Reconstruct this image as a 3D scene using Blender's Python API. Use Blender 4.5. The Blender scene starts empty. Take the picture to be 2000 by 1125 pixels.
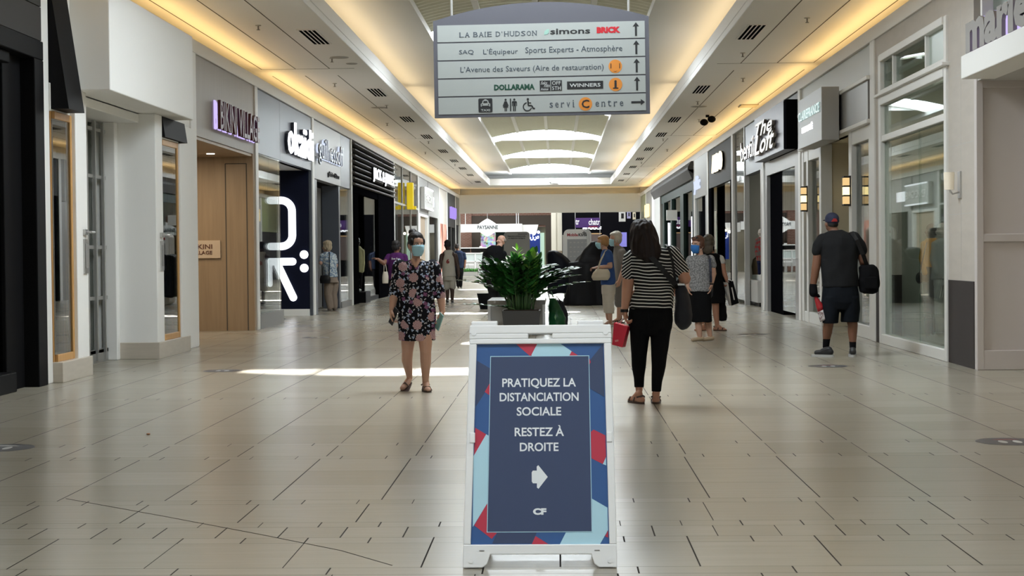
import bpy, bmesh, math, random
from mathutils import Vector, Matrix, noise
random.seed(7)
SC = bpy.context.scene
COL = SC.collection
PI = math.pi

# ------------------------------------------------------------------ camera
cam_d = bpy.data.cameras.new('camera')
cam_d.sensor_width = 36.0
cam_d.lens = 3200.0 / 2000.0 * 36.0
cam_d.clip_end = 400
cam = bpy.data.objects.new('camera', cam_d)
COL.objects.link(cam)
cam.matrix_world = (Matrix.Translation((0, 0, 1.35)) @ Matrix.Rotation(math.radians(1.6046), 4, 'Z')
                    @ Matrix.Rotation(math.radians(90 - 1.2289), 4, 'X') @ Matrix.Rotation(math.radians(-0.55), 4, 'Z'))
SC.camera = cam

# ------------------------------------------------------------------ view, world, sun
SC.view_settings.view_transform = 'Standard'
SC.view_settings.look = 'None'
SC.view_settings.gamma = 1.0
SC.view_settings.exposure = 0.22
SC.view_settings.use_curve_mapping = False
SC.cycles.use_denoising = True
SC.cycles.max_bounces = 8
SC.cycles.diffuse_bounces = 4
SC.cycles.glossy_bounces = 4
SC.cycles.transparent_max_bounces = 12
SC.cycles.sample_clamp_indirect = 4.0
SC.cycles.sample_clamp_direct = 10.0
SC.cycles.caustics_reflective = False
SC.cycles.caustics_refractive = False
world = bpy.data.worlds.new('sky')
SC.world = world
world.use_nodes = True
world.node_tree.nodes['Background'].inputs[0].default_value = (0.80, 0.90, 1.0, 1)
world.node_tree.nodes['Background'].inputs[1].default_value = 3.0


def lamp(name, kind, energy, color, loc, direction, size=None, size_y=None, spread=None):
    d = bpy.data.lights.new(name, kind)
    d.energy = energy
    d.color = color
    if kind == 'AREA':
        d.shape = 'RECTANGLE'
        d.size = size
        d.size_y = size_y
        if spread:
            d.spread = spread
    o = bpy.data.objects.new(name, d)
    COL.objects.link(o)
    o.location = loc
    o.rotation_euler = Vector(direction).to_track_quat('-Z', 'Y').to_euler()
    return o


SUN_DIR = Vector((-1.25, -13.7, -5.75))
sun = lamp('sun', 'SUN', 75.0, (1.0, 0.96, 0.88), (0, 60, 30), SUN_DIR)
sun.data.angle = math.radians(0.5)

XL, XR = -5.45, 4.65            # the two shop fronts
YEND = 91.4                     # the beam at the end of the mall
ZC = 4.95                       # side soffits
WARM = (1.0, 0.64, 0.24)
# fluorescent cove tubes along both walls and behind both lips of the central well
def cove(x, y0, y1, z, direction, watts, along='Y', col=WARM):
    L = abs(y1 - y0)
    d = bpy.data.lights.new('cove_tube', 'AREA')
    d.shape = 'RECTANGLE'
    d.size, d.size_y = 0.06, L
    d.energy = watts * L
    d.color = col
    o = bpy.data.objects.new('cove_tube', d)
    COL.objects.link(o)
    if along == 'Y':
        o.location = (x, (y0 + y1) / 2, z)
        zax = -Vector(direction).normalized()
        yax = Vector((0, 1, 0))
    else:
        o.location = ((y0 + y1) / 2, x, z)
        zax = -Vector(direction).normalized()
        yax = Vector((1, 0, 0))
    xax = yax.cross(zax)
    m = Matrix((xax, yax, zax)).transposed().to_4x4()
    m.translation = o.location
    o.matrix_world = m

SKYL = 13.0                     # brightness of the daylit glazing
COVE_W, WELL_W = 2.3, 1.9
for (a, b) in ((-10, 5), (5, 20), (20, 31.5), (32, 47), (47, 62), (62, 77), (77, 91)):
    cove(XL - 0.22, a, b, 4.58, (0.5, 0, 1), COVE_W)
    cove(XR + 0.22, a, b, 4.58, (-0.5, 0, 1), COVE_W)
for (a, b) in ((0, 22), (22.6, 42), (42.6, 65), (65.6, 87)):
    cove(-3.80, a, b, 5.22, (0.5, 0, 1), WELL_W, col=(1.0, 0.76, 0.44))
    cove(3.07, a, b, 5.22, (-0.5, 0, 1), WELL_W, col=(1.0, 0.76, 0.44))
cove(87.6, -3.4, 2.7, 5.22, (0, -0.5, 1), WELL_W, along='X', col=(1.0, 0.76, 0.44))
cove(YEND + 0.2, -5.3, 4.5, 4.58, (0, -0.5, 1), COVE_W * 0.8, along='X')

# ------------------------------------------------------------------ materials
def _new(name):
    m = bpy.data.materials.new(name)
    m.use_nodes = True
    nt = m.node_tree
    return m, nt, nt.nodes['Principled BSDF'], nt.nodes['Material Output']


def mat(name, col, rough=0.5, metal=0.0, emit=None, estr=1.0, bump=0.0, bscale=200.0, var=0.0, vscale=3.0, spec=None, stretch=None, coat=0.0):
    m, nt, b, out = _new(name)
    c = (col[0], col[1], col[2], 1)
    b.inputs['Base Color'].default_value = c
    b.inputs['Roughness'].default_value = rough
    b.inputs['Metallic'].default_value = metal
    if spec is not None:
        b.inputs['Specular IOR Level'].default_value = spec
    if coat:
        b.inputs['Coat Weight'].default_value = coat
    if emit is not None:
        b.inputs['Emission Color'].default_value = (emit[0], emit[1], emit[2], 1)
        b.inputs['Emission Strength'].default_value = estr
    if var or bump:
        tc = nt.nodes.new('ShaderNodeTexCoord')
        mp = nt.nodes.new('ShaderNodeMapping')
        if stretch:
            mp.inputs['Scale'].default_value = stretch
        nt.links.new(tc.outputs['Object'], mp.inputs['Vector'])
    if var:
        n = nt.nodes.new('ShaderNodeTexNoise')
        n.inputs['Scale'].default_value = vscale
        n.inputs['Detail'].default_value = 5
        nt.links.new(mp.outputs[0], n.inputs['Vector'])
        mx = nt.nodes.new('ShaderNodeMix')
        mx.data_type = 'RGBA'
        mx.inputs[6].default_value = tuple(max(0, v * (1 - var)) for v in col) + (1,)
        mx.inputs[7].default_value = tuple(min(1, v * (1 + var)) for v in col) + (1,)
        nt.links.new(n.outputs['Fac'], mx.inputs[0])
        nt.links.new(mx.outputs[2], b.inputs['Base Color'])
    if bump:
        n2 = nt.nodes.new('ShaderNodeTexNoise')
        n2.inputs['Scale'].default_value = bscale
        n2.inputs['Detail'].default_value = 3
        nt.links.new(mp.outputs[0], n2.inputs['Vector'])
        bp = nt.nodes.new('ShaderNodeBump')
        bp.inputs['Strength'].default_value = bump
        bp.inputs['Distance'].default_value = 0.02
        nt.links.new(n2.outputs['Fac'], bp.inputs['Height'])
        nt.links.new(bp.outputs[0], b.inputs['Normal'])
    return m


def emis(name, col, s):
    m, nt, b, out = _new(name)
    e = nt.nodes.new('ShaderNodeEmission')
    e.inputs[0].default_value = (col[0], col[1], col[2], 1)
    e.inputs[1].default_value = s
    nt.links.new(e.outputs[0], out.inputs[0])
    return m


def glass_mat(name, tint=(0.93, 0.965, 0.95), ior=1.55, rough=0.0, boost=1.0, add=0.0):
    m, nt, b, out = _new(name)
    fr = nt.nodes.new('ShaderNodeFresnel')
    fr.inputs[0].default_value = ior
    ma = nt.nodes.new('ShaderNodeMath')
    ma.operation = 'MULTIPLY_ADD'
    ma.use_clamp = True
    ma.inputs[1].default_value = boost * 0.7
    ma.inputs[2].default_value = add
    nt.links.new(fr.outputs[0], ma.inputs[0])
    t = nt.nodes.new('ShaderNodeBsdfTransparent')
    t.inputs[0].default_value = tint + (1,)
    g = nt.nodes.new('ShaderNodeBsdfGlossy')
    g.inputs['Roughness'].default_value = rough
    mx = nt.nodes.new('ShaderNodeMixShader')
    nt.links.new(ma.outputs[0], mx.inputs[0])
    nt.links.new(t.outputs[0], mx.inputs[1])
    nt.links.new(g.outputs[0], mx.inputs[2])
    nt.links.new(mx.outputs[0], out.inputs[0])
    return m


def sky_pane(name, strength, clear):
    m, nt, b, out = _new(name)
    e = nt.nodes.new('ShaderNodeEmission')
    e.inputs[0].default_value = (0.87, 0.95, 1.0, 1)
    e.inputs[1].default_value = strength
    t = nt.nodes.new('ShaderNodeBsdfTransparent')
    mx = nt.nodes.new('ShaderNodeMixShader')
    mx.inputs[0].default_value = 1 - clear
    nt.links.new(t.outputs[0], mx.inputs[1])
    nt.links.new(e.outputs[0], mx.inputs[2])
    nt.links.new(mx.outputs[0], out.inputs[0])
    return m


def wood_mat(name, c1, c2, stretch=(14, 14, 0.7), rough=0.45, scale=1.6):
    m, nt, b, out = _new(name)
    tc = nt.nodes.new('ShaderNodeTexCoord')
    mp = nt.nodes.new('ShaderNodeMapping')
    mp.inputs['Scale'].default_value = stretch
    n = nt.nodes.new('ShaderNodeTexNoise')
    n.inputs['Scale'].default_value = scale
    n.inputs['Detail'].default_value = 6
    n.inputs['Roughness'].default_value = 0.6
    mx = nt.nodes.new('ShaderNodeMix')
    mx.data_type = 'RGBA'
    mx.inputs[6].default_value = c1 + (1,)
    mx.inputs[7].default_value = c2 + (1,)
    nt.links.new(tc.outputs['Object'], mp.inputs[0])
    nt.links.new(mp.outputs[0], n.inputs['Vector'])
    nt.links.new(n.outputs['Fac'], mx.inputs[0])
    nt.links.new(mx.outputs[2], b.inputs['Base Color'])
    b.inputs['Roughness'].default_value = rough
    return m


def brick_mat(name, c1, c2, mortar):
    m, nt, b, out = _new(name)
    tc = nt.nodes.new('ShaderNodeTexCoord')
    sp = nt.nodes.new('ShaderNodeSeparateXYZ')
    cb = nt.nodes.new('ShaderNodeCombineXYZ')
    br = nt.nodes.new('ShaderNodeTexBrick')
    nt.links.new(tc.outputs['Object'], sp.inputs[0])
    nt.links.new(sp.outputs[0], cb.inputs[0])
    nt.links.new(sp.outputs[2], cb.inputs[1])
    nt.links.new(cb.outputs[0], br.inputs['Vector'])
    br.inputs['Color1'].default_value = c1 + (1,)
    br.inputs['Color2'].default_value = c2 + (1,)
    br.inputs['Mortar'].default_value = mortar + (1,)
    br.inputs['Scale'].default_value = 4.0
    br.inputs['Mortar Size'].default_value = 0.03
    br.inputs['Brick Width'].default_value = 1.0
    br.inputs['Row Height'].default_value = 0.33
    nt.links.new(br.outputs['Color'], b.inputs['Base Color'])
    b.inputs['Roughness'].default_value = 0.85
    return m


def tile_mat(name, c1, c2, c3):
    """stone tile: a tone per tile (face attribute) with faint veins along x"""
    m, nt, b, out = _new(name)
    at = nt.nodes.new('ShaderNodeAttribute')
    at.attribute_name = 'tone'
    tc = nt.nodes.new('ShaderNodeTexCoord')
    mp = nt.nodes.new('ShaderNodeMapping')
    mp.inputs['Scale'].default_value = (1.2, 16, 1)
    n = nt.nodes.new('ShaderNodeTexNoise')
    n.inputs['Scale'].default_value = 1.5
    n.inputs['Detail'].default_value = 6
    mx = nt.nodes.new('ShaderNodeMix')
    mx.data_type = 'RGBA'
    mx.inputs[6].default_value = c1 + (1,)
    mx.inputs[7].default_value = c2 + (1,)
    mx2 = nt.nodes.new('ShaderNodeMix')
    mx2.data_type = 'RGBA'
    mx2.inputs[7].default_value = c3 + (1,)
    mu = nt.nodes.new('ShaderNodeMath')
    mu.operation = 'MULTIPLY'
    mu.inputs[1].default_value = 0.5
    nt.links.new(tc.outputs['Object'], mp.inputs[0])
    nt.links.new(mp.outputs[0], n.inputs['Vector'])
    nt.links.new(n.outputs['Fac'], mx.inputs[0])
    nt.links.new(mx.outputs[2], mx2.inputs[6])
    nt.links.new(at.outputs['Fac'], mu.inputs[0])
    nt.links.new(mu.outputs[0], mx2.inputs[0])
    nt.links.new(mx2.outputs[2], b.inputs['Base Color'])
    b.inputs['Roughness'].default_value = 0.24
    b.inputs['Specular IOR Level'].default_value = 0.45
    return m


M = {}
M['white'] = mat('white_paint', (0.86, 0.86, 0.84), 0.55)
M['ceil'] = mat('ceiling_paint', (0.88, 0.875, 0.86), 0.6)
M['trimw'] = mat('trim_paint', (0.78, 0.775, 0.75), 0.45)
M['gap'] = mat('shadow_gap', (0.09, 0.08, 0.07), 0.8)
M['dark'] = mat('black_paint', (0.007, 0.007, 0.008), 0.55, spec=0.06)
M['darker'] = mat('matte_black', (0.004, 0.004, 0.005), 0.8, spec=0.0)
M['charcoal'] = mat('charcoal_panel', (0.042, 0.040, 0.039), 0.6, spec=0.12)
M['steel'] = mat('brushed_steel', (0.095, 0.106, 0.128), 0.38, 0.42, bump=0.05, bscale=6, stretch=(1, 40, 1))
M['steel2'] = mat('pale_brushed_steel', (0.38, 0.38, 0.375), 0.42, 0.6, bump=0.04, bscale=6, stretch=(1, 40, 1))
M['alu'] = mat('aluminium', (0.58, 0.58, 0.58), 0.35, 1.0)
M['alud'] = mat('satin_aluminium_frame', (0.45, 0.45, 0.44), 0.4, 0.7)
M['glass'] = glass_mat('shop_glass')
M['glassg'] = glass_mat('green_tinted_glass', (0.55, 0.68, 0.62), add=0.28)
M['glassd'] = glass_mat('smoked_glass', (0.6, 0.65, 0.63))
M['wood'] = wood_mat('pale_oak', (0.26, 0.185, 0.12), (0.42, 0.31, 0.20))
M['wood2'] = wood_mat('greige_wood', (0.25, 0.215, 0.165), (0.33, 0.285, 0.225))
M['orange'] = wood_mat('honey_pine', (0.50, 0.26, 0.08), (0.62, 0.36, 0.14))
M['brick'] = brick_mat('red_brick', (0.30, 0.13, 0.09), (0.38, 0.19, 0.14), (0.5, 0.45, 0.4))
M['tile'] = tile_mat('beige_floor_tile', (0.31, 0.283, 0.228), (0.375, 0.348, 0.288), (0.28, 0.25, 0.195))
M['grout'] = mat('dark_grout', (0.030, 0.025, 0.02), 0.9, spec=0.1)
M['plinth'] = mat('beige_tile_plinth', (0.50, 0.45, 0.38), 0.4, var=0.12, vscale=4, stretch=(1, 1, 6))
M['stone'] = mat('limestone', (0.52, 0.48, 0.43), 0.6, var=0.1, vscale=2.5, stretch=(1, 1, 4))
M['stoned'] = mat('dark_stone_dado', (0.042, 0.034, 0.033), 0.5, spec=0.08)
M['beige'] = mat('beige_wall_paint', (0.62, 0.55, 0.40), 0.6)
M['grey'] = mat('mid_grey_panel', (0.24, 0.235, 0.225), 0.5)
M['lgrey'] = mat('light_grey_panel', (0.48, 0.475, 0.46), 0.5)
M['navy'] = mat('navy_panel', (0.004, 0.006, 0.020), 0.5, spec=0.15)
M['glow'] = emis('white_lit_face', (0.93, 0.95, 1.0), 1.9)
M['glowb'] = emis('bluish_lit_face', (0.72, 0.80, 1.0), 0.9)
M['glowp'] = emis('lilac_halo_light', (0.62, 0.50, 1.0), 0.95)
M['gloww'] = emis('warm_lit_face', (1.0, 0.86, 0.62), 1.6)
M['bulb'] = emis('downlight_lens', (1.0, 0.9, 0.75), 6.0)
M['green'] = mat('dark_green_joinery', (0.010, 0.019, 0.016), 0.55, spec=0.08)

# ------------------------------------------------------------------ mesh helpers
class MB:
    def __init__(s):
        s.v, s.f, s.mi = [], [], []

    def add(s, vs, fs, mi=0):
        o = len(s.v)
        s.v += [tuple(p) for p in vs]
        s.f += [tuple(i + o for i in f) for f in fs]
        s.mi += [mi] * len(fs)
        return s

    def box(s, x0, x1, y0, y1, z0, z1, mi=0):
        x0, x1 = min(x0, x1), max(x0, x1)
        y0, y1 = min(y0, y1), max(y0, y1)
        z0, z1 = min(z0, z1), max(z0, z1)
        return s.add([(x0, y0, z0), (x1, y0, z0), (x1, y1, z0), (x0, y1, z0), (x0, y0, z1), (x1, y0, z1), (x1, y1, z1), (x0, y1, z1)],
                     [(3, 2, 1, 0), (4, 5, 6, 7), (0, 1, 5, 4), (1, 2, 6, 5), (2, 3, 7, 6), (3, 0, 4, 7)], mi)

    def obox(s, c, u, v, w, mi=0):
        """box from its centre and three half-axis vectors"""
        c, u, v, w = Vector(c), Vector(u), Vector(v), Vector(w)
        P = [c + a * u + b * v + d * w for d in (-1, 1) for a, b in ((-1, -1), (1, -1), (1, 1), (-1, 1))]
        if u.cross(v).dot(w) < 0:
            fs = [(0, 1, 2, 3), (7, 6, 5, 4), (4, 5, 1, 0), (5, 6, 2, 1), (6, 7, 3, 2), (7, 4, 0, 3)]
        else:
            fs = [(3, 2, 1, 0), (4, 5, 6, 7), (0, 1, 5, 4), (1, 2, 6, 5), (2, 3, 7, 6), (3, 0, 4, 7)]
        return s.add(P, fs, mi)

    def prism(s, poly, o, u, v, w, mi=0):
        """polygon given in (u, v), pushed along w; o is the origin"""
        o, u, v, w = Vector(o), Vector(u), Vector(v), Vector(w)
        n = len(poly)
        a = [o + u * p[0] + v * p[1] for p in poly]
        b = [p + w for p in a]
        fs = [tuple(range(n - 1, -1, -1)), tuple(range(n, 2 * n))]
        fs += [(i, (i + 1) % n, n + (i + 1) % n, n + i) for i in range(n)]
        return s.add(a + b, fs, mi)

    def tube(s, p0, p1, r0, r1=None, n=10, mi=0, cap=True):
        p0, p1 = Vector(p0), Vector(p1)
        r1 = r0 if r1 is None else r1
        d = (p1 - p0)
        if d.length < 1e-6:
            return s
        d.normalize()
        a = d.orthogonal().normalized()
        b = d.cross(a)
        vs = []
        for p, r in ((p0, r0), (p1, r1)):
            for i in range(n):
                t = 2 * PI * i / n
                vs.append(p + a * (r * math.cos(t)) + b * (r * math.sin(t)))
        fs = [(i, (i + 1) % n, n + (i + 1) % n, n + i) for i in range(n)]
        if cap:
            fs += [tuple(range(n - 1, -1, -1)), tuple(range(n, 2 * n))]
        return s.add(vs, fs, mi)

    def path(s, pts, r, n=8, mi=0):
        """one swept tube through points; r may be a list"""
        P = [Vector(p) for p in pts]
        m = len(P)
        rr = r if isinstance(r, (list, tuple)) else [r] * m
        vs = []
        a = None
        for i in range(m):
            d = (P[min(i + 1, m - 1)] - P[max(i - 1, 0)]).normalized()
            a = d.orthogonal().normalized() if a is None else (a - d * a.dot(d)).normalized()
            b = d.cross(a)
            for k in range(n):
                t = 2 * PI * k / n
                vs.append(P[i] + a * (rr[i] * math.cos(t)) + b * (rr[i] * math.sin(t)))
        fs = []
        for i in range(m - 1):
            for k in range(n):
                fs.append((i * n + k, i * n + (k + 1) % n, (i + 1) * n + (k + 1) % n, (i + 1) * n + k))
        fs += [tuple(range(n - 1, -1, -1)), tuple(range((m - 1) * n, m * n))]
        return s.add(vs, fs, mi)

    def ribbon(s, pts, wdir, w, t, mi=0):
        """flat strap through points: width vector wdir, width w, thickness t"""
        P = [Vector(p) for p in pts]
        m = len(P)
        vs = []
        for i in range(m):
            d = (P[min(i + 1, m - 1)] - P[max(i - 1, 0)]).normalized()
            wv = Vector(wdir)
            wv = (wv - d * wv.dot(d)).normalized()
            nn = d.cross(wv)
            for a, b in ((-1, -1), (1, -1), (1, 1), (-1, 1)):
                vs.append(P[i] + wv * (a * w / 2) + nn * (b * t / 2))
        fs = []
        for i in range(m - 1):
            for k in range(4):
                fs.append((i * 4 + k, i * 4 + (k + 1) % 4, (i + 1) * 4 + (k + 1) % 4, (i + 1) * 4 + k))
        fs += [(3, 2, 1, 0), tuple((m - 1) * 4 + k for k in range(4))]
        return s.add(vs, fs, mi)

    def loft(s, rings, n=20, mi=0):
        """rings: (centre, half-axis a, half-axis b); closed with caps"""
        vs = []
        for c, a, b in rings:
            c, a, b = Vector(c), Vector(a), Vector(b)
            for i in range(n):
                t = 2 * PI * i / n
                vs.append(c + a * math.cos(t) + b * math.sin(t))
        fs = []
        for k in range(len(rings) - 1):
            for i in range(n):
                fs.append((k * n + i, k * n + (i + 1) % n, (k + 1) * n + (i + 1) % n, (k + 1) * n + i))
        m = (len(rings) - 1) * n
        fs += [tuple(range(n - 1, -1, -1)), tuple(range(m, m + n))]
        return s.add(vs, fs, mi)

    def zloft(s, rows, n=20, mi=0):
        """rows: (z, cx, cy, rx, ry)"""
        return s.loft([((cx, cy, z), (rx, 0, 0), (0, ry, 0)) for z, cx, cy, rx, ry in rows], n, mi)

    def ell(s, c, r, rot=None, n=14, m=9, mi=0):
        c = Vector(c)
        R = rot.to_3x3() if rot is not None else Matrix.Identity(3)
        if not isinstance(r, (tuple, list)):
            r = (r, r, r)
        vs = [c + R @ Vector((0, 0, r[2]))]
        for j in range(1, m):
            ph = PI * j / m
            for i in range(n):
                t = 2 * PI * i / n
                vs.append(c + R @ Vector((r[0] * math.sin(ph) * math.cos(t), r[1] * math.sin(ph) * math.sin(t), r[2] * math.cos(ph))))
        vs.append(c + R @ Vector((0, 0, -r[2])))
        fs = [(0, 1 + i, 1 + (i + 1) % n) for i in range(n)]
        for j in range(m - 2):
            for i in range(n):
                fs.append((1 + j * n + i, 1 + (j + 1) * n + i, 1 + (j + 1) * n + (i + 1) % n, 1 + j * n + (i + 1) % n))
        L = len(vs) - 1
        fs += [(L, 1 + (m - 2) * n + (i + 1) % n, 1 + (m - 2) * n + i) for i in range(n)]
        return s.add(vs, fs, mi)

    def cap(s, p0, r0, p1, r1, n=12):
        """tapered capsule"""
        p0, p1 = Vector(p0), Vector(p1)
        d = (p1 - p0)
        L = d.length
        if L < 1e-6:
            return s.ell(p0, max(r0, r1))
        d.normalize()
        a = d.orthogonal().normalized()
        b = d.cross(a)
        rows = []
        for k in range(4):
            t = PI / 2 * (k + 0.5) / 4
            rows.append((p0 - d * (r0 * math.cos(t)), r0 * math.sin(t)))
        rows += [(p0, r0), (p1, r1)]
        for k in range(3, -1, -1):
            t = PI / 2 * (k + 0.5) / 4
            rows.append((p1 + d * (r1 * math.cos(t)), r1 * math.sin(t)))
        return s.loft([(c, a * r, b * r) for c, r in rows], n)

    def chain(s, pts):
        """capsules through (point, radius)"""
        for (p, r), (q, t) in zip(pts, pts[1:]):
            s.cap(p, r, q, t)
        return s

    def xform(s, m):
        s.v = [tuple(m @ Vector(p)) for p in s.v]
        return s

    def build(s, name, mats, parent=None, smooth=False, bevel=0.0):
        me = bpy.data.meshes.new(name)
        me.from_pydata(s.v, [], s.f)
        if not isinstance(mats, (list, tuple)):
            mats = [mats]
        for m in mats:
            me.materials.append(m)
        me.polygons.foreach_set('material_index', s.mi)
        if smooth:
            me.polygons.foreach_set('use_smooth', [True] * len(s.f))
        me.update()
        o = bpy.data.objects.new(name, me)
        COL.objects.link(o)
        if parent is not None:
            o.parent = parent
        if bevel:
            b = o.modifiers.new('bevel', 'BEVEL')
            b.width = bevel
            b.segments = 2
            b.limit_method = 'ANGLE'
        return o


def bake(mb, voxel, smooth=3, factor=0.5, wr=0.0, wscale=9.0, seed=0.0, stretch=(1, 1, 1)):
    """fuse overlapping closed shells of an MB into one continuous skin"""
    me = bpy.data.meshes.new('tmp')
    me.from_pydata(mb.v, [], mb.f)
    o = bpy.data.objects.new('tmp', me)
    COL.objects.link(o)
    r = o.modifiers.new('r', 'REMESH')
    r.mode = 'VOXEL'
    r.voxel_size = voxel
    if smooth:
        sm = o.modifiers.new('s', 'SMOOTH')
        sm.factor = factor
        sm.iterations = smooth
    dg = bpy.context.evaluated_depsgraph_get()
    dg.update()
    e = o.evaluated_get(dg)
    t = e.to_mesh()
    out = MB()
    vs = [Vector(v.co) for v in t.vertices]
    if wr:
        ns = [Vector(v.normal) for v in t.vertices]
        res = []
        for p, n in zip(vs, ns):
            q = Vector((p.x * stretch[0], p.y * stretch[1], p.z * stretch[2])) * wscale + Vector((seed, seed * 1.7, 0))
            res.append(p + n * (noise.noise(q) * wr))
        vs = res
    out.add(vs, [tuple(p.vertices) for p in t.polygons])
    e.to_mesh_clear()
    bpy.data.objects.remove(o)
    bpy.data.meshes.remove(me)
    return out


def thing(name, label, cat, loc=(0, 0, 0), rz=0.0, group=None):
    o = bpy.data.objects.new(name, None)
    o.empty_display_size = 0.1
    COL.objects.link(o)
    o.location = loc
    o.rotation_euler = (0, 0, rz)
    return tag(o, label, cat, group)


def tag(o, label, cat, group=None):
    o['label'] = label
    o['category'] = cat
    if group:
        o['group'] = group
    return o


def struct(o):
    o['kind'] = 'structure'
    return o


def parts(mb, name, m, root, bevel=0.0, label=None):
    """one part for every separate box gathered in mb"""
    for k in range(0, len(mb.v), 8):
        q = MB().add(mb.v[k:k + 8], [(3, 2, 1, 0), (4, 5, 6, 7), (0, 1, 5, 4), (1, 2, 6, 5), (2, 3, 7, 6), (3, 0, 4, 7)])
        part(q, name, m, root, bevel=bevel, label=label)


def kids(o):
    return [c for c in bpy.data.objects if c.parent == o]


def copy_tree(o, parent=None):
    c = o.copy()
    COL.objects.link(c)
    c.parent = parent
    for ch in kids(o):
        copy_tree(ch, c)
    return c


def text(s, w, h, o, u, v, depth=0.01, bold=0.0, shear=0.0, mb=None, mi=0, keep=False, res=2, space=1.0, align='L'):
    """lettering fitted into a w x h box whose lower left corner is o; u right, v up, grows towards u x v"""
    cu = bpy.data.curves.new('t', 'FONT')
    cu.body = s
    cu.extrude = 0.0
    cu.offset = bold
    cu.shear = shear
    cu.resolution_u = res
    cu.space_character = space
    cu.space_line = 0.9
    if align == 'C':
        cu.align_x = 'CENTER'
    ob = bpy.data.objects.new('t', cu)
    COL.objects.link(ob)
    dg = bpy.context.evaluated_depsgraph_get()
    dg.update()
    me = ob.evaluated_get(dg).to_mesh()
    P = [Vector(q.co) for q in me.vertices]
    F = [tuple(p.vertices) for p in me.polygons]
    ob.evaluated_get(dg).to_mesh_clear()
    bpy.data.objects.remove(ob)
    bpy.data.curves.remove(cu)
    mb = mb or MB()
    if not P:
        return mb
    x0, x1 = min(p.x for p in P), max(p.x for p in P)
    y0, y1 = min(p.y for p in P), max(p.y for p in P)
    sx, sy = w / (x1 - x0), h / (y1 - y0)
    if keep:
        sx = sy = min(sx, sy)
    o, u, v = Vector(o), Vector(u).normalized(), Vector(v).normalized()
    nrm = u.cross(v)
    A = [o + u * ((p.x - x0) * sx) + v * ((p.y - y0) * sy) for p in P]
    B = [p + nrm * depth for p in A]
    n = len(P)
    edges = {}
    for f in F:
        for i in range(len(f)):
            a, b = f[i], f[(i + 1) % len(f)]
            edges[(a, b)] = edges.get((a, b), 0) + 1
    fs = [tuple(i + n for i in f) for f in F] + [tuple(reversed(f)) for f in F]
    for (a, b) in edges:
        if (b, a) not in edges:
            fs.append((a, b, b + n, a + n))
    return mb.add(A + B, fs, mi)


def disc(r, n=24):
    return [(r * math.cos(2 * PI * i / n), r * math.sin(2 * PI * i / n)) for i in range(n)]


def rrect(w, h, r, n=5, ox=0, oy=0):
    """rounded rectangle polygon, lower left at ox, oy"""
    out = []
    for cx, cy, a0 in ((w - r, r, -PI / 2), (w - r, h - r, 0), (r, h - r, PI / 2), (r, r, PI)):
        for i in range(n + 1):
            a = a0 + PI / 2 * i / n
            out.append((ox + cx + r * math.cos(a), oy + cy + r * math.sin(a)))
    return out

# ================================================================== THE SETTING
# floor: every tile laid on a dark bed, a tone of its own for each
def build_floor():
    # rows of tiles going away from the camera: depth, joint spacing, joint offset
    far = [(0.15, 0.3, 0.12)] + [(0.60, 0.6, 0.24)] * 6
    near = [(0.15, 0.66, 0.33), (0.60, 0.6, 0.0), (0.15, 0.3, 0.0), (0.30, 0.3, 0.15), (0.15, 0.3, 0.0), (0.60, 0.6, 0.17), (0.15, 0.3, 0.1),
            (0.60, 0.6, 0.22), (0.60, 0.6, 0.22), (0.60, 0.6, 0.22), (0.15, 0.3, 0.05), (0.60, 0.6, 0.24), (0.15, 0.6, 0.05)] + [(0.60, 0.6, 0.24)] * 6
    pat = far * 6 + near + far * 30
    y = 6.86 - 6 * sum(p[0] for p in far)
    k = 0
    me_v, me_f, tone = [], [], []
    g = 0.0037
    while y < 112 and k < len(pat):
        d, w, off = pat[k % len(pat)]
        k += 1
        lo, hi = (-12.5, 12.5)
        if y + d > -12:
            x = math.floor(lo / w) * w + off
            while x < hi:
                gx = g if random.random() < 0.93 else 0.0012
                gy = g * 0.45
                n = len(me_v)
                me_v += [(x + gx, y + gy, 0), (x + w - gx, y + gy, 0), (x + w - gx, y + d - gy, 0), (x + gx, y + d - gy, 0)]
                me_f.append((n, n + 1, n + 2, n + 3))
                tone.append(random.random() ** 2)
                x += w
        y += d
    n = len(me_v)
    nt = len(me_f)
    me_v += [(-12.6, -12, -0.003), (12.6, -12, -0.003), (12.6, 112, -0.003), (-12.6, 112, -0.003)]
    me_f.append((n, n + 1, n + 2, n + 3))
    tone.append(0)
    n = len(me_v)
    MBx = MB().box(-12.6, 12.6, -12, 112, -0.2, -0.01)
    me_v += MBx.v
    me_f += [tuple(i + n for i in f) for f in MBx.f]
    tone += [0] * 6
    me = bpy.data.meshes.new('floor')
    me.from_pydata(me_v, [], me_f)
    me.materials.append(M['tile'])
    me.materials.append(M['grout'])
    me.polygons.foreach_set('material_index', [0] * nt + [1] * (len(me_f) - nt))
    a = me.attributes.new('tone', 'FLOAT', 'FACE')
    a.data.foreach_set('value', tone)
    me.update()
    o = bpy.data.objects.new('floor', me)
    COL.objects.link(o)
    struct(o)
    # the thin curved joint that sweeps across the near tiles
    mb = MB()
    pts = [(-2.76, 9.06), (-2.05, 8.42), (-1.45, 7.86), (-1.0, 7.42), (-0.73, 7.06)]
    mb.ribbon([(px, py, 0.0004) for px, py in pts], (0.6, 0.8, 0), 0.006, 0.0012)
    struct(mb.build('trim_1', M['grout']))

build_floor()

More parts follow.
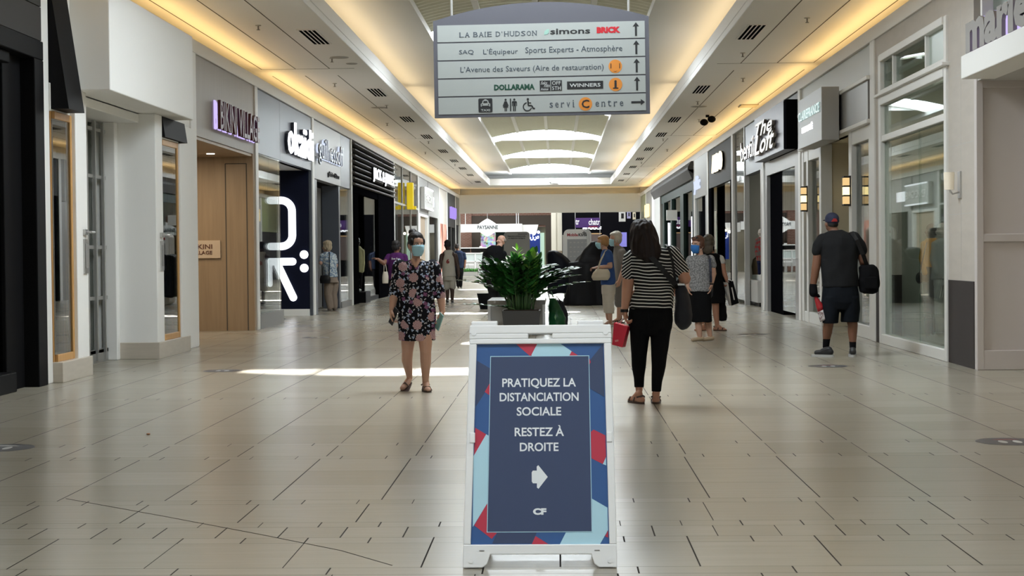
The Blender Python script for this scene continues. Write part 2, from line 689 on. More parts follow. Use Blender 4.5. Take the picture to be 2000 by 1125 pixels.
# ceilings
LIPL, LIPR = -3.58, 2.85
CURL, CURR = -2.56, 1.80
YW = 87.4                       # end of the central well
ZU = 5.70                       # upper ceiling beside the vault
Y0 = -12.0
mb = MB()
mb.box(XL - 0.85, LIPL, Y0, YW, ZC, ZC + 0.12)
mb.box(LIPL - 0.06, LIPL, Y0, YW, ZC + 0.12, 5.30)
mb.box(LIPR, XR + 0.85, Y0, YW, ZC, ZC + 0.12)
mb.box(LIPR, LIPR + 0.06, Y0, YW, ZC + 0.12, 5.30)
mb.box(XL - 0.85, XR + 0.85, YW, YEND + 0.85, ZC, ZC + 0.12)
mb.box(LIPL, LIPR, YW, YW + 0.06, ZC + 0.12, 5.30)
struct(mb.build('ceiling', M['ceil'], bevel=0.012))
mb = MB()
mb.box(-6.4, CURL, Y0, YEND + 0.8, ZU, ZU + 0.1)
mb.box(CURR, 5.6, Y0, YEND + 0.8, ZU, ZU + 0.1)
mb.box(CURL, CURR, 89.6, YEND + 0.8, ZU, ZU + 0.35)
# the curb that the vault springs from
mb.box(CURL - 0.02, CURL + 0.10, Y0, 89.6, ZU - 0.08, ZU + 0.05)
mb.box(CURR - 0.10, CURR + 0.02, Y0, 89.6, ZU - 0.08, ZU + 0.05)
mb.box(CURL - 0.15, CURL - 0.01, Y0, 89.6, ZU + 0.1, ZU + 0.5)  # unseen roof upstands on both sides, added to block stray sun
mb.box(CURR + 0.01, CURR + 0.15, Y0, 89.6, ZU + 0.1, ZU + 0.5)
struct(mb.build('ceiling', M['ceil']))
# reveals between the soffit panels
mb = MB()
BRK = ((-10, 31.7), (32.9, 51.2), (52.4, 69.8), (71, 85))
for x in (-5.70, -5.04, -4.38):
    for a, b in BRK:
        mb.box(x - 0.009, x + 0.009, a, b, ZC - 0.002, ZC + 0.01)
for x in (4.95, 4.25, 3.55):
    for a, b in BRK:
        mb.box(x - 0.009, x + 0.009, a, b, ZC - 0.002, ZC + 0.01)
for y in (31.7, 51.2, 69.8):
    mb.box(-5.70, -3.9, y - 0.013, y + 0.013, ZC - 0.002, ZC + 0.01)
    mb.box(3.1, 4.95, y - 0.013, y + 0.013, ZC - 0.002, ZC + 0.01)
struct(mb.build('trim_2', M['gap']))

# the shallow vault with its corrugated deck, purlins and skylights
def arch(x):
    t = (x - (CURL + CURR) / 2) / ((CURR - CURL) / 2)
    return ZU + 0.02 + 0.30 * (1 - t * t)
SKY = [(-9.0, 2.4, 0, 0.5), (2.0, 2.4, 0, 0.75), (16.2, 2.5, 0, 1.1), (32.4, 2.5, 1, 1.2), (38.6, 0.9, 2, 0.5), (50.5, 2.5, 1, 1.4), (62.3, 2.6, 1, 3.2), (74.3, 2.6, 1, 7.0), (86.2, 2.7, 1, 2.5)]
PX = (-1.47, -0.38, 0.71)
M['vault'] = mat('cream_deck', (0.66, 0.65, 0.52), 0.5)
M['purlin'] = mat('cream_purlin', (0.74, 0.73, 0.68), 0.5)
def vault_bay(y0, y1):
    mb = MB()
    n = max(4, int((y1 - y0) / 0.085))
    nx = 14
    vs = []
    for j in range(n + 1):
        y = y0 + (y1 - y0) * j / n
        dz = 0.05 if j % 4 in (1, 2) else 0.0
        for i in range(nx + 1):
            x = CURL + (CURR - CURL) * i / nx
            vs.append((x, y, arch(x) + dz))
    fs = []
    for j in range(n):
        for i in range(nx):
            a = j * (nx + 1) + i
            fs.append((a, a + nx + 1, a + nx + 2, a + 1))
    mb.add(vs, fs)
    mb.add([(p[0], p[1], p[2] + 0.12) for p in vs], [tuple(reversed(f)) for f in fs])
    struct(mb.build('ceiling', M['vault']))
    pb = MB()
    for x in PX:
        pb.box(x - 0.055, x + 0.055, y0, y1, arch(x) - 0.05, arch(x) + 0.06)
    struct(pb.build('trim_3', M['purlin']))
edges = [Y0]
for y, L, c, g in SKY:
    edges += [y, y + L]
edges.append(89.6)
for a, b in zip(edges[::2], edges[1::2]):
    if b - a > 0.3:
        vault_bay(a, b)
for i, (y, L, c, g) in enumerate(SKY):
    if c == 2:  # hidden roof light, added so that a sunbeam reaches the potted plant
        rl = [sky_pane('added_pane_frosted', SKYL * g, 0.0), sky_pane('added_pane_clear', SKYL * g, 0.7)]
        q = MB()
        for k in range(30):
            xa, xb = CURL + (CURR - CURL) * k / 30, CURL + (CURR - CURL) * (k + 1) / 30
            q.add([(xa, y, arch(xa) + 0.03), (xb, y, arch(xb) + 0.03), (xb, y + L, arch(xb) + 0.03), (xa, y + L, arch(xa) + 0.03)], [(0, 3, 2, 1)], int(-0.15 < xa < 0.42))
        struct(q.build('window_10', rl))
        continue
    mb = MB()
    nx = 14
    vs = []
    for yy in (y, y + L):
        for k in range(nx + 1):
            x = CURL + (CURR - CURL) * k / nx
            vs.append((x, yy, arch(x) + 0.03))
    mb.add(vs, [(k, k + nx + 1, k + nx + 2, k + 1) for k in range(nx)])
    o = struct(mb.build('window_%d' % (i + 1), sky_pane('skylight_glazing' if c else 'skylight_frosted_glazing', SKYL * g / (0.55 if c else 1.0) * (0.7 if c else 1.0), 0.45 if c else 0.0)))
    for yy in (y, y + L):
        fb = MB()
        for k in range(nx):
            xa, xb = CURL + (CURR - CURL) * k / nx, CURL + (CURR - CURL) * (k + 1) / nx
            fb.add([(xa, yy - .03, arch(xa) - .02), (xb, yy - .03, arch(xb) - .02), (xb, yy + .03, arch(xb) - .02), (xa, yy + .03, arch(xa) - .02),
                    (xa, yy - .03, arch(xa) + .16), (xb, yy - .03, arch(xb) + .16), (xb, yy + .03, arch(xb) + .16), (xa, yy + .03, arch(xa) + .16)],
                   [(3, 2, 1, 0), (4, 5, 6, 7), (0, 1, 5, 4), (1, 2, 6, 5), (2, 3, 7, 6), (3, 0, 4, 7)])
        fb.build('window_frame', M['purlin'], o)
    for x in PX:
        MB().box(x - 0.03, x + 0.03, y, y + L, arch(x) + 0.035, arch(x) + 0.10).build('glazing_bar', M['purlin'], o)
    # unseen wall added on the roof behind each skylight to shorten its sun patch
    pb = MB().box(CURL - 1.5, CURR + 3, y + L + 0.04, y + L + 0.25, ZU + 0.1, ZU + 0.9)
    struct(pb.build('wall_added_sun_block', M['white']))
# roof over everything else, and the outer walls
mb = MB()
mb.box(-13, CURL - 0.02, Y0, YEND + 0.4, ZU + 0.11, ZU + 0.3)
mb.box(CURR + 0.02, 13, Y0, YEND + 0.4, ZU + 0.11, ZU + 0.3)
mb.box(-13, -12.6, Y0, 113, -0.2, 7)
mb.box(12.6, 13, Y0, 113, -0.2, 7)
mb.box(-13, 13, Y0 - 0.3, Y0, -0.2, 7)
mb.box(-13, 13, 112, 112.4, -0.2, 7)
struct(mb.build('wall_outer', M['white']))

# cornices, end beam
mb = MB()
mb.box(XL - 0.04, XL + 0.03, Y0, YEND, 4.40, 4.60)
mb.box(XL - 0.80, XL - 0.04, Y0, YEND, 4.40, 4.46)
mb.box(XL - 0.85, XL - 0.80, Y0, YEND, 4.40, ZC + 0.1)
struct(mb.build('wall_left', M['trimw'], bevel=0.008))
mb = MB()
mb.box(XR - 0.03, XR + 0.04, Y0, YEND, 4.40, 4.60)
mb.box(XR + 0.04, XR + 0.80, Y0, YEND, 4.40, 4.46)
mb.box(XR + 0.80, XR + 0.85, Y0, YEND, 4.40, ZC + 0.1)
struct(mb.build('wall_right', M['trimw'], bevel=0.008))
mb = MB()
mb.box(XL - 0.8, XR + 0.8, YEND, YEND + 0.05, 3.58, 4.60)
mb.box(XL - 0.8, XR + 0.8, YEND + 0.05, YEND + 0.85, 3.58, 3.66)
mb.box(XL - 0.8, XR + 0.8, YEND + 0.80, YEND + 0.85, 3.66, ZU + 0.3)
mb.box(XL + 0.02, XR - 0.02, YEND - 0.04, YEND, 3.58, 3.66)
struct(mb.build('wall_end', M['white']))
mb = MB()
mb.box(-13, XL + 0.02, YEND, YEND + 0.6, 0, 6)
mb.box(XR - 0.02, 13, YEND, YEND + 0.6, 0, 6)
struct(mb.build('wall_end', M['lgrey']))

# ================================================================== SHOPS
Z3 = (0, 0, 1)
def WB(mb, s, y0, y1, z0, z1, d0, d1, mi=0):
    """box on a shop-front plane: d is how far it stands out into the mall"""
    if s == 'L':
        mb.box(XL + d0, XL + d1, y0, y1, z0, z1, mi)
    else:
        mb.box(XR - d0, XR - d1, y0, y1, z0, z1, mi)
    return mb
def wp(s, y, z, d=0.0):
    return Vector((XL + d if s == 'L' else XR - d, y, z))
def wtext(t, s, y0, y1, z0, z1, d, depth, **k):
    """lettering on a shop-front plane between y0 and y1"""
    if s == 'L':
        return text(t, y1 - y0, z1 - z0, wp('L', y0, z0, d), (0, 1, 0), Z3, depth, **k)
    return text(t, y1 - y0, z1 - z0, wp('R', y1, z0, d), (0, -1, 0), Z3, depth, **k)
def ftext(t, x0, x1, z0, z1, y, depth, **k):
    """lettering on a plane that faces down the mall towards the entrance"""
    return text(t, x1 - x0, z1 - z0, (x0, y, z0), (1, 0, 0), Z3, depth, **k)

def shop(label, s, y0, y1):
    return thing('storefront', label, 'shop front', wp(s, (y0 + y1) / 2, 0))
def part(mb, name, m, root, smooth=False, bevel=0.0, label=None):
    """part in world coordinates, hung under its thing"""
    o = mb.build(name, m, None, smooth, bevel)
    o.parent = root
    base = root
    w = Matrix.Identity(4)
    while base is not None:
        w = Matrix.LocRotScale(base.location, base.rotation_euler.to_quaternion(), base.scale) @ w
        base = base.parent
    o.matrix_parent_inverse = w.inverted()
    if label:
        o['label'] = label
    return o

def room(s, y0, y1, depth=5.0, wm=None, z=3.75, watts=0, col=(1, 0.93, 0.82), d0=-0.12, back=None):
    """the inside of a shop"""
    wm = wm or M['lgrey']
    mb = MB()
    WB(mb, s, y0 - 0.10, y0 + 0.02, 0, 4.5, -depth, d0)
    WB(mb, s, y1 - 0.02, y1 + 0.10, 0, 4.5, -depth, d0)
    WB(mb, s, y0, y1, 0, 4.5, -depth - 0.1, -depth)
    WB(mb, s, y0, y1, z, z + 0.1, -depth, -0.06)
    struct(mb.build('wall_shop_left' if s == 'L' else 'wall_shop_right', wm))
    if watts:
        c = wp(s, (y0 + y1) / 2, z - 0.03, -depth * 0.5)
        lamp('shop_light', 'AREA', watts, col, c, (0, 0, -1), depth * 0.6, (y1 - y0) * 0.7)

def piers(s, ys):
    mb = MB()
    for a, b in ys:
        WB(mb, s, a, b, 0, 4.42, -0.30, 0.025)
    struct(mb.build('trim_4' if s == 'L' else 'trim_5', M['trimw'], bevel=0.01))
piers('L', [(17.18, 17.43), (24.25, 24.62), (29.46, 29.72), (36.35, 36.62), (43.16, 43.40), (54.50, 54.75), (64.0, 64.3), (75.35, 75.65), (80.8, 81.1), (87.5, 87.7), (91.0, 91.4)])
piers('R', [(24.05, 24.38), (31.35, 31.62), (36.92, 37.2), (43.30, 43.7), (50.45, 50.7), (55.4, 55.7), (77.8, 80.3), (85.7, 86.0), (91.0, 91.4)])

# ---------------- L1: black shop at the very left
S = shop('black shop front with tall dark glass at the left edge, nearest shop on its side', 'L', 9, 17.18)
mb = MB()
WB(mb, 'L', 16.88, 17.18, 0, 3.42, -0.25, 0.05)
WB(mb, 'L', 16.32, 16.88, 0, 3.42, -0.25, -0.10)
WB(mb, 'L', 8, 16.32, 0, 0.20, -0.25, 0.0)
WB(mb, 'L', 8, 17.18, 3.42, 3.62, -0.2, 0.05)
WB(mb, 'L', 8, 16.32, 3.30, 3.42, -0.2, -0.02)
part(mb, 'frame', M['dark'], S, bevel=0.01)
mb = MB()
WB(mb, 'L', 8, 17.18, 3.63, 3.98, -0.2, 0.03)
WB(mb, 'L', 8, 17.18, 3.99, 4.40, -0.2, 0.03)
parts(mb, 'sign_band', M['charcoal'], S)
mb = MB()
WB(mb, 'L', 8, 16.32, 0.2, 3.42, -0.16, -0.14)
part(mb, 'window_pane', M['glassd'], S)
room('L', 8, 17.0, 5, M['charcoal'], watts=30)

# ---------------- L2: closed white shop with box canopy
S = shop('closed white shop with a big plain box canopy and black wedge awnings', 'L', 17.43, 24.25)
mb = MB()
WB(mb, 'L', 18.30, 22.50, 3.22, 4.37, -0.3, 0.45)
part(mb, 'canopy_box', M['white'], S, bevel=0.012)
mb = MB()
WB(mb, 'L', 17.43, 24.25, 3.22, 4.40, -0.35, 0.0)
WB(mb, 'L', 17.43, 24.25, 3.10, 3.215, -1.2, -0.02)
WB(mb, 'L', 18.12, 18.55, 0.20, 3.22, -0.25, 0.10)
WB(mb, 'L', 17.43, 18.12, 2.92, 3.22, -0.2, 0.04)
WB(mb, 'L', 21.35, 21.72, 0.20, 3.22, -1.0, 0.20)
WB(mb, 'L', 22.75, 23.15, 0.20, 2.92, -0.2, 0.20)
WB(mb, 'L', 21.72, 22.75, 2.92, 3.22, -0.2, 0.18)
WB(mb, 'L', 23.15, 24.25, 0, 3.22, -0.25, 0.10)
WB(mb, 'L', 21.20, 21.35, 0, 3.10, -1.0, -0.30)
parts(mb, 'wall_panel', M['white'], S, bevel=0.01)
mb = MB()
for (a, b, c, d) in ((17.95, 18.0, -0.02, 0.0),):
    pass
for y0, y1, dd in ((17.45, 18.12, 0.06), (21.78, 22.72, 0.18)):
    WB(mb, 'L', y0, y0 + 0.02, 0.22, 2.92, dd - 0.10, dd - 0.03)
    WB(mb, 'L', y1 - 0.06, y1, 0.22, 2.92, dd - 0.10, dd)
    WB(mb, 'L', y0 + 0.05, y1 - 0.06, 2.84, 2.92, dd - 0.10, dd)
    WB(mb, 'L', y0 + 0.05, y1 - 0.06, 0.22, 0.30, dd - 0.10, dd)
part(mb, 'window_frame', M['orange'], S, bevel=0.006, label='honey coloured wooden window frame')
for y0, y1, dd in ((17.47, 18.06, 0.045), (21.80, 22.66, 0.165)):
    mb = MB()
    WB(mb, 'L', y0, y1, 0.30, 2.84, dd - 0.03, dd)
    part(mb, 'window_pane', M['glassg'], S)
mb = MB()
WB(mb, 'L', 17.43, 18.57, 0, 0.22, -0.25, 0.13)
WB(mb, 'L', 21.33, 23.17, 0, 0.22, -1.0, 0.22)
parts(mb, 'plinth', M['plinth'], S, bevel=0.006, label='beige tiled plinth')
for y0, y1, zt in ((17.44, 18.02, 4.42), (21.75, 23.06, 3.215)):
    mb = MB()
    t = (zt - 2.94) / 1.48
    mb.prism([(0, 2.94), (0.235, 2.94), (0.235 - 0.21 * t, zt), (0, zt)], (XL, y0, 0), (1, 0, 0), Z3, (0, y1 - y0, 0))
    part(mb, 'awning', M['dark'], S, label='black wedge awning')
# folding grille
mb = MB()
gy0, gy1, gd = 18.58, 21.20, -0.46
for k in range(15):
    yy = gy0 + (gy1 - gy0) * k / 14
    WB(mb, 'L', yy - 0.022, yy + 0.022, 0.03, 3.08, gd - 0.02 + 0.05 * (k % 2), gd + 0.02 + 0.05 * (k % 2))
for zz in (0.12, 0.80, 1.45, 2.35, 2.95):
    WB(mb, 'L', gy0, gy1, zz, zz + 0.045, gd - 0.01, gd + 0.04)
WB(mb, 'L', gy0, gy1, 0.0, 0.16, gd - 0.01, gd + 0.04)
part(mb, 'folding_grille', M['alud'], S, label='closed folding grille of grey aluminium')
mb = MB()
WB(mb, 'L', gy0, gy1, 0.0, 3.1, -0.62, -0.60)
part(mb, 'door_glass', M['glassd'], S)
mb = MB()
WB(mb, 'L', 18.6, 18.7, 3.092, 3.10, -0.9, -0.75)
WB(mb, 'L', 19.6, 19.7, 3.092, 3.10, -0.9, -0.75)
parts(mb, 'air_slot', M['gap'], S)
for yy, dd in ((18.55, 0.10), (21.72, 0.20)):
    mb = MB()
    WB(mb, 'L', yy - 0.20, yy - 0.06, 1.16, 1.55, dd, dd + 0.02, 0)
    WB(mb, 'L', yy - 0.18, yy - 0.08, 1.22, 1.50, dd + 0.02, dd + 0.024, 1)
    WB(mb, 'L', yy - 0.20, yy - 0.06, 1.60, 1.66, dd, dd + 0.03, 0)
    p = wp('L', yy - 0.13, 1.62, dd + 0.05)
    mb.tube(wp('L', yy - 0.13, 1.63, dd), wp('L', yy - 0.13, 1.63, dd + 0.07), 0.012)
    mb.tube(wp('L', yy - 0.13, 1.63, dd + 0.07), wp('L', yy + 0.02, 1.63, dd + 0.07), 0.012)
    part(mb, 'lever_handle', [M['alu'], M['grey']], S, label='steel lever handle with keypad plate')
room('L', 17.43, 24.25, 5, M['lgrey'], watts=70)

# ---------------- L3: swimwear shop in wood
S = shop('wood panelled swimwear shop entrance next to the white box canopy', 'L', 24.62, 29.46)
mb = MB()
WB(mb, 'L', 24.62, 29.46, 3.17, 4.40, -0.25, 0.0)
parts(mb, 'sign_band', M['wood2'], S)
mb = MB()
mb.box(-9.3, XL - 0.0, 29.30, 29.46, 0, 3.17)
part(mb, 'reveal_wall', M['wood'], S, label='pale oak side wall of the entrance')
mb = MB()
for x in (-5.95, -5.57):
    mb.box(x - 0.008, x + 0.008, 29.292, 29.32, 0, 3.0)
mb.box(-5.95, -5.57, 29.292, 29.32, 2.99, 3.005)
part(mb, 'panel_joint', M['gap'], S)
mb = MB()
mb.box(-9.3, XL - 0.02, 24.62, 29.46, 3.12, 3.17)
part(mb, 'soffit', M['wood'], S)
mb = MB()
mb.box(-9.3, -9.2, 24.62, 29.30, 0, 3.12)
mb.box(-9.3, XL - 0.3, 24.5, 24.62, 0, 3.12)
parts(mb, 'back_wall', M['wood'], S)
mb = MB()
for x, y in ((-6.3, 27.2), (-6.0, 28.3), (-7.4, 27.2)):
    mb.prism(disc(0.07), (x, y, 3.112), (1, 0, 0), (0, 1, 0), (0, 0, 0.01))
part(mb, 'downlight', M['bulb'], S)
lamp('shop_light', 'AREA', 55, (1, 0.80, 0.55), (-6.9, 27.3, 3.10), (0, 0, -1), 2.0, 2.0)
T = thing('store_sign', 'dark red capital letters with a lilac halo on the wood panelled band', 'sign', wp('L', 28, 3.4))
part(wtext('BIKINI VILLAGE', 'L', 25.95, 29.36, 3.36, 3.83, 0.07, 0.05, bold=0.012), 'lettering', mat('oxblood_letter', (0.075, 0.016, 0.022), 0.4), T)
part(wtext('BIKINI VILLAGE', 'L', 25.95, 29.36, 3.36, 3.83, 0.008, 0.016, bold=0.02), 'halo_light', M['glowp'], T)
T = thing('wall_plaque', 'pale wooden plaque with small brown letters on the oak entrance wall', 'sign', (-6.375, 29.29, 1.48))
mb = MB()
mb.box(-6.70, -6.05, 29.255, 29.292, 1.305, 1.625)
part(mb, 'board', mat('plaque_face', (0.62, 0.50, 0.38), 0.5), T, bevel=0.005)
b = mat('plaque_letter', (0.12, 0.045, 0.03), 0.5)
mb = ftext('BIKINI', -6.575, -6.195, 1.475, 1.555, 29.25, 0.006, bold=0.01)
ftext('VILLAGE', -6.575, -6.195, 1.375, 1.44, 29.25, 0.006, bold=0.01, mb=mb)
part(mb, 'lettering', b, T)

# ---------------- L4: navy children's wear shop
S = shop('steel faced shop front with a navy wall and a giant white letter', 'L', 29.72, 36.35)
mb = MB()
WB(mb, 'L', 29.72, 32.2, 3.22, 4.385, -0.2, 0.0)
WB(mb, 'L', 32.21, 36.35, 3.22, 4.385, -0.2, 0.0)
WB(mb, 'L', 36.27, 36.35, 0, 3.22, -0.06, 0.0)
parts(mb, 'sign_band', M['steel'], S)
mb = MB()
WB(mb, 'L', 29.72, 32.25, 0, 0.27, -0.1, 0.03)
part(mb, 'plinth', M['grey'], S)
for a, b in ((29.74, 30.95), (30.96, 32.2)):
    mb = MB()
    WB(mb, 'L', a, b, 0.27, 3.22, -0.03, -0.01)
    part(mb, 'window_pane', M['glass'], S)
mb = MB()
mb.box(-9.5, XL - 0.065, 36.22, 36.35, 0.147, 3.22)
part(mb, 'feature_wall', M['navy'], S, label='navy wall facing up the mall')
mb = MB()
mb.box(-9.5, XL - 0.065, 36.18, 36.35, 0, 0.147)
part(mb, 'skirting', M['white'], S)
mb = MB()
mb.box(-9.5, XL - 0.1, 29.72, 36.2, 3.22, 3.28)
part(mb, 'soffit', M['lgrey'], S)
mb = MB()
mb.box(-9.6, -9.5, 29.72, 36.2, 0, 3.22)
mb.box(-9.5, XL - 0.3, 29.5, 29.72, 0, 3.22)
parts(mb, 'back_wall', M['grey'], S)
lamp('shop_light', 'AREA', 25, (1, 0.93, 0.8), (-7.4, 32.5, 3.20), (0, 0, -1), 2.0, 3.0)
# giant letter: strokes on the navy wall (x, z), 0.166 thick
def stroke(mb, pts, r, y, t, closed=False):
    for (a, b) in zip(pts, pts[1:]):
        d = Vector((b[0] - a[0], 0, b[1] - a[1]))
        L = d.length
        d.normalize()
        n = Vector((-d.z, 0, d.x)) * r
        A, B = Vector((a[0], y, a[1])), Vector((b[0], y, b[1]))
        off = Vector((0, -t, 0))
        q = [A + n, B + n, B - n, A - n]
        mb.add(q + [p + off for p in q], [(0, 1, 2, 3), (7, 6, 5, 4), (0, 4, 5, 1), (1, 5, 6, 2), (2, 6, 7, 3), (3, 7, 4, 0)])
    for p in pts:
        mb.prism([(r * math.cos(2 * PI * k / 20), r * math.sin(2 * PI * k / 20)) for k in range(20)], (p[0], y, p[1]), (1, 0, 0), (0, 0, 1), (0, -t, 0))
    return mb
def nx(px):
    return (px - 1089) * 36.2 / 3200
def nz(py):
    return 1.35 + (498 - py) * 36.2 / 3200
T = thing('wall_sign', 'giant white illuminated letter and two dots on the navy wall', 'sign', (nx(560), 36.2, nz(490)))
mb = MB()
r = 0.083
bowl = [(nx(527), nz(390.8))] + [(nx(545) + 0.0, nz(390.8))]
cx, top, bot = nx(548), nz(390.8), nz(481)
rad = nx(569.5) - cx
for k in range(9):
    a = PI / 2 - PI / 2 * k / 8
    bowl.append((cx + rad * math.cos(a), top - rad + rad * math.sin(a)))
for k in range(9):
    a = -PI / 2 * k / 8
    bowl.append((cx + rad * math.cos(a), bot + rad + rad * math.sin(a)))
bowl.append((nx(527), bot))
stroke(mb, bowl, r, 36.215, 0.03)
stroke(mb, [(nx(527), nz(511)), (nx(569.5), nz(511))], r, 36.215, 0.03)
stroke(mb, [(nx(541), nz(519)), (nx(570), nz(581.5))], r, 36.215, 0.03)
stroke(mb, [(nx(525), nz(508)), (nx(525), nz(556))], 0.05, 36.215, 0.028)
part(mb, 'letter', M['glow'], T)
for zz in (nz(497.5), nz(524)):
    part(MB().prism(disc(0.094, 32), (nx(592.2), 36.215, zz), (1, 0, 0), (0, 0, 1), (0, -0.03, 0)), 'dot', M['glow'], T)
T = thing('store_sign', 'fat white glowing lower case letters with dark sides on blue steel', 'sign', wp('L', 34.2, 3.7))
part(wtext('okaïdi', 'L', 32.75, 36.10, 3.40, 4.07, 0.065, 0.03, bold=0.010, space=1.06), 'lettering', M['glow'], T)
part(wtext('okaïdi', 'L', 32.75, 36.10, 3.40, 4.07, 0.005, 0.058, bold=0.010, space=1.06), 'letter_return', mat('letter_side', (0.02, 0.03, 0.06), 0.4), T)

# ---------------- L5: pale steel shop with grille
S = shop('closed shop faced in pale brushed steel behind a folding grille', 'L', 36.62, 43.16)
mb = MB()
WB(mb, 'L', 36.62, 41.25, 3.07, 4.385, -0.2, 0.0)
parts(mb, 'sign_band', M['steel2'], S)
mb = MB()
WB(mb, 'L', 41.26, 43.16, 3.07, 4.385, -0.2, 0.0)
WB(mb, 'L', 36.62, 37.3, 0, 3.07, -0.45, -0.03)
WB(mb, 'L', 41.0, 41.25, 0, 3.07, -0.45, -0.03)
parts(mb, 'side_panel', M['steel'], S)
mb = MB()
WB(mb, 'L', 41.3, 43.1, 0.15, 3.07, -0.05, -0.03)
part(mb, 'window_pane', M['glass'], S)
mb = MB()
WB(mb, 'L', 41.25, 43.16, 0, 0.15, -0.1, 0.0)
part(mb, 'plinth', M['grey'], S)
mb = MB()
for k in range(19):
    yy = 37.3 + 3.7 * k / 18
    WB(mb, 'L', yy - 0.02, yy + 0.02, 0.03, 3.0, -0.55 + 0.05 * (k % 2), -0.50 + 0.05 * (k % 2))
for zz in (0.04, 1.0, 2.05, 2.95):
    WB(mb, 'L', 37.3, 41.0, zz, zz + 0.06, -0.56, -0.49)
part(mb, 'folding_grille', M['alud'], S)
room('L', 36.62, 43.16, 4.5, M['charcoal'], watts=18)
T = thing('store_sign', 'bluish white halo letters and small black subtitle on pale steel', 'sign', wp('L', 39, 3.6))
lm = mat('grey_letter_face', (0.30, 0.33, 0.38), 0.35, 0.6)
part(wtext('guilhessoff', 'L', 36.95, 41.15, 3.40, 4.04, 0.05, 0.04), 'lettering', lm, T)
part(wtext('guilhessoff', 'L', 36.95, 41.15, 3.40, 4.04, 0.012, 0.02, bold=0.035), 'halo_light', M['glowb'], T)
part(wtext('plaisir d’être', 'L', 38.9, 40.85, 3.19, 3.34, 0.004, 0.02, bold=0.01), 'subtitle', M['dark'], T)

M['slat'] = mat('dark_taupe_slat', (0.085, 0.078, 0.072), 0.5, spec=0.2)
M['glows'] = emis('soft_white_lit_face', (0.92, 0.95, 1.0), 1.05)
# ---------------- L6: black slatted menswear shop
S = shop('black menswear shop with a band of horizontal dark slats', 'L', 43.40, 54.50)
mb = MB()
WB(mb, 'L', 43.40, 54.50, 3.2, 4.40, -0.2, -0.10)
part(mb, 'backing', M['darker'], S)
for k in range(8):
    z = 3.20 + k * 0.152
    mb = MB()
    mb.prism([(-0.08, z), (0.10, z + 0.015), (0.10, z + 0.04), (-0.06, z + 0.115)], (XL, 43.42, 0), (1, 0, 0), Z3, (0, 11.06, 0))
    part(mb, 'slat', M['slat'], S)
mb = MB()
WB(mb, 'L', 43.40, 45.0, 0, 3.2, -0.2, -0.02)
WB(mb, 'L', 49.7, 54.50, 0, 3.2, -0.2, 0.02)
WB(mb, 'L', 43.40, 54.5, 3.0, 3.2, -0.2, 0.0)
part(mb, 'frame', M['darker'], S)
mb = MB()
WB(mb, 'L', 46.6, 49.7, 0.12, 3.0, -0.06, -0.04)
part(mb, 'window_pane', M['glass'], S)
mb = MB()
WB(mb, 'L', 46.6, 49.7, 0, 0.12, -0.3, 0.0)
part(mb, 'plinth', M['dark'], S)
room('L', 43.40, 54.50, 6, M['darker'], watts=30)
T = thing('store_sign', 'white block letters with a black left side on dark slats', 'sign', wp('L', 49.5, 3.6))
part(wtext('JACK & JONES', 'L', 47.15, 52.9, 3.44, 3.86, 0.16, 0.03, bold=0.0, space=1.08), 'lettering', M['glow'], T)
part(wtext('JACK & JONES', 'L', 47.15, 52.9, 3.44, 3.86, 0.10, 0.058, bold=0.0, space=1.08), 'letter_return', M['darker'], T)

# ---------------- L7: glass shop with the yellow blade sign
S = shop('tall glass shop front past the black slatted shop, pale metal frame', 'L', 54.75, 64.0)
mb = MB()
for a, b in ((54.75, 57.6), (57.65, 60.9), (60.95, 64.0)):
    q = MB()
    WB(q, 'L', a, b, 0.1, 4.40, -0.03, -0.01)
    part(q, 'window_pane', glass_mat('mirror_glass', (0.55, 0.62, 0.6), add=0.12) if a < 55 else S.children[0].data.materials[0], S)
WB(mb, 'L', 54.75, 64.0, 0, 0.1, -0.1, 0.02)
WB(mb, 'L', 57.58, 57.67, 0, 4.4, -0.1, 0.02)
WB(mb, 'L', 60.88, 60.97, 0, 4.4, -0.1, 0.02)
WB(mb, 'L', 54.75, 64.0, 3.05, 3.12, -0.1, 0.02)
part(mb, 'window_frame', M['alud'], S)
room('L', 54.75, 64.0, 5, M['beige'], watts=40)
T = thing('blade_sign', 'upright bright yellow blade sign hung on the glass shop front', 'sign', wp('L', 59.2, 3.1))
ym = mat('yellow_sign', (0.80, 0.58, 0.02), 0.4, emit=(1, 0.75, 0.03), estr=0.35)
mb = MB()
WB(mb, 'L', 59.0, 59.2, 2.95, 3.92, 0.03, 0.27)
part(mb, 'panel', ym, T, bevel=0.03)
mb = MB()
WB(mb, 'L', 59.0, 59.2, 2.95, 3.07, 0.27, 0.36)
part(mb, 'foot', ym, T)

# ---------------- L8: grey shop with framed box sign
S = shop('mid grey panelled shop front with a boxed sign and wooden door', 'L', 64.3, 75.35)
mb = MB()
WB(mb, 'L', 64.3, 68.9, 2.95, 4.385, -0.2, 0.0)
WB(mb, 'L', 69.1, 75.35, 2.95, 4.385, -0.2, 0.0)
WB(mb, 'L', 68.9, 69.8, 0, 2.95, -0.2, 0.0)
WB(mb, 'L', 74.6, 75.35, 0, 2.95, -0.2, 0.0)
parts(mb, 'wall_panel', M['grey'], S)
mb = MB()
WB(mb, 'L', 65.0, 68.6, 0, 2.85, -0.16, -0.10)
part(mb, 'door', M['wood'], S, label='brown wooden door')
mb = MB()
WB(mb, 'L', 64.3, 68.9, 2.85, 2.95, -0.2, 0.02)
WB(mb, 'L', 64.3, 64.95, 0, 2.85, -0.2, 0.02)
WB(mb, 'L', 68.65, 68.9, 0, 2.85, -0.2, 0.02)
part(mb, 'door_frame', M['white'], S)
mb = MB()
WB(mb, 'L', 69.8, 74.6, 0.1, 2.9, -0.10, -0.08)
part(mb, 'window_pane', M['glassd'], S)
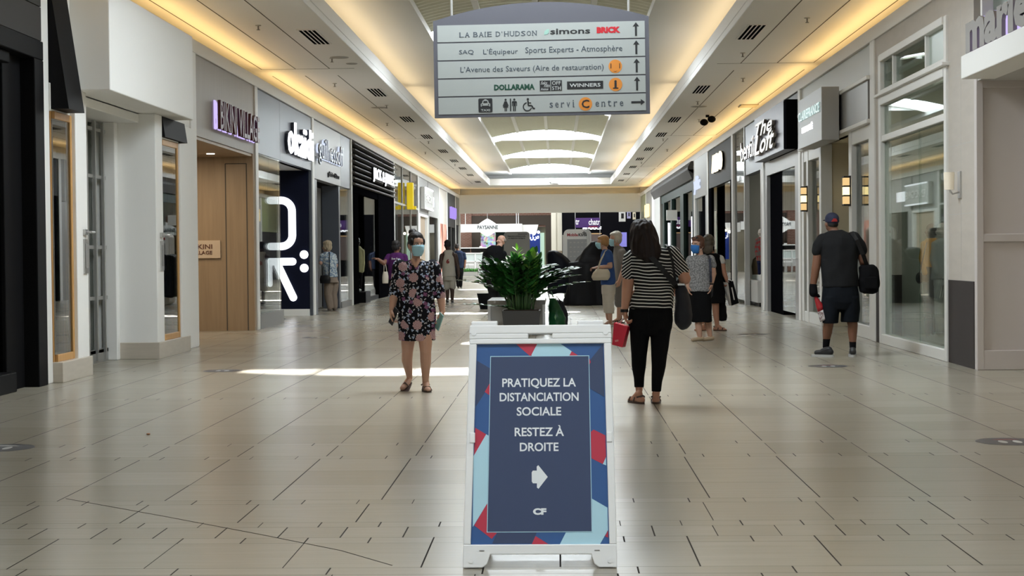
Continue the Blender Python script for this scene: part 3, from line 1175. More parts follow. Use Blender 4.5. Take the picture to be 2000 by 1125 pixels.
room('L', 64.3, 75.35, 5, M['charcoal'], watts=20)
T = thing('store_sign', 'square framed grey sign with white light bars above and below its letters', 'sign', wp('L', 67.3, 3.6))
mb = MB()
WB(mb, 'L', 65.2, 69.5, 3.15, 4.02, 0.022, 0.18)
part(mb, 'box', M['lgrey'], T)
mb = MB()
WB(mb, 'L', 65.4, 69.4, 3.14, 3.20, 0.18, 0.22)
WB(mb, 'L', 65.4, 69.4, 3.96, 4.02, 0.18, 0.22)
parts(mb, 'light_bar', M['glow'], T)
part(wtext('ENCORE', 'L', 65.6, 69.3, 3.42, 3.74, 0.18, 0.03, bold=0.02), 'lettering', M['white'], T)
T = thing('sign_panel', 'small square white lit panel beside the boxed grey sign', 'sign', wp('L', 70.9, 3.55))
mb = MB()
WB(mb, 'L', 70.1, 71.8, 3.38, 3.80, 0.022, 0.06)
part(mb, 'panel', M['glow'], T)

# ---------------- L9: stone shop with a portrait poster
S = shop('pale marbled stone shop front with a portrait poster, left side far down', 'L', 75.65, 80.8)
mb = MB()
WB(mb, 'L', 75.65, 80.8, 0, 4.385, -0.2, 0.0)
parts(mb, 'wall_panel', M['stone'], S)
T = thing('poster', 'tall poster of a face in warm pink tones on pale stone', 'poster', wp('L', 78.2, 1.7))
mb = MB()
WB(mb, 'L', 76.3, 80.2, 0.5, 2.75, 0.0, 0.02)
m, nt, b, out = _new('portrait_print')
tc = nt.nodes.new('ShaderNodeTexCoord')
nz_ = nt.nodes.new('ShaderNodeTexNoise')
nz_.inputs['Scale'].default_value = 0.9
nz_.inputs['Detail'].default_value = 1
cr = nt.nodes.new('ShaderNodeValToRGB')
cr.color_ramp.elements[0].position = 0.36
cr.color_ramp.elements[0].color = (0.12, 0.03, 0.02, 1)
cr.color_ramp.elements[1].position = 0.62
cr.color_ramp.elements[1].color = (0.66, 0.40, 0.32, 1)
e3 = cr.color_ramp.elements.new(0.48)
e3.color = (0.48, 0.16, 0.10, 1)
nt.links.new(tc.outputs['Object'], nz_.inputs['Vector'])
nt.links.new(nz_.outputs['Fac'], cr.inputs[0])
nt.links.new(cr.outputs[0], b.inputs['Base Color'])
part(mb, 'print', m, T)

# ---------------- L10/L11
S = shop('dark grey shop front with a small purple glowing sign, far left', 'L', 81.1, 87.5)
mb = MB()
WB(mb, 'L', 81.1, 87.5, 2.7, 4.385, -0.2, 0.0)
WB(mb, 'L', 81.1, 81.8, 0, 2.7, -0.2, 0.0)
WB(mb, 'L', 84.0, 84.6, 0, 2.7, -0.2, 0.0)
WB(mb, 'L', 86.9, 87.5, 0, 2.7, -0.2, 0.0)
parts(mb, 'wall_panel', M['charcoal'], S)
mb = MB()
WB(mb, 'L', 81.8, 86.9, 0.1, 2.7, -0.10, -0.08)
part(mb, 'window_pane', M['glassd'], S)
room('L', 81.1, 87.5, 4, M['darker'], watts=10)
T = thing('store_sign', 'purple and white glowing sign on the far dark grey shop', 'sign', wp('L', 84, 3.4))
part(wtext('LOU', 'L', 82.4, 86.2, 3.12, 3.72, 0.04, 0.12, bold=0.015), 'lettering', emis('violet_lit_face', (0.50, 0.36, 1.0), 0.8), T)
S = shop('narrow grey panelled front at the far left corner of the mall', 'L', 87.7, 91.0)
mb = MB()
WB(mb, 'L', 87.7, 91.0, 2.9, 4.385, -0.2, 0.0)
WB(mb, 'L', 87.7, 88.3, 0, 2.9, -0.2, 0.0)
parts(mb, 'wall_panel', M['grey'], S)
mb = MB()
WB(mb, 'L', 88.3, 91.0, 0.0, 2.9, -0.10, -0.06)
part(mb, 'door', M['dark'], S)
# blank wall closes the side of the mall before the first shop
mb = MB()
WB(mb, 'L', Y0, 8, 0, 4.4, -0.3, 0.0)
struct(mb.build('wall_left', M['white']))

# ================================================================== RIGHT SIDE
# ---------------- R1: women's wear with the standing letters
S = shop('pale panelled womenswear entrance under a white canopy, nearest on the right', 'R', 9, 18.4)
mb = MB()
WB(mb, 'R', 9, 17.9, 3.18, 3.43, -0.1, 0.27)
part(mb, 'canopy', M['white'], S, bevel=0.01)
pk = mat('pale_mauve_paint', (0.60, 0.555, 0.54), 0.5)
mb = MB()
mb.box(XR, XR + 3.5, 18.30, 18.42, 0, 3.25)
part(mb, 'reveal_wall', pk, S)
mb = MB()
for x in (XR + 0.02, XR + 0.55, XR + 1.2, XR + 1.9):
    mb.box(x - 0.035, x + 0.045, 18.265, 18.30, 0.0, 3.22)
for z in (0.0, 1.42, 3.12):
    mb.box(XR + 0.05, XR + 2.5, 18.268, 18.30, z, z + (0.22 if z == 0 else 0.09))
part(mb, 'panel_moulding', M['trimw'] if False else pk, S, bevel=0.008)
mb = MB()
mb.box(XR, XR + 3.5, 9, 18.3, 3.20, 3.26)
part(mb, 'soffit', M['lgrey'], S)
mb = MB()
WB(mb, 'R', 9, 18.0, 3.43, 4.40, -0.12, -0.10)
part(mb, 'glass_band', mat('grey_green_glass', (0.135, 0.165, 0.125), 0.15), S, label='grey green glass band behind the letters')
mb = MB()
WB(mb, 'R', 17.98, 18.05, 3.43, 4.40, -0.1, 0.02)
part(mb, 'trim', M['trimw'], S)
mb = MB()
mb.box(XR + 3.4, XR + 3.5, 9, 18.3, 0, 3.2)
parts(mb, 'back_wall', M['beige'], S)
mb = MB().prism(disc(0.08), (XR + 0.55, 17.35, 3.19), (1, 0, 0), (0, 1, 0), (0, 0, 0.01))
part(mb, 'downlight', M['bulb'], S)
lamp('shop_light', 'AREA', 30, (1, 0.85, 0.70), (XR + 1.5, 14, 3.18), (0, 0, -1), 2.0, 5.0)
T = thing('store_sign', 'grey standing lower case letters with lilac edges on the white canopy', 'sign', wp('R', 16, 3.5))
part(wtext('marie claire', 'R', 12.9, 17.82, 3.44, 3.90, 0.20, 0.04, bold=0.045), 'lettering', mat('pewter_letter', (0.25, 0.235, 0.22), 0.45, 0.3), T)
part(wtext('marie claire', 'R', 12.9, 17.82, 3.44, 3.90, 0.10, 0.10, bold=0.045), 'letter_return', M['glowp'], T)
mb = MB()
WB(mb, 'R', Y0, 9, 0, 4.4, -0.3, 0.0)
struct(mb.build('wall_right', M['white']))

# ---------------- R2: limestone front with the large window
S = shop('limestone shop front with a very tall white framed display window', 'R', 18.42, 24.05)
mb = MB()
WB(mb, 'R', 18.42, 19.62, 0.98, 4.40, -0.3, 0.0)
WB(mb, 'R', 19.62, 24.05, 4.12, 4.40, -0.3, 0.0)
WB(mb, 'R', 23.72, 24.05, 0.98, 4.12, -0.3, 0.0)
part(mb, 'stone_facing', M['stone'], S)
mb = MB()
for y, z in ((19.02, 0), (0, 1.75), (0, 2.55), (0, 3.35)):
    if y:
        WB(mb, 'R', y - 0.003, y + 0.003, 0.98, 4.4, -0.01, 0.001)
    else:
        WB(mb, 'R', 18.42, 19.62, z - 0.003, z + 0.003, -0.01, 0.001)
part(mb, 'stone_joint', M['lgrey'], S)
mb = MB()
WB(mb, 'R', 18.42, 19.62, 0, 0.98, -0.3, 0.008)
WB(mb, 'R', 23.72, 24.05, 0, 0.98, -0.3, 0.008)
parts(mb, 'dado', M['stoned'], S, label='dark stone dado')
mb = MB()
WB(mb, 'R', 19.62, 19.74, 0, 4.12, -0.12, 0.03)
WB(mb, 'R', 23.56, 23.72, 0, 4.12, -0.12, 0.03)
WB(mb, 'R', 19.74, 23.56, 0, 0.14, -0.12, 0.03)
WB(mb, 'R', 19.74, 23.56, 2.88, 2.97, -0.12, 0.02)
WB(mb, 'R', 19.74, 23.56, 3.40, 3.52, -0.12, 0.04)
WB(mb, 'R', 19.55, 23.78, 3.52, 3.56, -0.12, 0.09)
WB(mb, 'R', 19.74, 23.56, 3.56, 3.62, -0.12, 0.03)
WB(mb, 'R', 19.74, 23.56, 4.02, 4.12, -0.12, 0.05)
for y in (20.75, 22.75):
    WB(mb, 'R', y - 0.03, y + 0.03, 3.62, 4.02, -0.1, 0.02)
part(mb, 'window_frame', M['trimw'], S, bevel=0.008)
g2 = glass_mat('display_glass', (0.84, 0.90, 0.87), add=0.0, boost=0.75)
for a, b in ((19.74, 21.35), (21.36, 23.56)):
    mb = MB()
    WB(mb, 'R', a, b, 0.14, 2.88, -0.05, -0.03)
    part(mb, 'window_pane', g2, S)
mb = MB()
WB(mb, 'R', 19.74, 23.56, 2.97, 3.40, -0.05, -0.03)
part(mb, 'transom_pane', g2, S)
for a, b in ((19.74, 20.72), (20.78, 22.72), (22.78, 23.56)):
    mb = MB()
    WB(mb, 'R', a, b, 3.62, 4.02, -0.05, -0.03)
    part(mb, 'frosted_pane', mat('frosted_pane', (0.42, 0.50, 0.46), 0.3) if a < 20 else S.children[-1].data.materials[0], S)
room('R', 18.42, 24.05, 4.0, mat('sage_wall', (0.30, 0.33, 0.29), 0.6), watts=30, col=(1, 0.92, 0.8))
lamp('window_light', 'AREA', 50, (1, 0.94, 0.84), (XR + 0.75, 21.0, 3.70), (0.1, 0.25, -1), 0.8, 2.4)  # added lamp without a fixture, brightens the figures behind the glass
T = thing('wall_sconce', 'nickel wall sconce with a white drum shade on the limestone', 'wall lamp', wp('R', 19.05, 2.0))
mb = MB()
WB(mb, 'R', 18.99, 19.11, 1.93, 2.24, 0.0, 0.02)
mb.path([wp('R', 19.05, 2.0, 0.02), wp('R', 19.05, 1.98, 0.09), wp('R', 19.05, 2.03, 0.13)], 0.012)
part(mb, 'bracket', M['alu'], T, bevel=0.004)
mb = MB()
c = wp('R', 19.05, 2.03, 0.13)
mb.loft([(c, (0.055, 0, 0), (0, 0.055, 0)), (c + Vector((0, 0, 0.2)), (0.062, 0, 0), (0, 0.062, 0))], 20)
part(mb, 'shade', mat('cream_shade', (0.75, 0.70, 0.60), 0.6, emit=(1, 0.85, 0.6), estr=0.15), T, smooth=False)

# ---------------- R3: white shop with projecting steel sign
S = shop('white framed shop with a projecting brushed steel sign and cream entrance', 'R', 24.38, 31.35)
mb = MB()
WB(mb, 'R', 24.38, 31.35, 3.90, 4.40, -0.25, -0.02)
part(mb, 'upper_panel', mat('pale_grey_panel', (0.50, 0.51, 0.48), 0.4), S)
mb = MB()
WB(mb, 'R', 24.5, 31.3, 3.28, 3.86, -0.2, 0.03)
parts(mb, 'sign_band', M['steel2'], S)
mb = MB()
WB(mb, 'R', 24.38, 31.35, 3.86, 3.92, -0.2, 0.07)
WB(mb, 'R', 24.38, 31.35, 3.22, 3.28, -0.2, 0.07)
for a, b in ((24.40, 24.62), (26.05, 26.30), (29.05, 29.25), (30.55, 30.75), (31.1, 31.35)):
    WB(mb, 'R', a, b, 0, 3.22, -0.2, 0.0)
for a, b in ((24.62, 26.05), (29.25, 31.1)):
    WB(mb, 'R', a, b, 3.0, 3.22, -0.15, -0.01)
    WB(mb, 'R', a, b, 0, 0.20, -0.15, -0.01)
parts(mb, 'window_frame', M['trimw'], S, bevel=0.008)
for a, b in ((24.62, 26.05), (29.25, 30.55), (30.75, 31.1)):
    mb = MB()
    WB(mb, 'R', a, b, 0.20, 3.0, -0.10, -0.08)
    part(mb, 'window_pane', M['glass'], S)
mb = MB()
mb.box(XR + 0.20, XR + 1.9, 29.1, 29.25, 0, 3.22)
mb.box(XR + 0.20, XR + 1.9, 26.05, 26.2, 0, 3.22)
parts(mb, 'reveal_wall', M['beige'], S, label='cream entrance wall')
mb = MB()
mb.box(XR + 0.1, XR + 4.4, 24.4, 31.3, 3.22, 3.28)
part(mb, 'soffit', M['beige'], S)
room('R', 24.38, 31.35, 4.5, M['beige'], watts=45, col=(1, 0.85, 0.62))
part(ftext('LEBON', XR + 0.5, XR + 1.05, 1.36, 1.45, 29.1, 0.004, bold=0.01), 'door_lettering', M['charcoal'], S)
T = thing('store_sign', 'projecting brushed steel box sign with pale cut letters over the cream entrance', 'sign', wp('R', 28, 3.5))
mb = MB()
WB(mb, 'R', 26.7, 29.25, 3.13, 3.99, 0.075, 0.36)
part(mb, 'box', M['steel2'], T, bevel=0.006)
part(wtext('CLAIREFRANCE', 'R', 26.85, 29.15, 3.60, 3.76, 0.36, 0.02, bold=0.012), 'lettering', mat('mint_letter', (0.55, 0.70, 0.68), 0.3, emit=(0.6, 0.8, 0.8), estr=0.35), T)
part(wtext('BEAUTÉ', 'R', 27.6, 28.75, 3.38, 3.50, 0.36, 0.02, bold=0.02), 'subtitle', M['glow'], T)
def sconce(x, y, z, lab, along):
    T = thing('wall_lantern', lab, 'wall lamp', (x, y, z))
    mb = MB()
    d = Vector((0, -1, 0)) if along == 'f' else Vector((-1, 0, 0))
    u = Vector((1, 0, 0)) if along == 'f' else Vector((0, 1, 0))
    c = Vector((x, y, z))
    mb.obox(c + d * 0.01, u * 0.07, d * 0.01, Vector((0, 0, 0.24)))
    for k in (-0.22, -0.075, 0.075, 0.22):
        mb.obox(c + d * 0.06 + Vector((0, 0, k)), u * 0.075, d * 0.055, Vector((0, 0, 0.012)))
    part(mb, 'frame', M['charcoal'], T)
    for k, e in ((-0.147, 'dim'), (0.0, 'lit'), (0.147, 'dim')):
        q = MB().obox(c + d * 0.06 + Vector((0, 0, k)), u * 0.065, d * 0.05, Vector((0, 0, 0.062)))
        part(q, 'shade', M['lan_' + e], T)
M['lan_lit'] = emis('lantern_bright', (1, 0.80, 0.36), 2.2)
M['lan_dim'] = emis('lantern_amber', (1, 0.68, 0.30), 0.8)
sconce(XR + 0.62, 29.1, 2.35, 'amber three tier lantern on the cream wall inside the entrance', 'f')
sconce(XR - 0.0, 30.65, 2.30, 'amber three tier lantern on the far post of the white framed shop', 's')
sconce(XR - 0.0, 26.17, 2.28, 'amber three tier lantern on the near post of the white framed shop', 's')

# ---------------- R4: dark steel sign panel with script letters
S = shop('dark steel fronted shop with big script letters and a black column', 'R', 31.62, 36.92)
mb = MB()
WB(mb, 'R', 31.62, 36.92, 3.9, 4.385, -0.2, 0.0)
part(mb, 'upper_panel', mat('gunmetal', (0.10, 0.10, 0.115), 0.4, 0.5), S)
mb = MB()
WB(mb, 'R', 32.1, 36.9, 3.32, 4.28, 0.0, 0.22)
part(mb, 'sign_box', [mat('gunmetal_brushed', (0.115, 0.108, 0.128), 0.38, 0.5, bump=0.04, bscale=6, stretch=(1, 40, 1))], S)
mb = MB()
WB(mb, 'R', 31.7, 32.1, 3.32, 4.25, -0.1, 0.23)
part(mb, 'sign_end', M['darker'], S, label='black end of the sign box')
mb = MB()
WB(mb, 'R', 31.62, 36.92, 3.0, 3.30, -0.2, 0.0)
WB(mb, 'R', 36.5, 36.92, 0, 3.0, -0.2, 0.0)
WB(mb, 'R', 31.62, 32.2, 0, 3.0, -0.2, 0.0)
part(mb, 'frame', M['steel2'], S)
mb = MB()
WB(mb, 'R', 34.3, 36.3, 0, 3.0, -0.8, -0.05)
part(mb, 'column', M['darker'], S, label='black column')
for a, b in ((32.2, 33.1), (33.11, 34.3)):
    mb = MB()
    WB(mb, 'R', a, b, 0.1, 3.0, -0.06, -0.04)
    part(mb, 'window_pane', M['glass'], S)
room('R', 31.62, 36.92, 5, M['charcoal'], watts=25)
T = thing('store_sign', 'raised silver script lettering in two lines on dark brushed steel', 'sign', wp('R', 34.6, 3.8))
sm = mat('champagne_metal', (0.45, 0.41, 0.36), 0.35, 0.9)
mb = wtext('The', 'R', 33.3, 36.1, 3.80, 4.10, 0.24, 0.06, bold=0.02, shear=0.35)
wtext('Loft', 'R', 33.0, 36.3, 3.42, 3.84, 0.24, 0.06, bold=0.02, shear=0.35, mb=mb)
part(mb, 'lettering', sm, T)

# ---------------- R5: steel and glass front with mirrored letters
S = shop('brushed steel shop front with mirror letters and a pale interior', 'R', 37.2, 43.30)
mb = MB()
WB(mb, 'R', 37.2, 40.7, 3.2, 4.385, -0.2, 0.0)
parts(mb, 'sign_band', M['steel'], S)
for a, b in ((40.75, 43.30),):
    mb = MB()
    WB(mb, 'R', a, b, 0.1, 4.40, -0.05, -0.03)
    part(mb, 'window_pane', glass_mat('reflective_glass', (0.6, 0.66, 0.63), add=0.12), S)
mb = MB()
WB(mb, 'R', 40.65, 40.78, 0, 4.4, -0.1, 0.02)
WB(mb, 'R', 37.2, 37.5, 0, 3.2, -0.1, 0.02)
parts(mb, 'frame', M['alud'], S)
room('R', 37.2, 43.30, 4.5, mat('grey_green_wall', (0.30, 0.31, 0.28), 0.6), watts=45)
T = thing('store_sign', 'mirror finished slim letters standing off the blue steel band', 'sign', wp('R', 39, 3.7))
part(wtext('bentili', 'R', 37.4, 40.3, 3.52, 3.98, 0.10, 0.05, bold=0.0), 'lettering', mat('mirror_letter', (0.42, 0.38, 0.34), 0.15, 1.0), T)

# ---------------- R6: ALDO
S = shop('charcoal shoe shop front with cream lit capitals', 'R', 43.7, 50.45)
mb = MB()
WB(mb, 'R', 43.7, 50.45, 3.25, 4.385, -0.2, 0.0)
parts(mb, 'sign_band', M['charcoal'], S)
mb = MB()
WB(mb, 'R', 43.7, 44.2, 0, 3.25, -0.2, 0.0)
WB(mb, 'R', 49.6, 50.45, 0, 3.25, -0.2, 0.0)
parts(mb, 'frame', M['darker'], S)
mb = MB()
WB(mb, 'R', 44.2, 46.0, 0.1, 3.25, -0.06, -0.04)
WB(mb, 'R', 48.4, 49.6, 0.1, 3.25, -0.06, -0.04)
parts(mb, 'window_pane', M['glass'], S)
room('R', 43.7, 50.45, 6, M['darker'], watts=25)
T = thing('store_sign', 'cream lit capital letters on the charcoal band', 'sign', wp('R', 47, 3.8))
part(wtext('ALDO', 'R', 45.6, 48.4, 3.62, 4.14, 0.06, 0.05, bold=0.02), 'lettering', M['gloww'], T)
part(wtext('ALDO', 'R', 45.6, 48.4, 3.62, 4.14, 0.0, 0.058, bold=0.05), 'letter_return', M['dark'], T)
T = thing('hanging_banner', 'tall draped dancer print hanging inside the charcoal shop window', 'banner', (XR + 0.9, 47.5, 1.4))
mb = MB()
pts = []
mb.loft([((XR + 0.75, 47.5, z), (0.30 + 0.05 * math.sin(z * 5), 0, 0), (0, 0.10, 0)) for z in (0.9, 1.3, 1.7, 2.1, 2.5, 2.8)], 18)
part(mb, 'drape', mat('greige_drape', (0.32, 0.28, 0.26), 0.6, var=0.25, vscale=2), T, smooth=True)
mb = MB()
mb.ell((XR + 0.75, 47.5, 2.95), (0.22, 0.12, 0.18))
part(mb, 'gold_disc', mat('brass_disc', (0.55, 0.33, 0.08), 0.3, 0.8), T, smooth=True)

# ---------------- R7: corrugated steel shop
S = shop('pleated steel shop front with small blue white lit letters', 'R', 50.7, 55.4)
mb = MB()
for k in range(9):
    a = 50.7 + 4.7 * k / 9
    mb.prism([(a, 0.0), (a + 0.26, 0.05), (a + 0.522, 0.0)], (XR, 0, 3.1), (0, 1, 0), (-1, 0, 0), (0, 0, 1.3))
WB(mb, 'R', 50.7, 55.4, 3.1, 4.385, -0.2, 0.0)
WB(mb, 'R', 50.7, 51.6, 0, 3.1, -0.2, 0.0)
part(mb, 'sign_band', M['steel2'], S)
mb = MB()
WB(mb, 'R', 51.6, 53.2, 0.0, 3.1, -0.3, -0.04)
part(mb, 'door_opening', M['darker'], S)
mb = MB()
WB(mb, 'R', 53.2, 55.4, 0.1, 3.1, -0.06, -0.04)
part(mb, 'window_pane', M['glass'], S)
room('R', 50.7, 55.4, 5, M['charcoal'], watts=15)
T = thing('store_sign', 'small blue white lit lower case letters on pleated steel', 'sign', wp('R', 53.5, 3.5))
part(wtext('yffic', 'R', 52.6, 54.8, 3.22, 3.80, 0.06, 0.05, bold=0.012), 'lettering', M['glowb'], T)

# ---------------- R8: dark green joinery shop
S = shop('long dark green shop front with a heavy cornice, far right', 'R', 55.7, 77.8)
mb = MB()
mb.prism([(0, 3.95), (0.22, 4.12), (0.22, 4.2), (0.10, 4.4), (0, 4.4)], (XR, 55.7, 0), (-1, 0, 0), Z3, (0, 22.1, 0))
mb.prism([(0, 3.80), (0.08, 3.80), (0.22, 4.12), (0, 4.12)], (XR, 55.7, 0), (-1, 0, 0), Z3, (0, 22.1, 0))
part(mb, 'cornice', M['charcoal'], S)
mb = MB()
WB(mb, 'R', 55.7, 77.8, 3.45, 3.95, -0.2, 0.0)
for a, b in ((55.7, 56.3), (60.2, 61.8), (66.3, 67.1), (71.0, 72.0)):
    WB(mb, 'R', a, b, 0, 3.45, -0.2, 0.03)
part(mb, 'frame', M['green'], S)
mb = MB()
WB(mb, 'R', 73.4, 77.8, 0, 3.8, -0.2, 0.06)
part(mb, 'pilaster', M['grey'], S)
mb = MB()
for a, b in ((56.3, 60.2), (61.8, 66.3), (67.1, 71.0), (72.0, 73.4)):
    q = MB()
    WB(q, 'R', a, b, 0.3, 3.45, -0.08, -0.06)
    part(q, 'window_pane', M['glassd'], S)
    WB(mb, 'R', a, b, 0, 0.3, -0.2, 0.02)
parts(mb, 'stall_riser', M['green'], S)
mb = MB()
WB(mb, 'R', 57.0, 57.12, 0.4, 2.55, -0.05, 0.0)
WB(mb, 'R', 69.0, 69.12, 0.4, 2.55, -0.05, 0.0)
parts(mb, 'light_strip', M['glow'], S)
room('R', 55.7, 77.8, 5, M['darker'], watts=20)
T = thing('projecting_sign', 'small white board sign projecting from the dark green shop', 'sign', wp('R', 63.8, 2.8))
mb = MB()
WB(mb, 'R', 63.7, 63.78, 2.55, 2.95, 0.0, 0.42)
part(mb, 'board', M['white'], T)

# ---------------- R9, R10
S = shop('grey shop front with a small gold lit sign in the far right corner', 'R', 80.3, 85.7)
mb = MB()
WB(mb, 'R', 80.3, 85.7, 2.7, 4.385, -0.2, 0.0)
WB(mb, 'R', 84.5, 85.7, 0, 2.7, -0.2, 0.0)
WB(mb, 'R', 80.3, 80.9, 0, 2.7, -0.2, 0.0)
parts(mb, 'wall_panel', M['grey'], S)
mb = MB()
WB(mb, 'R', 80.9, 84.5, 0, 2.7, -0.3, -0.1)
part(mb, 'door', mat('brown_door', (0.06, 0.035, 0.022), 0.5), S)
T = thing('store_sign', 'small gold lit sign on the far right grey shop', 'sign', wp('R', 83.5, 3.4))
part(wtext('ici', 'R', 82.4, 84.8, 3.1, 3.75, 0.03, 0.12, bold=0.05), 'lettering', emis('gold_lit_face', (1.0, 0.78, 0.35), 1.8), T)
S = shop('narrow green tinted glass front at the far right corner', 'R', 86.0, 91.0)
mb = MB()
WB(mb, 'R', 86.0, 91.0, 2.6, 4.385, -0.2, 0.0)
part(mb, 'glass_band', mat('lime_glass', (0.30, 0.34, 0.14), 0.25), S)
mb = MB()
WB(mb, 'R', 86.0, 91.0, 0, 2.6, -0.2, -0.05)
part(mb, 'door', M['charcoal'], S)

# ================================================================== FOOD COURT BEYOND THE BEAM
mb = MB()
mb.box(-13, 13, YEND + 0.6, 112, 6.6, 6.7)
struct(mb.build('ceiling', M['ceil']))
lamp('court_daylight', 'AREA', 2600, (0.93, 0.97, 1.0), (-1.5, 100, 6.5), (0, 0.12, -1), 14, 12)
BY = 108.0
def bx(px, Y=BY):
    return (px - 1089) * Y / 3200
def bz(py, Y=BY, px=1000):
    return 1.35 + (493 + (1089 - px) * 0.0096 - py) * Y / 3200
mb = MB()
mb.box(-13, bx(1077), BY, BY + 0.3, 3.05, 6.6)
mb.box(bx(903) - 3, bx(922), BY - 0.4, BY + 0.3, 0, 6.6)
struct(mb.build('wall_back', M['brick']))
mb = MB()
mb.box(bx(922), bx(1077), BY - 0.15, BY - 0.002, bz(440), bz(421))
mb.box(bx(922), bx(938), BY - 0.15, BY + 0.3, 0, bz(440))
mb.box(bx(1066), bx(1077), BY - 0.15, BY + 0.3, 0, bz(440))
struct(mb.build('wall_back', mat('dark_brown_bulkhead', (0.10, 0.078, 0.062), 0.7)))
mb = MB()
mb.box(bx(922), bx(1077), BY + 1.2, BY + 1.3, 0, 4)
struct(mb.build('wall_back', M['beige']))
T = thing('display_wall', 'bright backlit menu shelf behind the cheese counter, far left', 'display', (bx(952), BY + 0.9, 1.6))
mb = MB()
mb.box(bx(938), bx(967), BY + 0.9, BY + 1.1, 1.3, bz(452))
m, nt, b, out = _new('produce_shelves')
tc = nt.nodes.new('ShaderNodeTexCoord')
vo = nt.nodes.new('ShaderNodeTexVoronoi')
vo.inputs['Scale'].default_value = 7
hs = nt.nodes.new('ShaderNodeHueSaturation')
hs.inputs['Saturation'].default_value = 0.6
nt.links.new(tc.outputs['Object'], vo.inputs['Vector'])
nt.links.new(vo.outputs['Color'], hs.inputs['Color'])
nt.links.new(hs.outputs[0], b.inputs['Base Color'])
nt.links.new(hs.outputs[0], b.inputs['Emission Color'])
b.inputs['Emission Strength'].default_value = 0.5
part(mb, 'shelf', m, T)
T = thing('wall_panel', 'dark teal panel left of the grey phone repair sign, far back', 'panel', (bx(980), BY + 0.5, 0))
part(MB().box(bx(968), bx(990), BY + 0.5, BY + 0.6, 0, bz(453)), 'panel', M['green'], T)
T = thing('wall_sign', 'blue panel with white curved writing under the pale far bulkhead', 'sign', (bx(1045), BY + 0.5, 2))
part(MB().box(bx(1032), bx(1055), BY + 0.5, BY + 0.6, 0.8, bz(450)), 'panel', mat('blue_sign', (0.01, 0.045, 0.33), 0.4, emit=(0.02, 0.08, 0.6), estr=0.15), T)
part(ftext('الص', bx(1034), bx(1053), bz(470), bz(456), BY + 0.5, 0.03, bold=0.03), 'lettering', M['glow'], T)
T = thing('door', 'bright pale green glass door at the far back of the food court', 'door', (bx(1058), BY + 0.8, 0))
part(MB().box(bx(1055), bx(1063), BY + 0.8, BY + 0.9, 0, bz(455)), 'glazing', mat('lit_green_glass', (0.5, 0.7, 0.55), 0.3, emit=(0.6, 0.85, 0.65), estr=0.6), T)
# two-part white bulkhead over the counters
T = thing('counter_bulkhead', 'long white bulkhead hung over the food counter behind the diamond sign', 'bulkhead', (bx(970), 104, 3))
Y = 104.0
part(MB().box(bx(896, Y), bx(1020, Y), Y, Y + 1.2, bz(453, Y), bz(437, Y)), 'fascia', M['white'], T)
part(MB().prism([(bx(1020, Y), bz(457, Y)), (bx(1047, Y), bz(457, Y)), (bx(1052, Y), bz(439, Y)), (bx(1018, Y), bz(439, Y))], (0, Y + 0.3, 0), (1, 0, 0), Z3, (0, 1.2, 0)), 'end_fascia', M['white'], T)
for px in (909, 1009, 1013):
    part(MB().tube((bx(px, Y), Y + 0.3, bz(437, Y)), (bx(px, Y), Y + 0.3, 6.58), 0.025), 'rod', M['white'], T)
for px in (1043, 1052):
    T2 = thing('ceiling_spot', 'small round white spotlight under the %s of the pale far bulkhead' % ('left end' if px == 1043 else 'right end'), 'light', (bx(px, Y), Y + 0.2, bz(455, Y)))
    part(MB().ell((bx(px, Y), Y + 0.1, bz(454 if px > 1045 else 457, Y)), 0.09), 'lamp', M['bulb'], T2, smooth=True)
T = thing('hanging_sign', 'big white diamond shaped hanging sign with dark capitals', 'sign', (bx(952, 101), 101, 3))
Y = 101.0
cx, cz = bx(952.5, Y), bz(444, Y)
dia = []
for k in range(48):
    a = 2 * PI * k / 48
    c, s_ = math.cos(a), math.sin(a)
    r = 1.0 / (abs(c) ** 1.15 / 0.75 + abs(s_) ** 1.15 / 0.51) ** (1 / 1.15)
    r *= 1.0
    dia.append((r * c, r * s_))
part(MB().prism(dia, (cx, Y, cz), (1, 0, 0), Z3, (0, 0.12, 0)), 'panel', M['white'], T)
part(ftext('PAYSANNE', bx(933, Y), bx(973, Y), bz(447, Y), bz(439.5, Y), Y - 0.01, 0.02, bold=0.02), 'lettering', mat('sign_ink', (0.05, 0.06, 0.07), 0.5), T)
part(MB().tube((cx, Y + 0.06, cz + 0.5), (cx, Y + 0.06, 6.58), 0.02), 'rod', M['alu'], T)
# counters
T = thing('food_counter', 'white framed glass food counter at the far left under the diamond sign', 'counter', (bx(930, 102), 102, 0))
Y = 102.0
m0 = MB()
for a, b in ((896, 917), (919, 962)):
    part(MB().box(bx(a, Y), bx(b, Y), Y + 0.6, Y + 0.8, bz(492, Y), bz(484, Y)), 'back_panel', M['charcoal'], T)
part(MB().box(bx(896, Y), bx(962, Y), Y, Y + 0.9, bz(525, Y), bz(510, Y)), 'base', M['lgrey'], T)
for a, b in ((896, 927), (929, 962)):
    part(MB().box(bx(a, Y), bx(b, Y), Y + 0.02, Y + 0.6, bz(509, Y), bz(494, Y)), 'glass_case', mat('frosted_case', (0.55, 0.62, 0.60), 0.2), T)
for z in (510, 494, 483.5):
    part(MB().box(bx(896, Y), bx(963, Y), Y - 0.03, Y + 0.9, bz(z, Y) - 0.03, bz(z, Y) + 0.03), 'rail', M['white'], T)
for px in (897, 928, 962):
    part(MB().box(bx(px, Y) - 0.03, bx(px, Y) + 0.03, Y - 0.03, Y + 0.05, 0.02, bz(494, Y)), 'post', M['white'], T)
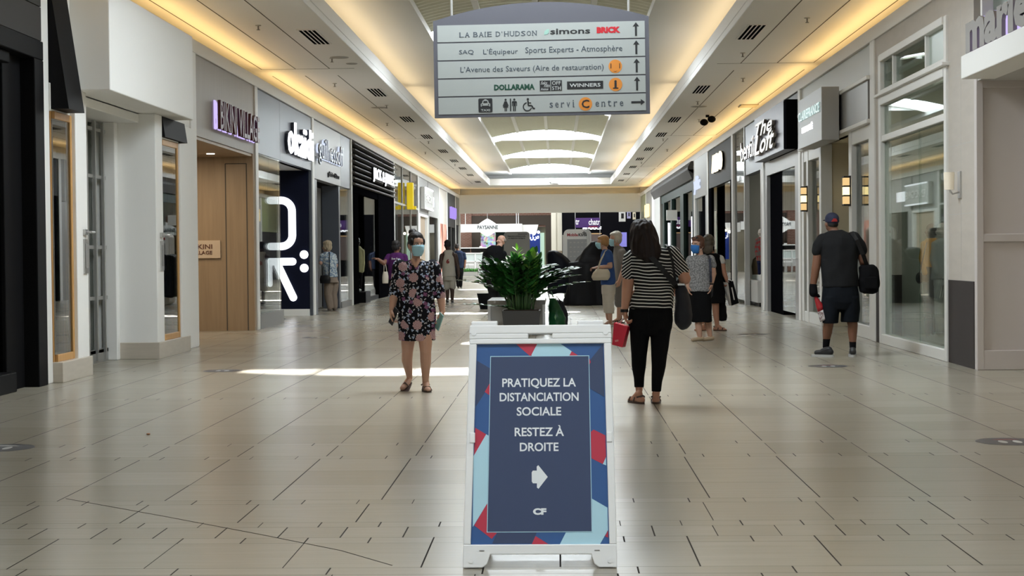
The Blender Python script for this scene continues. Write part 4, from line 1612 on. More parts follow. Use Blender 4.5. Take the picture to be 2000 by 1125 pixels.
for k, px in enumerate((908, 920, 940, 953)):
    T = thing('stool', 'white stool frame %s before the far food counter' % ('leftmost', 'second from the left', 'third from the left', 'rightmost')[k], 'stool', (bx(px, 100), 100, 0), group='stools before the far counter')
    s0 = 0.165
    part(MB().box(bx(px, 100) - s0, bx(px, 100) + s0, 99.8, 100.2, 0.62, 0.68), 'seat', M['white'], T)
    for sx in (-1, 1):
        for sy in (-1, 1):
            part(MB().box(bx(px, 100) + sx * 0.17 - 0.02, bx(px, 100) + sx * 0.17 + 0.02, 100 + sy * 0.17 - 0.02, 100 + sy * 0.17 + 0.02, 0, 0.62), 'leg', M['lgrey'], T)
T = thing('till', 'small white card terminal on the far food counter', 'till', (bx(939, 102), 102.5, bz(483, 102)))
part(MB().box(bx(936, 102), bx(941, 102), 102.4, 102.6, bz(483.4, 102) + 0.03, bz(480, 102)), 'body', M['white'], T)
# low hedge
T = thing('planter_hedge', 'low bright green hedge planter far left before the food counter', 'plant', (bx(915, 97), 97, 0))
Y = 97.0
part(MB().box(bx(880, Y), bx(932, Y), Y, Y + 0.4, 0, 0.25), 'trough', M['lgrey'], T)
hm = mat('hedge_green', (0.05, 0.20, 0.03), 0.6, var=0.5, vscale=12)
mb = MB()
for k in range(260):
    c = Vector((random.uniform(bx(880, Y), bx(932, Y)), Y + random.uniform(0.02, 0.38), random.uniform(0.25, 0.42)))
    mb.ell(c, (0.06, 0.05, 0.035), Matrix.Rotation(random.uniform(0, 3), 4, 'X'), 6, 4)
part(mb, 'foliage', hm, T)
# cream column
mb = MB()
Y = 101.0
mb.box(bx(1077, Y), bx(1086.5, Y), Y, Y + 0.8, 1.45, 6.6)
mb.box(bx(1089.5, Y), bx(1098, Y), Y, Y + 0.8, 1.45, 6.6)
mb.box(bx(1086, Y), bx(1090, Y), Y + 0.1, Y + 0.7, 1.45, 6.6)
struct(mb.build('wall_column', mat('cream_column', (0.56, 0.53, 0.44), 0.6)))
struct(MB().box(bx(1077, Y), bx(1098, Y), Y - 0.02, Y + 0.82, 0, 1.45).build('wall_column', mat('brown_base', (0.22, 0.17, 0.11), 0.6)))
# black shop
S = thing('storefront', 'wide black shop front across the right of the food court', 'shop front', (2.5, 100, 0))
Y = 100.0
part(MB().box(bx(1098, Y), 5.5, Y, Y + 0.3, 0, 6.57), 'wall_panel', M['darker'], S)
part(MB().box(bx(1126, Y), bx(1172, Y), Y - 0.06, Y - 0.002, 1.0, bz(459, Y)), 'door', mat('brown_display', (0.06, 0.04, 0.035), 0.6), S)
part(MB().box(bx(1126, Y), bx(1175, Y), Y - 0.08, Y - 0.002, bz(459, Y), bz(457, Y)), 'light_bar', mat('copper_bar', (0.4, 0.25, 0.12), 0.4), S)
T = thing('store_sign', 'white brushed capitals on the black shop, under the purple banner', 'sign', (bx(1150, Y), Y, 2.7))
part(ftext('MARKS', bx(1138, Y), bx(1175, Y), bz(450, Y), bz(444, Y), Y - 0.01, 0.05, bold=0.05, shear=0.1), 'lettering', M['glow'], T)
T = thing('hanging_sign', 'purple hanging sign with rounded white letters before the black shop', 'sign', (bx(1150, 97), 97, 3))
Y = 97.0
part(MB().box(bx(1124, Y), bx(1172, Y), Y, Y + 0.08, bz(446, Y), bz(427, Y)), 'panel', mat('purple_sign', (0.045, 0.012, 0.11), 0.4), T)
wl = mat('sign_white', (0.75, 0.75, 0.78), 0.4, emit=(1, 1, 1), estr=0.25)
part(ftext('chatr', bx(1150, Y), bx(1172, Y), bz(441, Y), bz(429, Y), Y - 0.005, 0.02, bold=0.01), 'lettering', wl, T)
part(ftext('tr', bx(1124.5, Y), bx(1132, Y), bz(440, Y), bz(430, Y), Y - 0.005, 0.02, bold=0.01), 'lettering', wl, T)
part(ftext('mobile', bx(1150, Y), bx(1168, Y), bz(445.5, Y), bz(442.5, Y), Y - 0.005, 0.02), 'subtitle', mat('sign_red', (0.4, 0.02, 0.03), 0.4), T)
for px in (1124, 1172):
    part(MB().tube((bx(px, Y), Y + 0.04, bz(460, Y)), (bx(px, Y), Y + 0.04, 6.58), 0.02), 'rod', M['alu'], T)
for k, (px, w, py, h) in enumerate(((1209, 13, 435, 20), (1225, 7, 429, 14), (1236, 6, 431, 14))):
    Y = 95.0 + k * 0.8
    T = thing('hanging_sign', ('white hanging board with a dark mark at the right edge of the beam opening', 'narrow lilac hanging board right of the white board', 'small cream hanging board, rightmost under the beam')[k], 'sign', (bx(px, Y), Y, 3))
    part(MB().box(bx(px, Y), bx(px + w, Y), Y, Y + 0.08, bz(py, Y), bz(py - h, Y)), 'panel', (M['white'], mat('lilac_board', (0.4, 0.38, 0.6), 0.5), M['beige'])[k], T)
    part(MB().box(bx(px + w * 0.35, Y), bx(px + w * 0.75, Y), Y - 0.01, Y - 0.001, bz(py - h * 0.3, Y), bz(py - h * 0.8, Y)), 'mark', M['charcoal'], T)
    part(MB().tube((bx(px + w / 2, Y), Y + 0.04, bz(py - h, Y)), (bx(px + w / 2, Y), Y + 0.04, 6.58), 0.015), 'rod', M['alu'], T)
T = thing('lit_poster', 'small blue violet lit poster on the black shop beside the white haired man', 'poster', (bx(1217, 100), 99.9, 2))
part(MB().box(bx(1209, 100), bx(1224, 100), 99.93, 99.999, bz(484, 100), bz(456, 100)), 'print', mat('violet_poster', (0.10, 0.09, 0.30), 0.4, emit=(0.3, 0.3, 0.8), estr=0.3, var=0.5, vscale=2), T)

# ================================================================== CEILING FITTINGS
def vent(x, y):
    T = thing('ceiling_vent', '', 'vent', (x, y, ZC))
    q = MB().box(x - 0.16, x + 0.16, y - 0.9, y + 0.9, ZC - 0.012, ZC - 0.001)
    part(q, 'frame', M['ceil'], T)
    for k in range(4):
        xx = x - 0.108 + 0.072 * k
        part(MB().box(xx - 0.022, xx + 0.022, y - 0.86, y + 0.86, ZC - 0.015, ZC - 0.0125), 'slot', M['darker'], T)
    return T
ORD = ('nearest', 'second', 'third', 'fourth', 'fifth', 'sixth', 'seventh', 'eighth', 'ninth')
for sd, x, ys in (('left', -3.98, (27.05, 36.4, 43.7, 50.3, 57.5, 63.6, 69.3, 75.2, 82.5)), ('right', 3.22, (27.15, 36.6, 44.9, 50.6, 57.6, 63.7, 69.6, 75.8, 82.6))):
    for k, y in enumerate(ys):
        t = vent(x, y)
        t['label'] = 'four slot linear ceiling vent, %s from the camera in the row on the %s soffit' % (ORD[k], sd)
        t['group'] = 'linear vents in the %s soffit' % sd
def sprinkler(x, y, lab):
    T = thing('sprinkler', lab, 'sprinkler', (x, y, ZC), group='ceiling sprinklers')
    part(MB().tube((x, y, ZC), (x, y, ZC - 0.012), 0.045, n=14), 'rosette', M['lgrey'], T)
    mb = MB().tube((x, y, ZC - 0.012), (x, y, ZC - 0.07), 0.012)
    mb.tube((x, y, ZC - 0.07), (x, y, ZC - 0.078), 0.028)
    part(mb, 'head', M['grey'], T)
for sd, xs in (('left', -4.65), ('right', 3.9)):
    for k, y in enumerate((25.6, 30.0, 34.4, 39.6, 45, 52.5, 58, 66)):
        sprinkler(xs if k % 2 == 0 else xs + (0.55 if sd == 'left' else -0.5), y, 'tiny sprinkler head on the %s soffit, %s from the camera' % (sd, ORD[k]))
for x, y, r, lab in ((-3.95, 29.9, 0.17, 'larger flush round speaker grille on the left soffit before the first cross joint'), (-3.85, 30.9, 0.11, 'smaller flush round speaker grille on the left soffit before the first cross joint'),
                     (-4.35, 40.2, 0.2, 'flush round speaker grille on the left soffit past the second vent'), (3.55, 41.0, 0.2, 'flush round speaker grille on the right soffit past the second vent')):
    T = thing('ceiling_speaker', lab, 'speaker', (x, y, ZC))
    part(MB().tube((x, y, ZC), (x, y, ZC - 0.008), r, n=28), 'grille', M['lgrey'], T)
    part(MB().tube((x, y, ZC - 0.008), (x, y, ZC - 0.011), r * 0.85, n=28), 'mesh', mat('speaker_mesh', (0.35, 0.34, 0.32), 0.6), T)
T = thing('security_camera', 'black twin dome security camera on the right soffit', 'camera', (4.0, 43.6, ZC))
part(MB().tube((4.0, 43.6, ZC), (4.0, 43.6, ZC - 0.06), 0.05), 'mount', M['dark'], T)
for dx, dz in ((-0.1, -0.2), (0.1, -0.12)):
    part(MB().ell((4.0 + dx, 43.5, ZC + dz), (0.11, 0.11, 0.09)), 'dome', M['dark'], T, smooth=True)
T = thing('ceiling_hatch', 'small cream access hatch on the right soffit near the cove', 'hatch', (4.75, 40.8, ZC))
part(MB().box(4.55, 4.98, 40.5, 41.2, ZC - 0.03, ZC - 0.001), 'cover', M['beige'], T)
T = thing('security_camera', 'white box camera on the end fascia of the well, under the last skylight', 'camera', (-0.2, YW - 0.1, 5.1))
part(MB().box(-0.30, 0.1, YW - 0.2, YW - 0.01, 5.02, 5.28), 'box', M['lgrey'], T)
part(MB().box(-0.42, -0.32, YW - 0.2, YW - 0.01, 5.08, 5.32), 'lens', M['grey'], T)

# ================================================================== HANGING DIRECTORY SIGN
SX, SY, SZ = -0.16, 18.2, 2.87
sa = math.radians(-0.42)
T = thing('directory_sign', 'grey framed directory sign hung on two rods over the mall', 'sign', (0, 0, 0))
su, sv = Vector((math.cos(sa), -0.02, -math.sin(sa))), Vector((math.sin(sa), 0, math.cos(sa)))
so = Vector((-1.35, SY, 2.855))
W_, H_ = 2.385, 1.07
sn = su.cross(sv)
gm = mat('sign_grey', (0.098, 0.098, 0.115), 0.5, spec=0.2)
poly = [(0, 0), (W_, 0), (W_, H_)]
for k in range(25):
    t = 1 - k / 24.0
    poly.append((W_ * t, H_ + 0.185 * (1 - (2 * t - 1) ** 2)))
mb = MB().prism(poly, so - sn * 0.06, su, sv, sn * 0.06)
part(mb, 'panel', gm, T)
wm_ = mat('sign_face', (0.315, 0.335, 0.325), 0.5, spec=0.2)
ink = mat('sign_black', (0.012, 0.013, 0.015), 0.5)
rows = [0.036, 0.236, 0.436, 0.636, 0.836]
for z in rows:
    q = MB().prism([(0.045, z), (W_ - 0.045, z), (W_ - 0.045, z + 0.185), (0.045, z + 0.185)], so, su, sv, sn * 0.004)
    part(q, 'row_panel', wm_, T)
def st(t, x, y, w, h, m, name='lettering', d=0.002, o=0.004, **k):
    part(text(t, w, h, so + su * x + sv * y + sn * o, su, sv, d, **k), name, m, T)
def sp_(poly, m, name='pictogram', d=0.002, o=0.004):
    part(MB().prism(poly, so + sn * o, su, sv, sn * d), name, m, T)
gy = mat('sign_slate', (0.05, 0.065, 0.085), 0.5)
# widths measured in sign metres
def sx(px): return (px - 849) / 419.0 * W_ - 0.0
st('SAQ', sx(899), 0.69, 0.162, 0.055, gy)
st('L’Équipeur', sx(946), 0.675, 0.385, 0.085, gy)
st('Sports Experts - Atmosphère', sx(1028), 0.675, 1.07, 0.085, gy)
st('L’Avenue des Saveurs (Aire de restauration)', sx(901), 0.478, 1.585, 0.08, gy)
st('SIMONS'.lower(), sx(1077), 0.895, 0.44, 0.062, ink, bold=0.02)
st('BRICK', sx(1167), 0.895, 0.26, 0.07, mat('brick_red', (0.42, 0.01, 0.02), 0.5), bold=0.07)
st('DOLLARAMA', sx(966), 0.29, 0.45, 0.065, mat('pine_green', (0.005, 0.05, 0.03), 0.5), bold=0.05)
# serif line: letters with slab feet
def serif(t, x, y, w, h, m, gap=0.30, sq=1.0):
    mb = MB()
    n = sum(1.0 if c not in " ’I" else 0.5 for c in t)
    cw = w / n
    cx = x
    for c in t:
        adv = cw * (1.0 if c not in " ’I" else 0.5)
        if c != ' ':
            ww = adv * (1 - gap)
            hh = h
            yy = y
            if c == '’':
                text(c, ww * 0.5, h * 0.3, so + su * (cx + adv * 0.2) + sv * (y + h * 0.7) + sn * 0.004, su, sv, 0.002, mb=mb)
            elif c == 'I' or c == 'i':
                if c == 'i':
                    hh = h * 1.45
                text(c, ww * 0.35, hh, so + su * (cx + adv * 0.28) + sv * yy + sn * 0.004, su, sv, 0.002, mb=mb)
            else:
                if c in 't':
                    hh = h * 1.25
                text(c, ww, hh, so + su * (cx + adv * gap / 2) + sv * yy + sn * 0.004, su, sv, 0.002, mb=mb)
            feet = {'L': (0.1,), 'A': (0.1, 0.9), 'B': (0.08,), 'I': (0.45,), 'E': (0.08,), 'D': (0.08,), 'H': (0.1, 0.9), 'U': (), 'S': (), 'O': (), 'N': (0.1,), 'r': (0.2,), 'v': (), 'i': (0.45,), 'n': (0.12, 0.88)}.get(c, ())
            for f in feet:
                p = cx + adv * gap / 2 + ww * f
                mb.prism([(p - cw * 0.13, y), (p + cw * 0.13, y), (p + cw * 0.13, y + h * 0.09), (p - cw * 0.13, y + h * 0.09)], so + sn * 0.004, su, sv, sn * 0.002)
            tops = {'H': (0.1, 0.9), 'U': (0.1, 0.9), 'N': (0.1, 0.9), 'B': (0.08,), 'D': (0.08,), 'E': (0.08,), 'L': (0.1,), 'I': (0.45,)}.get(c, ())
            for f in tops:
                p = cx + adv * gap / 2 + ww * f
                mb.prism([(p - cw * 0.12, y + h * 0.92), (p + cw * 0.12, y + h * 0.92), (p + cw * 0.12, y + h), (p - cw * 0.12, y + h)], so + sn * 0.004, su, sv, sn * 0.002)
        cx += adv
    part(mb, 'lettering', m, T)
serif('LA BAIE D’HUDSON', sx(899), 0.885, 0.87, 0.055, gy, 0.22)
serif('servi', sx(1071), 0.088, 0.315, 0.055, gy, 0.42)
serif('entre', sx(1160), 0.088, 0.335, 0.055, gy, 0.42)
# leaf mark
mint = mat('mint_mark', (0.25, 0.42, 0.36), 0.5)
lx, ly = sx(1065), 0.893
sp_([(lx, ly), (lx + 0.028, ly), (lx + 0.052, ly + 0.02), (lx + 0.056, ly + 0.06), (lx + 0.03, ly + 0.058), (lx + 0.004, ly + 0.036)], mint)
# circles
ob = mat('sign_orange', (0.55, 0.20, 0.03), 0.5)
def circ(px, y, r):
    sp_([(sx(px) + a, y + b) for a, b in disc(r, 32)], ob, 'disc')
circ(1202, 0.528, 0.074)
circ(1202, 0.328, 0.074)
circ(1143, 0.120, 0.074)
st('C', sx(1143) - 0.042, 0.075, 0.085, 0.092, ink, o=0.006, bold=0.015)
st('i', sx(1202) - 0.014, 0.285, 0.028, 0.09, ink, o=0.006, bold=0.05)
sp_([(sx(1202) - 0.03, 0.283), (sx(1202) + 0.03, 0.283), (sx(1202) + 0.03, 0.293), (sx(1202) - 0.03, 0.293)], ink, o=0.006)
cxx = sx(1202)
for dx in (-0.048, 0.048):
    sp_([(cxx + dx - 0.004, 0.505), (cxx + dx + 0.004, 0.505), (cxx + dx + 0.004, 0.56), (cxx + dx - 0.004, 0.56)], ink, o=0.006)
sp_([(cxx - 0.022, 0.478), (cxx, 0.472), (cxx + 0.022, 0.478), (cxx, 0.468)], ink, o=0.006)
# black plates
sp_([(sx(1055), 0.272), (sx(1075.5), 0.272), (sx(1075.5), 0.388), (sx(1055), 0.388)], ink, 'plate')
sp_([(sx(1077), 0.272), (sx(1098), 0.272), (sx(1098), 0.388), (sx(1077), 0.388)], ink, 'plate')
pl = mat('sign_pale_ink', (0.5, 0.52, 0.52), 0.5)
st('Saks', sx(1056.5), 0.345, 0.075, 0.034, pl, o=0.006, shear=0.4)
st('Fifth', sx(1063), 0.312, 0.065, 0.034, pl, o=0.006, shear=0.4)
st('Avenue', sx(1056.5), 0.279, 0.085, 0.03, pl, o=0.006, shear=0.4)
st('OFF', sx(1079), 0.338, 0.095, 0.04, pl, o=0.006)
st('5TH', sx(1079), 0.281, 0.095, 0.04, pl, o=0.006)
sp_([(sx(1108), 0.285), (sx(1178), 0.285), (sx(1178), 0.372), (sx(1108), 0.372)], ink, 'plate')
st('WINNERS', sx(1113), 0.308, 0.34, 0.04, pl, o=0.006, bold=0.012)
# arrows
def arrow(cx, cy, rot):
    P = [(-0.011, -0.075), (0.011, -0.075), (0.011, 0.03), (0.034, 0.03), (0, 0.075), (-0.034, 0.03), (-0.011, 0.03)]
    c, s_ = math.cos(rot), math.sin(rot)
    sp_([(cx + p[0] * c - p[1] * s_, cy + p[0] * s_ + p[1] * c) for p in P], ink, 'arrow')
for y in (0.932, 0.732, 0.532, 0.332):
    arrow(sx(1243) + 0.005 * (0.9 - y), y, 0)
arrow(sx(1245), 0.128, -PI / 2)
# taxi plate
tx = sx(935)
sp_(rrect(0.155, 0.155, 0.012, 4, tx, 0.05), ink, 'plate')
st('TAXI', tx + 0.027, 0.062, 0.10, 0.025, wm_, o=0.006, bold=0.03)
car = [(0.025, 0.075 + 0.01), (0.025, 0.115), (0.04, 0.122), (0.048, 0.15), (0.062, 0.157), (0.093, 0.157), (0.107, 0.15), (0.115, 0.122), (0.13, 0.115), (0.13, 0.085), (0.118, 0.085), (0.118, 0.094), (0.037, 0.094), (0.037, 0.085)]
sp_([(tx + a, b + 0.03) for a, b in car], wm_, o=0.006)
sp_([(tx + a, b + 0.03) for a, b in [(0.052, 0.125), (0.058, 0.146), (0.097, 0.146), (0.103, 0.125)]], ink, o=0.008)
for a in (0.042, 0.113):
    sp_([(tx + a + p, 0.136 + q) for p, q in disc(0.007, 10)], ink, o=0.008)
sp_([(tx + 0.065, 0.188), (tx + 0.09, 0.188), (tx + 0.09, 0.195), (tx + 0.065, 0.195)], wm_, o=0.006)
# woman | man
def figure(cx, y, woman):
    sp_([(cx + a, y + 0.127 + b) for a, b in disc(0.012, 14)], ink)
    if woman:
        P = [(-0.013, 0.11), (0.013, 0.11), (0.033, 0.06), (0.026, 0.055), (0.016, 0.085), (0.028, 0.04), (0.013, 0.04), (0.013, 0), (0.003, 0), (0.003, 0.04), (-0.003, 0.04), (-0.003, 0), (-0.013, 0), (-0.013, 0.04), (-0.028, 0.04), (-0.016, 0.085), (-0.026, 0.055), (-0.033, 0.06)]
    else:
        P = [(-0.022, 0.11), (0.022, 0.11), (0.028, 0.10), (0.028, 0.055), (0.020, 0.055), (0.020, 0.09), (0.015, 0.09), (0.015, 0), (0.003, 0), (0.003, 0.055), (-0.003, 0.055), (-0.003, 0), (-0.015, 0), (-0.015, 0.09), (-0.020, 0.09), (-0.020, 0.055), (-0.028, 0.055), (-0.028, 0.10)]
    sp_([(cx + a, y + b) for a, b in P], ink)
figure(sx(988), 0.058, True)
figure(sx(1005), 0.058, False)
sp_([(sx(996.3), 0.058), (sx(998.6), 0.058), (sx(998.6), 0.197), (sx(996.3), 0.197)], ink)
# wheelchair
wx_, wy_ = sx(1031), 0.058
sp_([(wx_ + 0.002 + a, wy_ + 0.128 + b) for a, b in disc(0.013, 14)], ink)
mb = MB()
ring = []
for k in range(19):
    a = math.radians(100 + k * 13.5)
    ring.append((wx_ + 0.045 * math.cos(a) - 0.004, wy_ + 0.045 + 0.045 * math.sin(a)))
def flat(pts, r):
    for p, q in zip(pts, pts[1:]):
        d = Vector((q[0] - p[0], q[1] - p[1]))
        n = Vector((-d.y, d.x)).normalized() * r
        mb.prism([(p[0] + n.x, p[1] + n.y), (p[0] - n.x, p[1] - n.y), (q[0] - n.x, q[1] - n.y), (q[0] + n.x, q[1] + n.y)][::-1], so + sn * 0.004, su, sv, sn * 0.002)
flat(ring, 0.006)
flat([(wx_ + 0.003, wy_ + 0.112), (wx_ + 0.006, wy_ + 0.058), (wx_ + 0.045, wy_ + 0.056), (wx_ + 0.062, wy_ + 0.02), (wx_ + 0.078, wy_ + 0.028)], 0.008)
flat([(wx_ + 0.006, wy_ + 0.088), (wx_ + 0.038, wy_ + 0.086)], 0.006)
part(mb, 'pictogram', ink, T)
for x in (0.205, 2.165):
    p = so + su * x + sv * (H_ + 0.03) - sn * 0.03
    part(MB().tube(p, (p.x, p.y, ZU + 0.3), 0.014), 'rod', M['alud'], T)

# ================================================================== A-FRAME SIGN
T = thing('sandwich_board', 'white plastic A-frame notice board standing alone on the tiles in front', 'sign', (-0.09, 7.0, 0))
wpla = mat('white_plastic', (0.80, 0.81, 0.82), 0.35)
AW, AH = 0.655, 1.035
ax0 = -0.418
tilt = math.radians(10)
au = Vector((1, 0.0, 0.0))
av = Vector((0.004, math.sin(tilt), math.cos(tilt)))
an = au.cross(av)
ao = Vector((ax0, 7.0, 0.0))
def leaf(o, v, n, front):
    L = 1.045
    out = [(0, 0), (0.085, 0), (0.105, 0.015), (0.118, 0.055), (0.55, 0.055), (0.563, 0.015), (0.583, 0), (0.66, 0), (0.642, L), (0.028, L)]
    # frame bars around the poster opening
    mb = MB()
    t = n * 0.03
    x0, x1, z0, z1 = 0.036, 0.628, 0.098, 0.963
    mb.prism([(0, 0), (0.085, 0), (0.105, 0.015), (0.118, 0.055), (0.55, 0.055), (0.563, 0.015), (0.583, 0), (0.66, 0), (0.659, z0), (0.002, z0)], o, au, v, t)
    mb.prism([(0.002, z0), (x0 - 0.002, z0), (0.058, z1), (0.025, z1)], o, au, v, t)
    mb.prism([(x1, z0), (0.659, z0), (0.645, z1), (0.612, z1)], o, au, v, t)
    hx0, hx1, hz0, hz1 = 0.283, 0.387, 0.985, 1.008
    mb.prism([(0.025, z1), (0.645, z1), (0.645, hz0), (0.025, hz0)], o, au, v, t)
    mb.prism([(0.025, hz0), (hx0, hz0), (hx0, hz1), (0.025, hz1)], o, au, v, t)
    mb.prism([(hx1, hz0), (0.645, hz0), (0.645, hz1), (hx1, hz1)], o, au, v, t)
    mb.prism([(0.025, hz1), (0.645, hz1), (0.643, L), (0.027, L)], o, au, v, t)
    return part(mb, 'front_leaf' if front else 'back_leaf', wpla, T, bevel=0.004)
leaf(ao, av, an, True)
bv = Vector((0.004, -math.sin(tilt), math.cos(tilt)))
bo = Vector((ax0, 7.0 + 2 * 1.045 * math.sin(tilt) + 0.045, 0))
leaf(bo, bv, au.cross(bv), False)
# hinge lugs, handle inner, studs
for x in (0.035, 0.50):
    q = MB().obox(ao + au * (x + 0.055) + av * 1.053 + Vector((0, 0.02, 0)), au * 0.057, Vector((0, 0.035, 0)), Vector((0, 0, 0.012)))
    part(q, 'hinge', wpla, T, bevel=0.004)
for x, z in ((0.045, 1.01), (0.62, 1.01), (0.035, 0.03), (0.63, 0.03)):
    part(MB().tube(ao + au * x + av * z + an * 0.03, ao + au * x + av * z + an * 0.034, 0.011, n=16), 'stud', wpla, T)
for x in (0.082, 0.575):
    part(MB().obox(ao + au * (x) + av * 0.072 + an * 0.031, au * 0.011, av * 0.002, an * 0.0015), 'slot', M['grey'], T)
for x in (0.040, 0.632):
    part(MB().obox(ao + au * x + av * 0.555 + an * 0.031, au * 0.012, av * 0.022, an * 0.004), 'clip', wpla, T, bevel=0.003)
part(MB().obox(ao + au * 0.33 + av * 0.045 + Vector((0, 0.12, 0)), au * 0.02, Vector((0, 0.012, 0)), Vector((0, 0, 0.004))), 'brace', M['alu'], T)
# poster: quadrilateral skewed like its frame
def P_(u_, v_):
    """poster coordinates 0..1 -> sign plane"""
    xl = 0.034 + 0.024 * v_
    xr = 0.628 - 0.016 * v_
    return (xl + (xr - xl) * u_, 0.096 + 0.869 * v_)
def pp(poly, m, name, o=0.012, d=0.0015):
    return part(MB().prism([P_(*p) for p in poly], ao + an * o, au, av, an * d), name, m, T)
pc = {'navy': (0.035, 0.055, 0.125), 'blue': (0.028, 0.095, 0.275), 'red': (0.47, 0.03, 0.065), 'sky': (0.42, 0.66, 0.78), 'ink': (0.028, 0.040, 0.085)}
pm = {k: mat('poster_' + k, v, 0.4) for k, v in pc.items()}
pp([(0, 0), (1, 0), (1, 1), (0, 1)], pm['blue'], 'poster')
# geometric border; u, v measured on the photograph (v up)
def uv(x, y):
    v_ = (1060 - y) / 385.0
    xl = 919 + (930 - 919) * v_
    xr = 1195
    return ((x - xl) / (xr - xl), v_)
def zz(x, y):          # zoom (880..1230 by 620..1125 at 2.2286) -> photo
    return uv(880 + x / 2.2286, 620 + y / 2.2286)
shapes = [('red', [(292, 122), (393, 122), (368, 168), (360, 178)]), ('sky', [(393, 122), (498, 122), (552, 157), (540, 178), (366, 178), (366, 170)]), ('red', [(552, 157), (585, 178), (540, 178)]),
          ('navy', [(112, 195), (172, 228), (172, 300), (106, 395)]), ('red', [(172, 292), (172, 346), (148, 330)]),
          ('red', [(105, 484), (155, 512), (100, 605)]), ('sky', [(155, 512), (166, 518), (160, 805), (95, 905), (97, 605)]),
          ('red', [(160, 805), (158, 925), (203, 930), (180, 955), (102, 898)]), ('navy', [(203, 930), (380, 930), (358, 975), (182, 975)]),
          ('red', [(375, 944), (432, 978), (358, 978)]), ('sky', [(510, 930), (627, 928), (660, 980), (482, 980)]),
          ('sky', [(630, 788), (698, 826), (698, 920), (660, 980), (627, 980)]), ('red', [(698, 922), (698, 952), (684, 946)]), ('red', [(632, 505), (645, 495), (698, 520), (698, 610), (683, 642), (632, 617)]),
          ('sky', [(698, 612), (698, 648), (683, 642)]), ('navy', [(698, 128), (698, 355), (633, 318), (633, 200)]), ('red', [(633, 188), (640, 205), (633, 215)])]
for k, (c, poly) in enumerate(shapes):
    q = [zz(*p) for p in poly]
    q = [(min(1, max(0, a)), min(1, max(0, b))) for a, b in q]
    # keep counter-clockwise
    ar = sum(q[i][0] * q[(i + 1) % len(q)][1] - q[(i + 1) % len(q)][0] * q[i][1] for i in range(len(q)))
    if ar < 0:
        q = q[::-1]
    pp(q, pm[c], 'poster_shape', 0.0136 + 0.0001 * k, 0.0004)
A = zz(174, 176); B = zz(633, 176); C_ = zz(628, 928); D = zz(158, 928)
pp([D, C_, B, A], pm['sky'], 'poster_edge', 0.0158, 0.0005)
e = 0.005
pp([(D[0] + e, D[1] + e * 0.7), (C_[0] - e, C_[1] + e * 0.7), (B[0] - e, B[1] - e * 0.7), (A[0] + e, A[1] - e * 0.7)], pm['navy'], 'poster_panel', 0.0163, 0.0005)
pw = mat('poster_white', (0.76, 0.80, 0.84), 0.45)
for t, x0, x1, y0, y1 in (('PRATIQUEZ LA', 229, 569, 310, 273), ('DISTANCIATION', 217, 580, 372, 335), ('SOCIALE', 295, 499, 434, 397), ('RESTEZ À', 285, 510, 522, 475), ('DROITE', 308, 484, 586, 549)):
    if 'Q' in t:
        y0 += 7
    a, b = P_(*zz(x0, y0)), P_(*zz(x1, y1))
    part(text(t, b[0] - a[0], b[1] - a[1], ao + au * a[0] + av * a[1] + an * 0.0168, au, av, 0.0006, bold=0.018, res=4), 'lettering', pw, T)
arr = [(361, 676), (366, 668), (384, 668), (384, 651), (391, 645), (433, 695), (391, 745), (384, 740), (384, 722), (366, 722), (361, 714)]
pp([zz(*p) for p in arr][::-1], pw, 'arrow', 0.0168, 0.0006)
a, b = P_(*zz(365, 855)), P_(*zz(425, 827))
part(text('CF', b[0] - a[0], b[1] - a[1], ao + au * a[0] + av * a[1] + an * 0.0168, au, av, 0.0006, bold=0.06, res=4), 'logo', pw, T)

# ================================================================== PLANTER, BENCH, BAGS, KIOSKS
PYX = -0.63
def bench():
    T = thing('bench_unit', 'low grey planter bench with pale top and metal corners behind the sandwich board', 'bench', (-0.72, 29.2, 0))
    x0, x1, y0, y1, h = -1.21, -0.25, 28.75, 30.6, 0.44
    part(MB().box(x0, x1, y0, y1, 0.03, h), 'body', M['lgrey'], T)
    part(MB().box(x0 - 0.03, x1 + 0.03, y0 - 0.03, y1 + 0.03, h, h + 0.08), 'top', mat('granite_top', (0.42, 0.41, 0.40), 0.2, var=0.2, vscale=40), T, bevel=0.008)
    for x in (x0, x1):
        part(MB().box(x - 0.025, x + 0.025, y0 - 0.025, y0 + 0.025, 0, h), 'corner_post', M['alu'], T)
    part(MB().tube((x0 + 0.10, y0 - 0.03, h + 0.05), (x0 + 0.10, y0 - 0.045, h + 0.05), 0.02), 'knob', M['alu'], T)
bench()
M['leaf'] = mat('glossy_leaf', (0.034, 0.150, 0.034), 0.26, var=0.5, vscale=5)
M['leafy'] = mat('lighter_leaf', (0.22, 0.46, 0.07), 0.3, var=0.25, vscale=5)  # lighter, yellower green for a few fronds
M['stem'] = mat('green_stem', (0.05, 0.11, 0.035), 0.45)
def leafblade(mb, c, d, up, L, w):
    d = d.normalized()
    sd = d.cross(up).normalized()
    nn = sd.cross(d).normalized()
    prof = ((0, 0.0), (0.18, 0.6), (0.42, 1.0), (0.7, 0.78), (0.9, 0.34), (1.0, 0.0))
    vs, fs = [], []
    for t, k in prof:
        p = c + d * (L * t) - nn * (0.10 * L * t * t)
        vs += [p - sd * (w * k) + nn * (0.16 * w * k), p, p + sd * (w * k) + nn * (0.16 * w * k)]
    for i in range(len(prof) - 1):
        a = i * 3
        fs += [(a, a + 1, a + 4, a + 3), (a + 1, a + 2, a + 5, a + 4)]
    mb.add(vs, fs)
